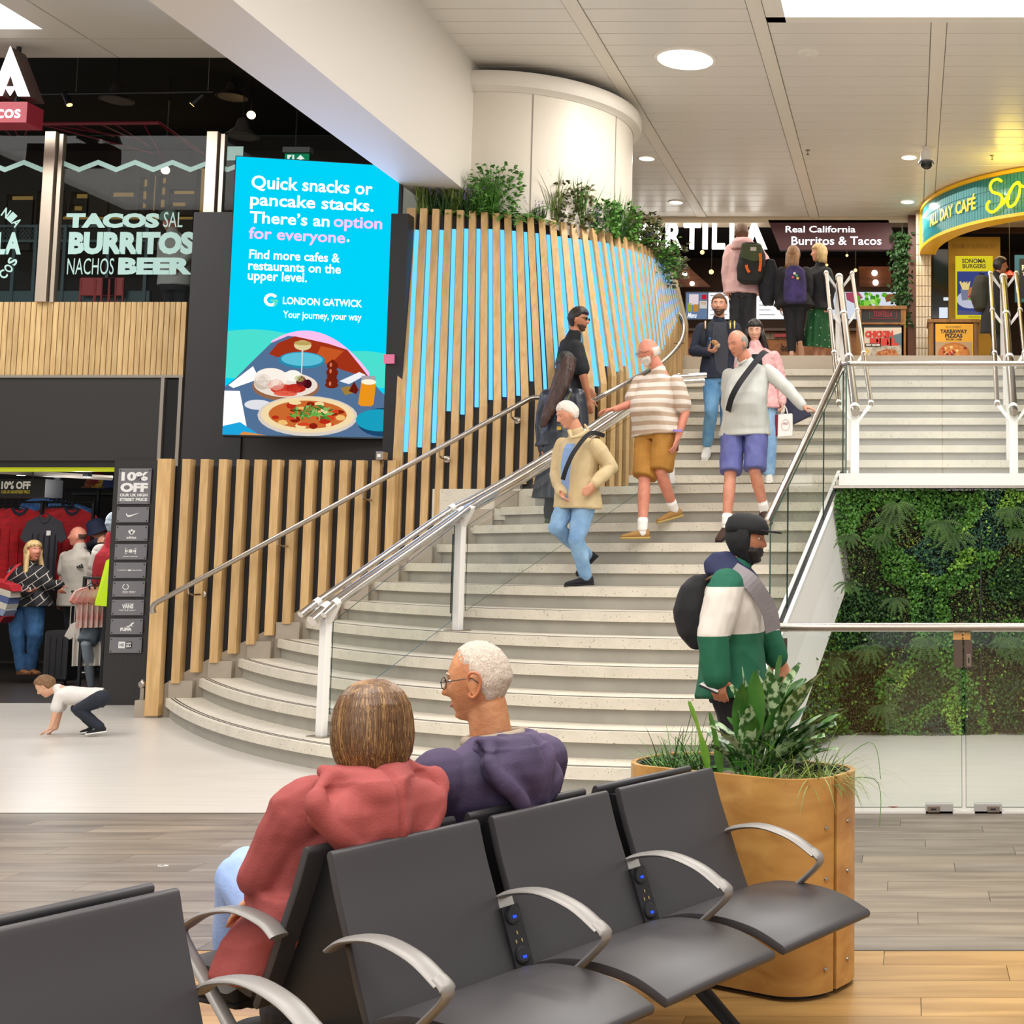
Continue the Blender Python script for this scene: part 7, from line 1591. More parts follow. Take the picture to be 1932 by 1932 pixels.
# -- 2 man in striped shirt and orange shorts
ST_ = cloth('striped_shirt', '#cfc0b0'); nt = ST_.node_tree; bs = nt.nodes['Principled BSDF']; tc = nt.nodes.new('ShaderNodeTexCoord'); wv = nt.nodes.new('ShaderNodeTexWave'); wv.bands_direction = 'Z'; wv.inputs['Scale'].default_value = 4.2; wv.inputs['Distortion'].default_value = .6; wv.inputs['Detail'].default_value = 1; nt.links.new(tc.outputs['Object'], wv.inputs[0]); rp = nt.nodes.new('ShaderNodeValToRGB'); rp.color_ramp.elements[0].position = .35; rp.color_ramp.elements[1].position = .6; rp.color_ramp.elements[0].color = srgb('#b59c86'); rp.color_ramp.elements[1].color = srgb('#ddd3c8'); nt.links.new(wv.outputs['Fac'], rp.inputs[0]); nt.links.new(rp.outputs[0], bs.inputs['Base Color'])
J = JJ(11.55, h=(1224, 664, -.05), n=(1246, 705), sR=(1208, 722, .1), sL=(1276, 722, -.08), eR=(1190, 762, -.02), wR=(1160, 772, -.1), eL=(1293, 780, -.05), wL=(1278, 828, -.12), hR=(1222, 820, .08), hL=(1258, 815, -.04), kR=(1216, 905, -.12), aR=(1212, 1000, -.22), kL=(1246, 890, -.1), aL=(1272, 962, .12))
t, fr = person('balding bearded man in a striped T-shirt and ochre shorts on the steps', J, .97, SK2, ST_, cloth('ochre_shorts', '#9a6a24', '#b07c30'), hem=.02, top_ease=1.16, sleeve='half', leg='short', shoes=(cloth('tan_suede', '#a07840'), mat('crepe_sole', '#b89a58', .7)), head_dir=(-.85, -.45, -.35), head_up=(-.25, -.2, 1), belly=.13, toe={'R': (-.95, -.35, -.02), 'L': (-.75, -.55, -.25)}, sleeve_r=1.3, hands={'R': dict(d=(-.8, -.1, -.15), n=(0, -.2, -1), curl=.3), 'L': dict(d=(-.25, -.2, -1), n=(-1, .2, 0), curl=.35)}, bottom_ease=1.2, build=1.06, voxel=.0075)
hair_shell('hair', t, fr, fringe(-.5, .3, -.05), .005, WHITE_H, .97); hair_shell('beard', t, fr, lambda d: min(-.25 - d.z, d.y - .15, ) * 1.6, .010, WHITE_H, .97)
face_bits(t, fr, .97, '#c8beb0', '#a85c50', closed=True); socks(t, J, .97)
m = MB()
for sx in (-1, 1):
 m.tube([fr(sx * .031 + .018 * math.cos(a), .104, .008 + .015 * math.sin(a)) for a in [i * .524 for i in range(13)]], .0016, 5); m.tube([fr(sx * .05, .1, .012), fr(sx * .08, .02, .005)], .0016, 5)
m.build('glasses', mat('dark_frame', '#2a2826', .4), t)
m = MB(); m.tube([at(1283, 800, 11.42), at(1268, 800, 11.36), at(1270, 796, 11.5)], .008, 6); strap(t, [J['wL'] + Vector((-.03, -.03, .07)), J['wL'] + Vector((0, -.045, .065)), J['wL'] + Vector((.04, -.02, .07))], .02, mat('purple_band', '#8f7cc0', .6), 'wristband')
o_ = thing('pouch', 'small maroon pouch carried in the left hand of the man in orange shorts', 'pouch'); p = at(1270, 842, 11.5); m = MB(); m.box(p, (.09, .05, .09)); m.build('body', cloth('maroon_pouch', '#6b2a22'), o_, bevel=.015); m = MB(); m.tube([p + Vector((0, 0, .04)), p + Vector((.02, -.02, .07))], .004, 5); m.build('loop', BLK, o_)
# -- 3 man in grey long-sleeve top and purple-blue shorts
J = JJ(11.5, h=(1392, 648, -.08), n=(1412, 690), sR=(1376, 708, .02), sL=(1448, 700, -.02), eR=(1372, 765, .12), wR=(1380, 815, .1), eL=(1487, 735, -.05), wL=(1514, 766, -.1), hR=(1384, 812, .02), hL=(1428, 810, .0), kR=(1378, 895, -.12), aR=(1371, 988, -.2), kL=(1424, 890, -.1), aL=(1442, 962, .02))
t, fr = person('balding man in a pale grey quarter-zip top and blue-purple shorts holding the side rail', J, .97, skin('man_grey', '#c07c5e', '#d3937a'), cloth('pale_grey_top', '#b9bab4', '#c6c8c2', 5), cloth('periwinkle_shorts', '#565a94', '#666aa4'), hem=.05, top_ease=1.14, sleeve='long', leg='short', shoes=(cloth('dark_brown_shoe', '#3a241a'), BLK), head_dir=(-.62, -.72, -.38), head_up=(-.15, -.25, 1), belly=.09, toe={'R': (-.45, -.7, -.6), 'L': (.3, -.8, -.3)}, sleeve_r=1.2, hands={'L': dict(d=(.85, -.1, -.25), n=(0, .1, -1), curl=.28, side=-1, spread=.2)}, bottom_ease=1.18, voxel=.0075)
hair_shell('hair', t, fr, fringe(-.55, .55, .1), .006, mat('grey_hair', '#8d857c', .8, var=.2, vscale=60), .97); face_bits(t, fr, .97, '#8a7868', '#a85c50', closed=True); socks(t, J, .97, .07)
strap(t, [at(1446, 664, 11.5), at(1438, 668, 11.38), at(1412, 700, 11.27), at(1392, 728, 11.2), at(1380, 752, 11.22), at(1374, 775, 11.34)], .048, BLK, 'bag_strap')
m = MB(); m.tube([fr(-.06, .0, -.15), fr(0, .045, -.175), fr(.06, .0, -.145), fr(.065, -.05, -.12), fr(0, -.085, -.11)], .012, 8); m.build('collar', MATS['pale_grey_top'], t, smooth='full')
# -- 4 man in navy jacket, facing us
J = JJ(14.35, h=(1357, 576, -.05), n=(1356, 606), sR=(1325, 620), sL=(1386, 620), eR=(1310, 662, -.03), wR=(1336, 664, -.2), eL=(1398, 670, .0), wL=(1396, 715, -.05), hR=(1343, 712), hL=(1372, 712, .02), kR=(1342, 778, -.15), aR=(1334, 838, .03), kL=(1372, 785, -.02), aL=(1368, 850, .1))
t, fr = person('bearded man in a navy jacket and jeans carrying a snack down the upper steps', J, 1.0, SK1, cloth('navy_jacket', '#1c2233'), JEAN2, hem=.02, top_ease=1.12, shoes=(cloth('white_trainer', '#e4e2de'), mat('white_rubber', '#eeeeec', .5)), head_dir=(.05, -1, -.08), toe={'R': (-.1, -.75, -.7), 'L': (.1, -1, -.1)}, hands={'R': dict(d=(.75, -.35, .1), n=(0, .2, 1), curl=.9)}, sleeve_r=1.35, voxel=.008)
hair_shell('hair', t, fr, shortcut(.55, -.5), .012, BROWN_H, 1.0); hair_shell('beard', t, fr, lambda d: min(-.3 - d.z, d.y - .1) * 1.5, .004, BROWN_H); face_bits(t, fr, 1.0)
m = MB(); m.prism([at(1345, 608, 14.23), at(1369, 608, 14.23), at(1376, 640, 14.21), at(1372, 706, 14.21), at(1352, 706, 14.21), at(1343, 650, 14.21)], (0, .06, 0)); m.build('t_shirt', cloth('charcoal_tee', '#34363f'), t, bevel=.01)
for x0, x1 in ((1332, 1327), (1375, 1382)): strap(t, [at(x0, 607, 14.33), at(x0 - 2 if x0 < 1350 else x0 + 2, 612, 14.2), at(x1, 640, 14.16), at(x1, 655, 14.18)], .035, BLK, 'backpack_strap')
for x0 in (1331, 1378, 1386): strap(t, [at(x0, 606, 14.28), at(x0, 613, 14.16), at(x0, 620, 14.15)], .014, mat('tan_webbing', '#c8b070', .7), 'strap_webbing')
fo = thing('wrapped_snack', 'half-eaten wrap in the hand of the man in the navy jacket', 'food'); m = MB(); m.ball(at(1349, 647, 14.1), (.045, .03, .028), 12, 8, Matrix.Rotation(.5, 3, 'Y')); m.build('wrap', mat('toasted_wrap', '#a87c4c', .7, var=.4, vscale=30), fo, smooth='full'); m = MB(); m.ball(at(1353, 652, 14.11), (.035, .032, .03), 12, 8); m.build('paper', cloth('paper_sleeve', '#b89c78'), fo, smooth='full')
bo_ = thing('water_bottle', 'small clear blue-capped bottle beside the snack in the same hand', 'bottle'); m = MB(); m.lathe([(.03, -.06), (.032, .0), (.028, .05), (.012, .07), (.012, .08)], at(1339, 654, 14.14), 14); m.build('bottle', glass('bottle_plastic', (.7, .82, .95)), bo_, smooth=True); m = MB(); m.lathe([(.014, .078), (.014, .098)], at(1339, 654, 14.14), 12); m.build('cap', mat('blue_cap', '#3a62b0', .4), bo_)
# -- 5 woman in pink jacket
J = JJ(13.5, h=(1424, 624, .0), n=(1424, 655), sR=(1398, 672), sL=(1461, 672), eR=(1395, 720), wR=(1400, 770), eL=(1474, 722), wL=(1476, 758, -.08), hR=(1415, 765), hL=(1447, 765), kR=(1420, 830, -.05), aR=(1424, 892), kL=(1452, 830, -.05), aL=(1452, 892, -.02))
t, fr = person('dark-haired woman in a pink jacket carrying shopping bags down the steps', J, .93, skin('woman_pink', '#cf9a80', '#dfae96'), cloth('pink_knit', '#c98f92', '#e0b8b4', 26), JEAN, hem=.03, fem=True, top_ease=1.25, shoes=(cloth('cream_trainer', '#d8d2c6'), mat('white_rubber', '#eeeeec', .5)), head_dir=(.05, -1, -.3), hands={'L': dict(d=(.05, -.1, -1), n=(-1, 0, 0), curl=.9)}, sleeve_r=1.25, bottom_ease=1.25, voxel=.008)
hair_shell('hair', t, fr, lambda d: (d.z - (.42 - .75 * max(0, .42 - d.y) if d.y > 0 else -.95)) * 1.5, .016, DARK_H, .93); face_bits(t, fr, .93, '#2a1c18', '#b86a68', closed=True)
m = MB()
for sx in (-1, 1): loft(m, [(fr(sx * (.062 + .02 * k), -.01 + .012 * k, .02 - .07 * k), fr.r, fr.f, .026, .05 - .004 * k) for k in range(5)], 12)
loft(m, [(fr(0, -.06 - .006 * k, .03 - .07 * k), fr.r, fr.f, .075, .04) for k in range(5)], 14); m.build('long_hair', DARK_H, t, smooth='full')
m = MB(); m.prism([at(1418, 668, 13.36), at(1436, 668, 13.36), at(1440, 700, 13.35), at(1420, 700, 13.35)], (0, .05, 0)); m.build('inner_top', BLK, t)
b_ = thing('paper_bag', 'small white and red paper bag with twisted handles held by the woman in pink', 'bag'); Yb = 13.4
m = MB(); m.prism([at(1468, 782, Yb), at(1494, 780, Yb), at(1495, 822, Yb), at(1467, 824, Yb)], (0, .1, 0)); m.build('body', cloth('white_paper', '#e6e2de'), b_, bevel=.003); m = MB(); m.prism([at(1459, 783, Yb + .04), at(1467.5, 782, Yb - .002), at(1466.5, 823, Yb - .002), at(1459, 819, Yb + .04)], (0, .06, 0)); m.build('red_side', cloth('red_paper', '#8a2430'), b_)
for dx in (0, 10): m = MB(); m.tube(smooth_path([at(1474 + dx * .3, 781, Yb), at(1476 + dx * .2, 770, Yb), at(1480, 766, Yb - .02), at(1484 - dx * .1, 771, Yb), at(1486, 781, Yb)], 4), .004, 5); m.build('handle', MATS['white_paper'], b_)
m = MB(); ring_ = lambda a: at(1482 + 7.5 * math.cos(a), 802 + 10 * math.sin(a), Yb - .003); m.strip([ring_(i * .3) for i in range(22)], [at(1482 + 8.2 * math.cos(i * .3), 802 + 10.8 * math.sin(i * .3), Yb - .003) for i in range(22)]); m.build('round_mark', mat('bag_print', '#b88a8c', .6), b_)
itext(b_, 'PRET', 1477, 797, 1488, 801.5, Yb - .004, MATS['bag_print'], .03)
b_ = thing('shopping_bag', 'large dark navy shopping bag held behind the small white bag', 'bag'); m = MB(); m.prism([at(1482, 745, 13.75), at(1507, 748, 13.7), at(1530, 782, 13.6), at(1487, 803, 13.6), at(1480, 790, 13.65)], (0, .14, 0)); m.build('body', cloth('navy_card', '#23263c'), b_, bevel=.006); m = MB(); m.tube([at(1484, 747, 13.7), at(1480, 760, 13.5)], .004, 5); m.build('handle', BLK, b_)
# -- 6 man with sunglasses in black T-shirt, profile to the right
J = JJ(13.05, h=(1092, 603), n=(1083, 635), sR=(1087, 655, -.14), sL=(1070, 652, .16), eR=(1101, 712, -.17), wR=(1110, 752, -.12), eL=(1085, 705, .2), wL=(1105, 730, .25), hR=(1076, 745, -.08), hL=(1070, 745, .09), kR=(1080, 830, -.1), aR=(1072, 912, -.1), kL=(1090, 820, .1), aL=(1090, 905, .12))
t, fr = person('dark-haired man with sunglasses and black T-shirt climbing past the lit slats', J, 1.0, SK3, cloth('black_tee', '#14161c'), BLK, hem=.03, sleeve='half', top_ease=1.1, shoes=(BLK, BLK), head_dir=(.95, -.12, -.12), hands={'R': dict(d=(.1, -.1, -1), n=(0, 1, 0), curl=.3)}, sleeve_r=1.35, voxel=.008)
hair_shell('hair', t, fr, shortcut(.42, -.75), .017, DARK_H, 1.0); hair_shell('stubble', t, fr, lambda d: min(-.35 - d.z, d.y - .1) * 1.5, .0022, mat('stubble', '#4a3428', .8), nz=0)
m = MB()
for sx in (-1, 1): m.ball(fr(sx * .032, .092, .014), (.022, .006, .016), 12, 8, Matrix((fr.r, fr.f, fr.u)).transposed()); m.tube([fr(sx * .05, .088, .016), fr(sx * .08, -.01, .012)], .003, 5)
m.build('sunglasses', mat('gloss_black', '#0c0c0e', .08), t, smooth=True)
# -- 7 woman in long black leather coat, back view
J = JJ(12.62, h=(1068, 688), n=(1062, 725), sR=(1090, 745, -.05), sL=(1032, 748, .02), eR=(1098, 800, -.06), wR=(1090, 845, -.1), eL=(1022, 805), wL=(1025, 850, -.05), hR=(1072, 842, -.02), hL=(1040, 842, .02), kR=(1068, 910), aR=(1072, 965, .1), kL=(1040, 910), aL=(1038, 978, -.05))
t, fr = person('woman with very long dark hair in a long black leather coat on the steps', J, .95, SK3, BLACKLE, BLK, fem=True, top_ease=1.2, shoes=(cloth('green_boot', '#3a4a2c'), mat('boot_sole', '#d0c8b4', .6)), head_dir=(.45, .85, 0), sleeve_r=1.4, skirt=(at(1030, 940, 12.6).z, .165, .24, BLACKLE), voxel=.009)
hair_shell('hair', t, fr, lambda d: (d.z - (.4 if d.y > .2 else -.95)) * 1.5, .018, DARK_H, .95)
m = MB(); loft(m, [(at(x, y, 12.62 + dy), Vector((.94, -.3, 0)), Vector((.3, .94, 0)), a, b) for x, y, dy, a, b in ((1070, 675, -.0, .08, .09), (1066, 700, -.07, .09, .07), (1056, 730, -.12, .09, .05), (1044, 760, -.14, .08, .04), (1032, 785, -.15, .055, .03), (1024, 806, -.15, .025, .015))], 18); link('long_hair', remesh(m, .008, 1, .006, (45, 45, 4)), t).data.materials.append(mat('dark_brown_hair', '#2c1b17', .5, col2='#4a2e26', vscale=40, stretch=(1, 1, .1)))
strap(t, [at(1077, 742, 12.5), at(1072, 752, 12.42), at(1066, 775, 12.44)], .012, mat('olive_strap', '#5a5a2c', .6), 'bag_strap'); m = MB(); m.box(at(1055, 808, 12.42), (.04, .01, .03)); m.build('buckle', mat('gold_buckle', '#b8903c', .3, .9), t)
# -- 8 man in green and white jacket walking right
J = JJ(7.35, h=(1409, 1018), n=(1395, 1075), sR=(1372, 1105, -.2), sL=(1392, 1102, .18), eR=(1345, 1205, -.34), wR=(1352, 1278, -.36), eL=(1440, 1190, .2), wL=(1465, 1240, .2), hR=(1378, 1300, -.09), hL=(1388, 1300, .09), kR=(1395, 1420, -.1), aR=(1350, 1545, -.1), kL=(1410, 1425, .1), aL=(1440, 1550, .1))
GJ = cloth('green_white_jacket', '#0f5c40'); nt = GJ.node_tree; bs = nt.nodes['Principled BSDF']; tc = nt.nodes.new('ShaderNodeTexCoord'); sp_ = nt.nodes.new('ShaderNodeSeparateXYZ'); nt.links.new(tc.outputs['Object'], sp_.inputs[0]); rp = nt.nodes.new('ShaderNodeValToRGB'); mr = nt.nodes.new('ShaderNodeMapRange'); z_hi = at(1390, 1107, 7.2).z; z_lo = at(1390, 1196, 7.2).z; mr.inputs[1].default_value = z_lo - .3; mr.inputs[2].default_value = z_hi + .3
nt.links.new(sp_.outputs[2], mr.inputs[0]); nt.links.new(mr.outputs[0], rp.inputs[0]); rp.color_ramp.interpolation = 'CONSTANT'; tot = (z_hi - z_lo + .6); e0 = rp.color_ramp.elements; e0[0].color = srgb('#0f5c40'); e0[1].position = .3 / tot; e0[1].color = srgb('#d4cdc4'); e2 = e0.new(1 - .3 / tot); e2.color = srgb('#12604a'); nt.links.new(rp.outputs[0], bs.inputs['Base Color'])
t, fr = person('man in a black cap and green jacket with a broad white band', J, 1.02, SK3, GJ, BLK, hem=.04, top_ease=1.36, shoes=(BLK, BLK), head_dir=(1, -.1, -.1), hands={'R': dict(d=(.2, -.1, -1), n=(0, 1, .1), curl=.7)}, sleeve_r=1.75, wr=.008, voxel=.008)
hair_shell('hood', t, fr, lambda d: (min(.35 - d.y + .0 * d.z, 1) if d.z < .55 else 1) * 1.6, .022, mat('black_snood', '#17181c', .85), 1.02, jag=.02)
hair_shell('beard', t, fr, lambda d: min(-.3 - d.z, d.y - .05) * 1.5, .014, DARK_H, 1.02)
m = MB(); loft(m, [(fr(0, y, z), fr.r, fr.f, a, b) for y, z, a, b in ((-.005, .035, .092, .118), (-.005, .07, .094, .12), (-.008, .11, .082, .104), (-.01, .14, .045, .06))], 24); cp = m.build('cap', BLK, t, smooth='full')
m = MB(); m.prism([fr(x, y, z) for x, y, z in ((-.075, .085, .052), (-.06, .16, .05), (-.02, .185, .048), (.02, .185, .048), (.06, .16, .05), (.075, .085, .052))], fr.u * .01); m.build('peak', BLK, cp, bevel=.003)
face_bits(t, fr, 1.02, '#1c1412', '#a85c50')
m = MB(); loft(m, [(at(x, y, 7.35), Vector((0, 1, 0)), Vector((1, 0, 0)), a, b) for x, y, a, b in ((1362, 1042, .10, .05), (1368, 1062, .13, .11), (1378, 1082, .16, .13), (1400, 1096, .13, .10))], 20); link('hood_collar', remesh(m, .009, 12, .006), t).data.materials.append(cloth('navy_hood', '#252c50'))
m = MB(); loft(m, [(at(x, y, 7.33), Vector((0, 1, 0)), Vector((1, 0, 0)), a, b) for x, y, a, b in ((1330, 1085, .11, .05), (1318, 1105, .14, .09), (1312, 1150, .15, .115), (1314, 1195, .14, .10), (1322, 1222, .11, .05))], 20); o_ = thing('backpack', 'black backpack on the man in the green and white jacket', 'backpack'); link('body', remesh(m, .009, 14, .006), o_).data.materials.append(BLK)
for dy in (-.1, .12): strap(o_, [at(1335, 1090, 7.3 + dy), at(1372, 1082, 7.18 + dy * .6), at(1402, 1118, 7.2 + dy * .6)], .05, cloth('olive_brown_strap', '#5c4420'), 'strap', nrm=(1, -.6, 0))
strap(t, [at(1382, 1075, 7.18), at(1418, 1100, 7.15), at(1450, 1150, 7.25), at(1458, 1190, 7.3)], .09, cloth('grey_lining', '#8d888c'), 'jacket_lining', nrm=(.6, -1, 0))
o_ = thing('phone', 'white phone held low in the hand of the man in the green jacket', 'phone'); m = MB(); m.prism([at(1318, 1292, 6.97), at(1324, 1288, 6.97), at(1356, 1303, 6.95), at(1352, 1309, 6.95)], (0, .075, 0)); m.build('body', mat('phone_white', '#dcd8d4', .3), o_, bevel=.003); m = MB(); m.prism([at(1320, 1291, 6.967), at(1354, 1307, 6.948), at(1353, 1310, 6.948), at(1318, 1295, 6.967)], (0, .07, 0)); m.build('glass_side', mat('phone_black', '#1c1a20', .1), o_)
# -- 11 crouching child
J = JJ(11.45, h=(86, 1294), n=(112, 1300), sR=(112, 1312, -.09), sL=(122, 1308, .09), eR=(104, 1345, -.11), wR=(96, 1374, -.12), eL=(112, 1345, .08), wL=(106, 1374, .06), hR=(190, 1318, -.07), hL=(192, 1318, .07), kR=(148, 1338, -.1), aR=(190, 1372, -.08), kL=(145, 1336, .08), aL=(178, 1370, .08))
t, fr = person('small boy in a white T-shirt and dark trousers crouching with both hands on the floor', J, .60, skin('child', '#d09a7c', '#e0b092'), cloth('white_tee', '#ddd9d4'), cloth('navy_trousers', '#1c2230'), sleeve='half', top_ease=1.12, shoes=(BLK, mat('white_rubber', '#eeeeec', .5), mat('white_rubber', '#eeeeec', .5)), head_dir=(-.75, -.15, -.65), head_up=(-.6, 0, .8), hs=1.28, toe={'R': (-.95, -.2, -.12), 'L': (-.95, -.2, -.12)}, hands={'R': dict(d=(-.8, 0, -.45), n=(0, 0, -1), curl=.15), 'L': dict(d=(-.8, .1, -.45), n=(0, 0, -1), curl=.15)}, thigh=1.1, voxel=.006, wr=.003, bottom_ease=1.15)
hair_shell('hair', t, fr, shortcut(.55, -.55), .010, mat('sandy_hair', '#7a5a3c', .7, var=.3, vscale=60), .6 * 1.28); face_bits(t, fr, .6 * 1.28, '#8a6a4c', '#b87068', closed=True)
# -- 12 blonde woman in the shop
J = JJ(16.1, h=(63, 1040), n=(55, 1066), sR=(30, 1078, -.03), sL=(76, 1078, .03), eR=(22, 1112, -.03), wR=(54, 1117, -.2), eL=(92, 1105), wL=(112, 1104, -.05), hR=(36, 1140), hL=(64, 1140), kR=(34, 1200, -.05), aR=(40, 1262), kL=(66, 1200, -.05), aL=(58, 1262, .05))
PT = cloth('line_pattern_top', '#141316'); nt = PT.node_tree; bs = nt.nodes['Principled BSDF']; tc = nt.nodes.new('ShaderNodeTexCoord'); br_ = nt.nodes.new('ShaderNodeTexBrick'); br_.inputs['Scale'].default_value = 3.2; br_.inputs['Mortar Size'].default_value = .012; br_.inputs['Color1'].default_value = (.01, .01, .012, 1); br_.inputs['Color2'].default_value = (.012, .01, .012, 1); br_.inputs['Mortar'].default_value = (.5, .45, .4, 1); mp = nt.nodes.new('ShaderNodeMapping'); mp.inputs['Rotation'].default_value = (1.2, .3, .5); nt.links.new(tc.outputs['Object'], mp.inputs[0]); nt.links.new(mp.outputs[0], br_.inputs[0]); nt.links.new(br_.outputs[0], bs.inputs['Base Color'])
t, fr = person('smiling blonde woman in a black patterned top standing in the shop', J, .98, SK2, PT, cloth('blue_jeans', '#2c5684', '#3f6c9c'), fem=True, top_ease=1.3, hem=.02, shoes=(cloth('tan_sandal', '#8a5a34'), mat('tan_sole', '#6b4428', .7)), head_dir=(.85, -.45, .05), hands={'R': dict(d=(.8, -.3, .1), n=(0, 0, 1), curl=.4), 'L': dict(d=(.4, -.2, -.8), n=(0, 1, 0), curl=.8)}, build=1.12, thigh=1.2, sleeve_r=1.6, voxel=.01)
hair_shell('hair', t, fr, lambda d: (d.z - (.42 if d.y > .35 else -.9)) * 1.5, .022, BLOND_H, .98)
m = MB()
for sx in (-1, 1): loft(m, [(fr(sx * (.066 + .008 * k), -.015 + .012 * k, .01 - .065 * k), fr.r, fr.f, .024, .05 - .006 * k) for k in range(6)], 12)
loft(m, [(fr(0, -.065, .03 - .06 * k), fr.r, fr.f, .072, .04) for k in range(4)], 14); m.build('long_hair', BLOND_H, t, smooth='full'); face_bits(t, fr, .98, '#8a6a44', '#b0584c', smile=True)
o_ = thing('tote_bag', 'striped red, white and blue bag on the shoulder of the blonde woman', 'bag'); cols = ['#b01c28', '#d8d0c0', '#5a6a9c', '#e0dccc', '#98a4c0', '#8c1c24']
for k, c in enumerate(cols): y0 = 1098 + k * 12; m = MB(); m.prism([at(-30, y0 - 10, 15.7), at(20 - abs(k - 1) * 3, y0 + 6, 15.7), at(24 - k * 5, y0 + 18, 15.7), at(-30, y0 + 2, 15.7)], (0, .2, 0)); m.build('stripe_panel', cloth('bag' + c, c), o_)
strap(o_, [at(2, 1105, 15.75), at(20, 1080, 15.85), at(38, 1064, 15.95), at(42, 1070, 16.15)], .03, cloth('bag#b01c28', '#b01c28'), 'handle')
# -- suitcase
o_ = thing('suitcase', 'black upright suitcase with a long silver handle beside the blonde woman', 'suitcase'); Ys = 15.7; a = at(78, 1278, Ys); b = at(130, 1190, Ys)
m = MB(); m.bbox((a.x, Ys, .05), (b.x, Ys + .24, b.z)); m.build('shell', mat('suitcase_black', '#1d1d20', .4), o_, bevel=.03)
for k in range(4): m = MB(); x = a.x + .06 + k * .07; m.bbox((x, Ys - .006, .12), (x + .02, Ys, b.z - .08)); m.build('rib', mat('suitcase_black', '#1d1d20', .4), o_)
for x in (at(116, 1150, Ys).x, at(124, 1150, Ys).x): m = MB(); m.tube([(x, Ys + .18, b.z), (x, Ys + .18, at(0, 1118, Ys).z)], .008, 8); m.build('handle_tube', M_STEEL, o_)
m = MB(); z = at(0, 1117, Ys).z; m.tube([(at(115, 1150, Ys).x, Ys + .18, z), (at(125, 1150, Ys).x, Ys + .18, z)], .014, 8); m.build('grip', M_BLACK, o_)
for x in (a.x + .05, b.x - .05): m = MB(); m.lathe([(.025, -.012), (.025, .012)], (x, Ys + .05, .026), 12, axis=(1, 0, 0)); m.build('wheel', M_BLACK, o_)
# -- 13 bald man in white polo
J = JJ(16.5, h=(147, 1012), n=(152, 1034), sR=(124, 1050, .08), sL=(172, 1050, -.08), eR=(118, 1090, .05), wR=(112, 1128), eL=(178, 1095, -.05), wL=(172, 1130, -.05), hR=(136, 1135), hL=(162, 1135), kR=(138, 1200), aR=(140, 1258), kL=(162, 1200), aL=(162, 1258))
t, fr = person('bald man in a white polo shirt talking to the blonde woman', J, 1.0, SK2, cloth('white_polo', '#b8b0a4'), BLK, sleeve='half', top_ease=1.16, hem=.05, shoes=(BLK, mat('white_rubber', '#eeeeec', .5)), head_dir=(-.9, -.3, 0), build=1.05, sleeve_r=1.2, voxel=.01)
hair_shell('hair', t, fr, fringe(-.4, .35, 0), .002, mat('stubble', '#4a3428', .8), nz=0); face_bits(t, fr, 1.0, '#5a4030', '#a85c50', smile=True)
for k in range(3): strap(t, [at(160 + k * 4, 1033 + k * 2, 16.42), at(171 + k * 3, 1044 + k * 2, 16.36), at(176 + k * 3, 1066, 16.36)], .008, BLK, 'stripe')
m = MB()
for k in range(3): c = at(146 + k * 4, 1072, 16.33); m.prism([c, c + Vector((.018, 0, 0)), c + Vector((.0, 0, .025 + .012 * k)), c + Vector((-.018, 0, .025 + .012 * k))], (0, .01, 0))
m.build('logo', BLK, t)
# -- shopper in the navy hat
J = JJ(17.0, h=(186, 1002), n=(192, 1030), sR=(176, 1040), sL=(214, 1040), eR=(170, 1030, -.2), wR=(184, 1022, -.35), eL=(215, 1060), wL=(200, 1030, -.2), hR=(185, 1120), hL=(205, 1120), kR=(185, 1190), aR=(185, 1245), kL=(205, 1190), aL=(205, 1245))
t, fr = person('shopper in a navy bucket hat half hidden by the shop pillar', J, .95, SK1, cloth('navy_knit', '#1a1e30'), BLK, shoes=(BLK, BLK), head_dir=(-.5, -.8, -.5), voxel=.012)
m = MB(); m.lathe([(.15, -.0), (.11, .05), (.1, .12), (.06, .15), (.001, .155)], fr(0, 0, .01), 24, axis=fr.u, cap=False); m.build('hat', cloth('navy_hat', '#16203c'), t, smooth='full')
# -- mannequin
MN = mat('mannequin_grey', '#8f9ba6', .35); MANN = JJ(15.2, h=(215, 985), n=(212, 1015), sR=(190, 1040), sL=(236, 1040), eR=(178, 1085), wR=(172, 1138, -.15), eL=(245, 1085), wL=(240, 1120), hR=(190, 1158), hL=(212, 1158), kR=(163, 1215, -.2), aR=(172, 1292, 0), kL=(205, 1220), aL=(200, 1290, .2))
t, fr = person('glossy grey shop mannequin in football shirt and neon bib beside the pillar', MANN, 1.02, MN, cloth('mannequin_red', '#a81c28'), cloth('mannequin_shorts', '#5c6670'), sleeve='half', leg='short', hem=.0, top_ease=1.1, head_dir=(-.3, -1, 0), hands={'R': dict(d=(.05, -.1, -1), n=(-1, 0, 0), curl=.3)}, voxel=.01)
t.name = 'mannequin'; t['category'] = 'mannequin'
m = MB(); m.prism([at(200, 1058, 14.95), at(214, 1050, 14.95), at(212, 1145, 14.95), at(178, 1142, 14.9)], (0, .05, 0)); m.build('neon_bib', mat('neon_yellow_cloth', '#c8e81c', .6, emit='#b8e000', estr=.25), t)
m = MB(); limb(m, [MANN['sR'], MANN['sR'].lerp(MANN['eR'], .8)], [.085, .08]); m.build('white_sleeve', cloth('white_jersey_s', '#c8c0b8'), t, smooth='full')
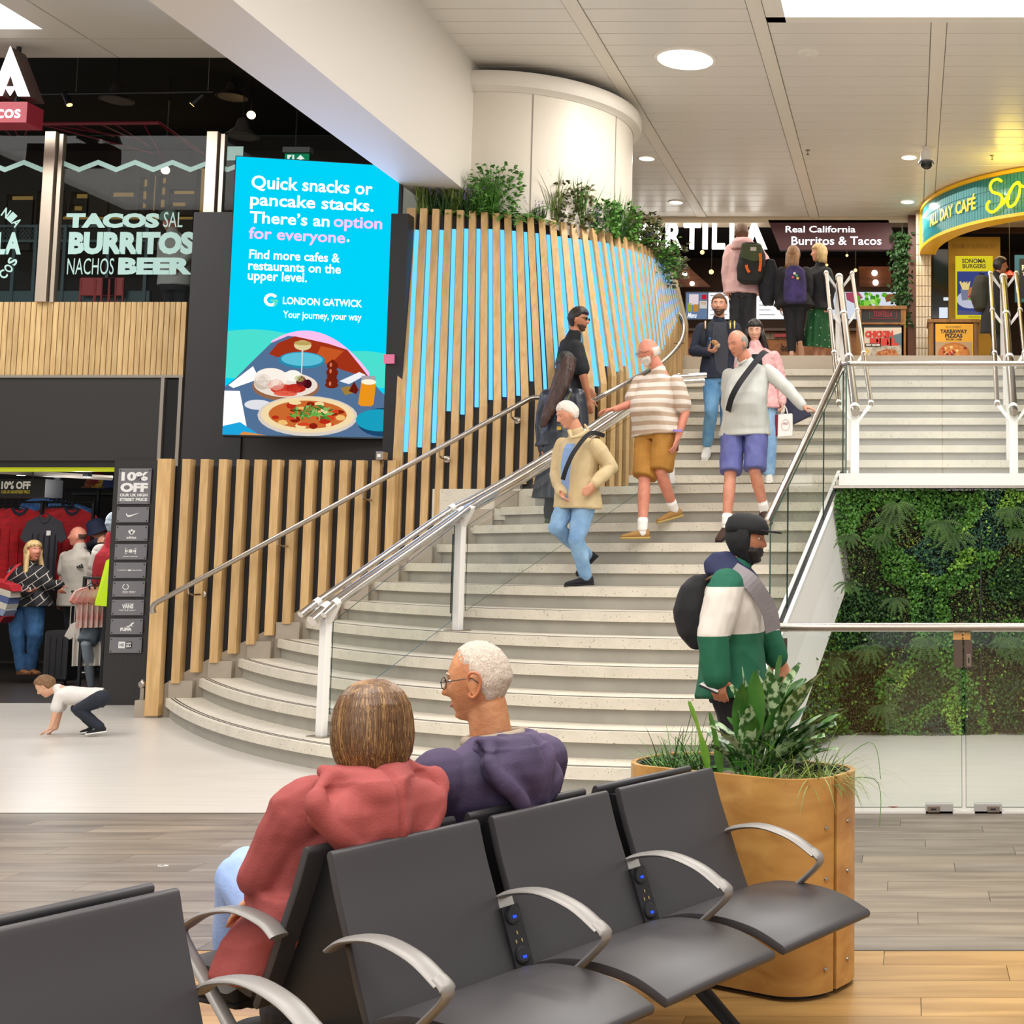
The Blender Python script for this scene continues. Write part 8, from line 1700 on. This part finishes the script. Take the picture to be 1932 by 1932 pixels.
# -- 14 pink hoodie man (back view)
J = JJ(17.2, h=(1399, 440), n=(1402, 458), sR=(1426, 472), sL=(1380, 472), eR=(1448, 505, -.08), wR=(1450, 540, -.12), eL=(1372, 515), wL=(1374, 548, -.02), hR=(1412, 552), hL=(1391, 552), kR=(1410, 625), aR=(1412, 690), kL=(1388, 625), aL=(1384, 690))
t, fr = person('tall man in a pink hoodie seen from behind at the stair top', J, 1.04, SK1, cloth('pale_pink_hoodie', '#d0a4a4', '#dcb4b2'), cloth('dark_jeans', '#26262c'), hem=.02, top_ease=1.2, shoes=(BLK, BLK), head_dir=(-.35, .93, 0), sleeve_r=1.6, voxel=.01, wr=.008)
hair_shell('hair', t, fr, shortcut(.5, -.6), .014, BROWN_H, 1.04); m = MB(); loft(m, [(at(x, y, 17.1), Vector((1, 0, 0)), Vector((0, 1, 0)), a, b) for x, y, a, b in ((1402, 450, .1, .08), (1402, 458, .14, .12), (1402, 470, .15, .1))], 18); link('hood', remesh(m, .012, 1, .006), t).data.materials.append(MATS['pale_pink_hoodie'])
o_ = thing('backpack', 'green and black hiking backpack with orange straps on the man in the pink hoodie', 'backpack'); m = MB(); Yb = 16.95; loft(m, [(at(x, y, Yb), Vector((1, 0, 0)), Vector((0, 1, 0)), a, .11) for x, y, a in ((1418, 461, .12), (1420, 480, .16), (1418, 505, .19), (1416, 528, .17), (1416, 534, .12))], 18, 3); link('body', remesh(m, .012, 1, .005), o_).data.materials.append(cloth('pack_black', '#1e1c1a'))
m = MB(); m.prism([at(1400, 459, Yb - .12), at(1436, 461, Yb - .12), at(1438, 490, Yb - .13), at(1422, 494, Yb - .13), at(1398, 486, Yb - .13)], (0, .05, 0)); m.build('green_flap', cloth('olive_pack', '#3c4426'), o_, bevel=.01); m = MB(); m.prism([at(1416, 466, Yb - .125), at(1427, 466, Yb - .125), at(1427, 473, Yb - .125), at(1416, 473, Yb - .125)], (0, .01, 0)); m.build('patch', cloth('patch_grey', '#b8b0a4'), o_)
for P_ in ([(1408, 500), (1410, 508), (1414, 514)], [(1434, 478), (1435, 495), (1433, 512)]): strap(o_, [at(x, y, Yb - .14) for x, y in P_], .035, cloth('orange_web', '#d8641c'), 'orange_strap')
o_ = thing('jacket', 'dark jacket carried over the arm of the man in the pink hoodie', 'jacket'); m = MB(); loft(m, [(at(x, y, 17.0), Vector((1, 0, 0)), Vector((0, 1, 0)), a, .07) for x, y, a in ((1452, 492, .07), (1452, 505, .1), (1448, 530, .12), (1448, 560, .1), (1450, 575, .06))], 16); link('cloth', remesh(m, .012, 1, .012), o_).data.materials.append(cloth('dark_coat', '#16181e'))
# -- 15 girl with purple backpack
J = JJ(16.9, h=(1497, 481), n=(1498, 503), sR=(1520, 515), sL=(1476, 515), eR=(1524, 545), wR=(1520, 575), eL=(1470, 548), wL=(1472, 578), hR=(1508, 578), hL=(1490, 578), kR=(1506, 625), aR=(1512, 648, .1), kL=(1492, 622), aL=(1494, 662))
t, fr = person('girl with long light brown hair and a purple galaxy backpack, seen from behind', J, .95, SK1, BLK, BLK, fem=True, top_ease=1.35, sleeve_r=1.7, shoes=(cloth('pink_trainer', '#d8a890'), mat('pink_sole', '#c8987c', .6)), head_dir=(.1, 1, 0), toe={'R': (.1, .5, -1), 'L': (0, 1, 0)}, voxel=.01)
LB = mat('light_brown_hair', '#8a6440', .55, var=.3, vscale=50, stretch=(1, 1, .1)); hair_shell('hair', t, fr, lambda d: (d.z + .9) * 1.5, .016, LB, .95); m = MB(); loft(m, [(fr(0, -.05 - .02 * k, .02 - .07 * k), fr.r, fr.f, .09, .04) for k in range(4)], 14); m.build('long_hair', LB, t, smooth='full')
o_ = thing('backpack', 'purple galaxy-print backpack with small badges on the girl', 'backpack'); GP = cloth('galaxy_print', '#241c38', '#4a3a7c', 8); m = MB(); Yb = 16.7; loft(m, [(at(x, y, Yb), Vector((1, 0, 0)), Vector((0, 1, 0)), a, .09) for x, y, a in ((1499, 503, .07), (1500, 510, .12), (1500, 540, .145), (1500, 568, .145), (1500, 572, .1))], 18, 3); link('body', remesh(m, .012, 1), o_).data.materials.append(GP)
for k, (x, y, c) in enumerate(((1499, 516, '#e8e4dc'), (1503, 520, '#3c9c5c'), (1496, 523, '#c84a5a'), (1505, 525, '#d8c040'))): m = MB(); m.lathe([(.018, 0), (.015, .01)], at(x, y, Yb - .09), 10, axis=(0, -1, 0)); m.build('badge', mat('badge' + c, c, .4), o_)
m = MB(); m.prism([at(1484, 545, Yb - .085), at(1516, 545, Yb - .085), at(1516, 566, Yb - .085), at(1484, 566, Yb - .085)], (0, .05, 0)); m.build('front_pocket', GP, o_, bevel=.01)
# -- 16 woman with green skirt
J = JJ(17.1, h=(1545, 478), n=(1548, 503), sR=(1530, 515, .12), sL=(1560, 515, -.12), eR=(1528, 545, .12), wR=(1531, 575, -.05), eL=(1566, 548, -.14), wL=(1560, 580, -.14), hR=(1540, 582, .08), hL=(1552, 582, -.08), kR=(1540, 630), aR=(1540, 676), kL=(1552, 630), aL=(1552, 676))
GS = mat('green_print_skirt', '#1c5a2c', .7); nt = GS.node_tree; bs = nt.nodes['Principled BSDF']; tc = nt.nodes.new('ShaderNodeTexCoord'); vn = nt.nodes.new('ShaderNodeTexVoronoi'); vn.inputs['Scale'].default_value = 16; nt.links.new(tc.outputs['Object'], vn.inputs[0]); rp = nt.nodes.new('ShaderNodeValToRGB'); rp.color_ramp.elements[0].position = .1; rp.color_ramp.elements[1].position = .16; rp.color_ramp.elements[0].color = srgb('#b8c8a8'); rp.color_ramp.elements[1].color = srgb('#14542a'); nt.links.new(vn.outputs['Distance'], rp.inputs[0]); nt.links.new(rp.outputs[0], bs.inputs['Base Color'])
t, fr = person('blonde woman in a black jacket and long green patterned skirt at the stair top', J, .97, SK1, BLK, None, fem=True, top_ease=1.3, sleeve_r=1.5, shoes=(SK1, mat('tan_sole', '#6b4428', .7)), head_dir=(-.95, -.1, 0), skirt=(at(1545, 655, 17.1).z, .16, .23, GS), voxel=.01)
hair_shell('hair', t, fr, lambda d: (d.z - (.35 if d.y > .3 else -.95)) * 1.5, .022, BLOND_H, .97); m = MB(); loft(m, [(fr(0, -.045, .02 - .05 * k), fr.r, fr.f, .092, .06) for k in range(4)], 14); m.build('long_hair', BLOND_H, t, smooth='full')
# -- 17 passer-by at the cafe
J = JJ(18.2, h=(1888, 501), n=(1880, 520), sR=(1874, 530, -.14), sL=(1884, 530, .14), eR=(1884, 560, -.16), wR=(1892, 585, -.14), eL=(1890, 560, .16), wL=(1895, 580, .2), hR=(1875, 598, -.08), hL=(1880, 598, .08), kR=(1882, 650, -.08), aR=(1868, 700, -.08), kL=(1890, 650, .08), aL=(1895, 700, .08))
t, fr = person('dark-haired man in a black coat with a backpack walking past the burger poster', J, .98, SK3, BLK, cloth('grey_jeans', '#34383f'), hem=.22, top_ease=1.4, sleeve_r=1.7, shoes=(BLK, BLK), head_dir=(.95, .25, 0), voxel=.012)
hair_shell('hair', t, fr, shortcut(.4, -.7), .016, DARK_H, .98)
o_ = thing('backpack', 'dark olive backpack on the man in the black coat by the cafe', 'backpack'); m = MB(); loft(m, [(at(x, y, 18.15), Vector((0, 1, 0)), Vector((1, 0, 0)), a, b) for x, y, a, b in ((1852, 522, .1, .08), (1852, 535, .15, .12), (1850, 560, .16, .14), (1853, 585, .14, .1))], 16); link('body', remesh(m, .012, 1, .006), o_).data.materials.append(cloth('olive_dark', '#2c2c22')); m = MB(); m.tube([at(1852, 522, 18.15), at(1848, 515, 18.15), at(1858, 518, 18.15)], .012, 6); m.build('top_loop', BLK, o_)
# -- cook behind the restaurant glass
J = JJ(15.3, h=(322, 420), n=(326, 440), sR=(312, 452), sL=(350, 452), eR=(306, 485), wR=(318, 505, -.1), eL=(356, 480), wL=(340, 500, -.1), hR=(320, 540), hL=(342, 540), kR=(320, 580), aR=(320, 575), kL=(342, 580), aL=(342, 575))
J['kR'].z = J['kL'].z = UPZ + .5; J['aR'].z = J['aL'].z = UPZ + .09
t, fr = person('person with a green cap and white sleeves behind the lettered restaurant glass', J, .95, SK2, cloth('white_shirt_r', '#b8b4b0'), BLK, shoes=(BLK, BLK), head_dir=(-.5, -.8, -.3), sleeve_r=1.4, voxel=.012)
m = MB(); m.lathe([(.1, .0), (.1, .05), (.07, .1), (.001, .115)], fr(0, 0, .035), 20, axis=fr.u, cap=False); m.build('cap', cloth('sage_cap', '#7c9488'), t, smooth='full')
# == seated couple
def blw(u, w, z): return BO + BD * u + BN * w + Vector((0, 0, z))
CORAL = cloth('coral_hoodie', '#964341', '#a54e4b', 4); PURP = cloth('faded_purple_hoodie', '#3c3450', '#58486a', 5)
fwd = -BN
W_ = dict(h=at(700, 1374, 3.62), n=at(695, 1450, 3.6), sL=at(560, 1530, 3.45), sR=at(765, 1520, 3.74), eL=at(505, 1655, 3.5), wL=at(486, 1692, 3.55), eR=at(700, 1690, 3.85), wR=at(600, 1700, 3.95), hL=at(555, 1770, 3.62), hR=at(640, 1745, 3.8), kL=at(455, 1655, 3.72), aL=at(440, 1850, 3.8), kR=at(470, 1640, 3.85), aR=at(470, 1850, 3.95))
t, frw = person('woman with a brown bob in a coral hooded top seated on the bench', W_, .92, SK4, None, cloth('pale_blue_jeans', '#8ba8dc', '#a4bce8', 5), fem=True, head_dir=(-.62, .78, -.12), hs=.93, shoes=(BLK, BLK), hands={'L': dict(d=(-.45, .35, -.35), n=(-.1, .2, -1), curl=.4)}, voxel=.007, thigh=1.0, toe={'L': -BN, 'R': -BN})
m = MB(); secs = []
Pc = at(590, 1760, 3.66); Cc = at(672, 1500, 3.6)
sdv = BD.copy();
for f, a, b, dw in ((-.12, .20, .15, -.03), (0, .205, .15, 0), (.25, .20, .142, .02), (.5, .195, .13, .03), (.75, .195, .12, .02), (.92, .19, .11, 0), (1.02, .165, .09, -.01), (1.1, .11, .07, -.02), (1.16, .07, .06, -.03)):
 c = Pc.lerp(Cc, f) + BN * dw; secs.append((c, sdv, BN, a, b))
loft(m, secs)
limb(m, [W_['sL'] + BD * .03, W_['eL'], W_['wL']], [.085, .064, .036]); limb(m, [W_['sR'] - BD * .03, W_['eR'], W_['wR']], [.08, .066, .045])
loft(m, [(at(x, y, 3.5), BD, BN, a, b) for x, y, a, b in ((474, 1838, .085, .10), (486, 1815, .09, .11), (525, 1745, .09, .12), (560, 1680, .09, .1))])   # jacket tail
fold = lambda c: .0065 * math.sin(26 * (c.z + .5 * (c - BO).dot(BD)) + 5 * noise.noise(c * 6)) * max(0, .8 - abs(c.z - .62) * 3)
o = link('hooded_top', remesh(m, .0075, 2, .007, (7, 7, 9), 2, fold), t); o.data.materials.append(CORAL)
def hood(par, c, R_, up_, fw_, mt, sc=1.0, wd=.185, drop=.2, lean=.0):
 m = MB(); side = fw_.cross(up_).normalized();
 rows = ((.055, .085, .075, .0), (.03, .115, .085, -.02), (.0, .15, .085, -.035), (-.04, wd, .075, -.055), (-.085, wd * .86, .062, -.07), (-.125, wd * .62, .052, -.075), (-.16, wd * .4, .04, -.07), (-drop, wd * .14, .02, -.058))
 loft(m, [(c + up_ * z * sc + fw_ * y * sc + side * lean * (-z) , side, fw_, a * sc, b * sc) for z, a, b, y in rows], 28, 2.1)
 ring = [c + up_ * (.062 - .035 * math.cos(a)) * sc + side * math.cos(a + math.pi / 2) * .115 * sc + fw_ * (.035 - .105 * math.cos(a) * 1) * sc for a in [i * 3.0 / 30 - 1.5 for i in range(31)]]
 m.tube(ring, [.021 * sc * min(1, .45 + .14 * min(i, 30 - i)) for i in range(31)], 10)
 for sg in (-1, 1):
  m.tube(smooth_path([c + side * sg * .10 * sc + up_ * .05 * sc - fw_ * .0, c + side * sg * wd * .98 * sc - up_ * .01 * sc - fw_ * .055 * sc, c + side * sg * wd * .55 * sc - up_ * .11 * sc - fw_ * .105 * sc, c - up_ * .175 * sc - fw_ * .10 * sc], 5), .019 * sc, 10)
 def crease(p):
  q = p - c; x = q.dot(side); z = q.dot(up_); return -.010 * math.exp(-(x / .009) ** 2) + .009 * math.sin(40 * (abs(x) - z * .6) + 3 * noise.noise(p * 9)) * (1 if z < .03 else .3)
 return link('hood', remesh(m, .006, 7, .004, (10, 10, 10), 4, crease), par, None)
hd_ = hood(t, at(690, 1487, 3.53), 1, Vector((0, 0, 1)), -BN, CORAL, 1.02, .185, .2); hd_.data.materials.append(CORAL)
m = MB(); m.tube([at(427, 1812, 3.45), at(452, 1745, 3.5)], .0035, 5); m.build('white_zip', mat('zip_white', '#e4dcd4', .5), t)
GH = mat('bob_hair', '#5e4124', .42, col2='#a87f48', vscale=26, stretch=(1, 1, .12), bump=.4, bscale=160, bstretch=(1, 1, .12))
m = MB();
rows = ((.128, .012, .014, 0), (.124, .034, .04, 0), (.112, .058, .068, 0), (.092, .078, .094, 0), (.06, .094, .110, -.002), (.02, .102, .116, -.004), (-.03, .105, .114, -.006), (-.07, .098, .104, -.01), (-.105, .082, .084, -.016), (-.135, .058, .06, -.024))
loft(m, [(frw(0, y - .008, z), frw.r, frw.f, a * .95, b * .93) for z, a, b, y in rows], 26, 2.1)
ob = link('hair', remesh(m, .006, 4, .0015, (30, 30, 5)), t); ob.data.materials.append(GH)
rnd = random.Random(4); m = MB(); m2 = MB(); m3 = MB()
for i in range(2600):
 a = rnd.uniform(-math.pi, math.pi);
 if abs(a) < .6: continue      # leave the face free (a = 0 is forward)
 P_ = [];
 ax_ = rnd.uniform(-.06, .06); L_ = rnd.uniform(.8, 1.0); lift = 1 + rnd.uniform(-.005, .03); wob = rnd.uniform(-.28, .28)
 for k in range(7):
  f = k / 6 * L_; zi = .126 - .255 * f ** 1.5
  for (z0, a0, b0, y0), (z1, a1, b1, y1) in zip(rows, rows[1:]):
   if z1 <= zi <= z0: q = (zi - z1) / (z0 - z1); ra = a1 + (a0 - a1) * q; rb = b1 + (b0 - b1) * q; yo = y1 + (y0 - y1) * q; break
  else: ra, rb, yo = (.014, .016, 0) if zi > .1 else (.058, .06, -.024)
  aa = a * (1 - .0) + wob * f + .25 * math.sin(a) * f * f
  P_.append(frw(math.sin(aa) * ra * .965 * lift, math.cos(aa) * rb * .95 * lift + yo - .008, zi))
 mm = (m, m2, m3)[0 if rnd.random() < .55 else 1 if rnd.random() < .6 else 2]
 A_, B__ = [], []
 for k, p in enumerate(P_):
  tg = (P_[min(k + 1, 6)] - P_[max(k - 1, 0)]).normalized(); out_ = (p - frw.c).normalized(); s_ = tg.cross(out_).normalized(); w_ = .0016 * (1 - .5 * k / 6); A_.append(p - s_ * w_); B__.append(p + s_ * w_)
 mm.strip(A_, B__)
for mm, c, c2 in ((m, '#54381f', '#644526'), (m2, '#6c4c2a', '#7c5832'), (m3, '#8f6c40', '#a5804e')): mm.build('hair_strands', mat('strand' + c, c, .38, col2=c2, vscale=20, stretch=(1, 1, .2)), t)['kind'] = 'stuff'
M__ = dict(n=blw(.70, -.17, .99), sL=blw(.50, -.18, .87), sR=blw(.88, -.14, .88), eL=blw(.44, -.3, .62), wL=blw(.5, -.55, .52), eR=blw(.92, -.28, .62), wR=blw(.88, -.52, .52), hL=blw(.62, -.38, .52), hR=blw(.84, -.38, .52), kL=blw(.6, -.86, .54), aL=blw(.58, -.9, .1), kR=blw(.86, -.86, .54), aR=blw(.88, -.9, .1))
M__['h'] = at(903, 1285, blw(.74, -.26, 0).y); M__['n'] = M__['h'] + Vector((.045, .0, -.20))
OLD = mat('skin_weathered', '#b8784e', .5, col2='#cf9468', vscale=20, bump=.25, bscale=90); OLD.node_tree.nodes['Principled BSDF'].inputs['Subsurface Weight'].default_value = .1; OLD.node_tree.nodes['Principled BSDF'].inputs['Subsurface Radius'].default_value = (.01, .004, .002)
t, frm = person('elderly man with glasses in a faded purple hooded top seated on the bench', M__, 1.03, OLD, None, cloth('dark_trousers', '#2a2c34'), head_dir=(-.97, -.02, -.12), head_up=(-.06, 0, 1), shoes=(BLK, BLK), voxel=.0055, toe={'L': -BN, 'R': -BN}, hs=.96)
hair_shell('cropped_hair', t, frm, lambda d: (d.z - (-.62 if d.y < -.45 else -.62 + (.1 + .62) * min(1, (d.y + .45) / .35) if d.y < -.1 else .1 + .75 * min(1, (d.y + .1) / .6))) * 1.4, .0035, mat('cropped_white', '#cfc2b4', .85, var=.16, vscale=120, bump=.6, bscale=260, bstretch=(1, 1, .4)), 1.03 * .96, jag=.35, nz=.0025, nsc=140, seg=120, rings=100)
face_bits(t, frm, 1.03 * .96, '#b8aa9a', '#9c5c4c')
m = MB()
for sx in (-1, 1):
 k_ = [frm(sx * .033 + .023 * math.cos(a), .093, .008 + .018 * math.sin(a)) for a in [i * .42 for i in range(16)]]; m.tube(k_, .0014, 6); m.tube([frm(sx * .056, .096, .012), frm(sx * .078, .045, .014), frm(sx * .084, -.005, .016), frm(sx * .082, -.025, -.002)], .0014, 6)
m.tube([frm(-.011, .096, .012), frm(0, .102, .015), frm(.011, .096, .012)], .0013, 6); gl = m.build('glasses', mat('gunmetal', '#3c3a3a', .25, .8), t, smooth=True)
for sx in (-1, 1): m = MB(); m.add([frm(sx * .033 + .022 * math.cos(a), .093, .008 + .017 * math.sin(a)) for a in [i * .42 for i in range(15)]], [tuple(range(15))]); m.build('lens', glass('spectacle_lens', (.95, .97, .97), .1), gl)
EAR = mat('ear_skin', '#c07850', .5, bump=.1, bscale=90)
for sx in (-1,):
 m = MB(); c0 = lambda y, z, o=0: frm(sx * (.0805 + o), y, z); rim = [c0(.004, .014), c0(-.002, .028), c0(-.015, .031), c0(-.027, .022), c0(-.03, .004), c0(-.025, -.016), c0(-.016, -.032), c0(-.006, -.04), c0(.002, -.036), c0(.003, -.026)]
 m.tube(smooth_path([p - frm.r * .0 + frm.r * sx * (.006 + .004 * math.sin(i)) for i, p in enumerate(rim)], 3), .0048, 8); m.build('ear_rim', EAR, t, smooth=True)
m = MB(); Pc = blw(.74, -.36, .5); Cc = blw(.71, -.16, .90); secs = []
for f, a, b, dw in ((-.12, .20, .155, -.02), (0, .205, .155, 0), (.25, .205, .15, .02), (.5, .21, .14, .03), (.75, .22, .13, .03), (.92, .215, .12, .01), (1.02, .185, .1, 0), (1.1, .13, .085, -.01), (1.17, .08, .07, -.02)):
 secs.append((Pc.lerp(Cc, f) + BN * dw, BD, BN, a, b))
loft(m, secs); limb(m, [M__['sL'] + BD * .02, M__['eL'], M__['wL']], [.088, .075, .055]); limb(m, [M__['sR'] - BD * .02, M__['eR'], M__['wR']], [.088, .075, .055])
o = link('hooded_top', remesh(m, .008, 2, .007, (7, 7, 9), 6, lambda c: .006 * math.sin(24 * (c.z - .4 * (c - BO).dot(BD)) + 5 * noise.noise(c * 6)) * max(0, .8 - abs(c.z - .75) * 3)), t); o.data.materials.append(PURP)
ho = hood(t, at(955, 1425, 3.98), 1, Vector((0, 0, 1)), (-BN * .9 - BD * .25).normalized(), PURP, 1.0, .155, .2, .25); ho.data.materials.append(PURP)
m = MB(); nb_ = M__['n'] + Vector((.01, 0, .035)); ring = [nb_ + Vector((.085 * math.cos(a), .08 * math.sin(a), .012 * math.cos(a))) for a in [i * .36 for i in range(18)]]; m.tube(ring, .017, 10); m.build('shirt_collar', cloth('stone_collar', '#a39684'), t, smooth='full')
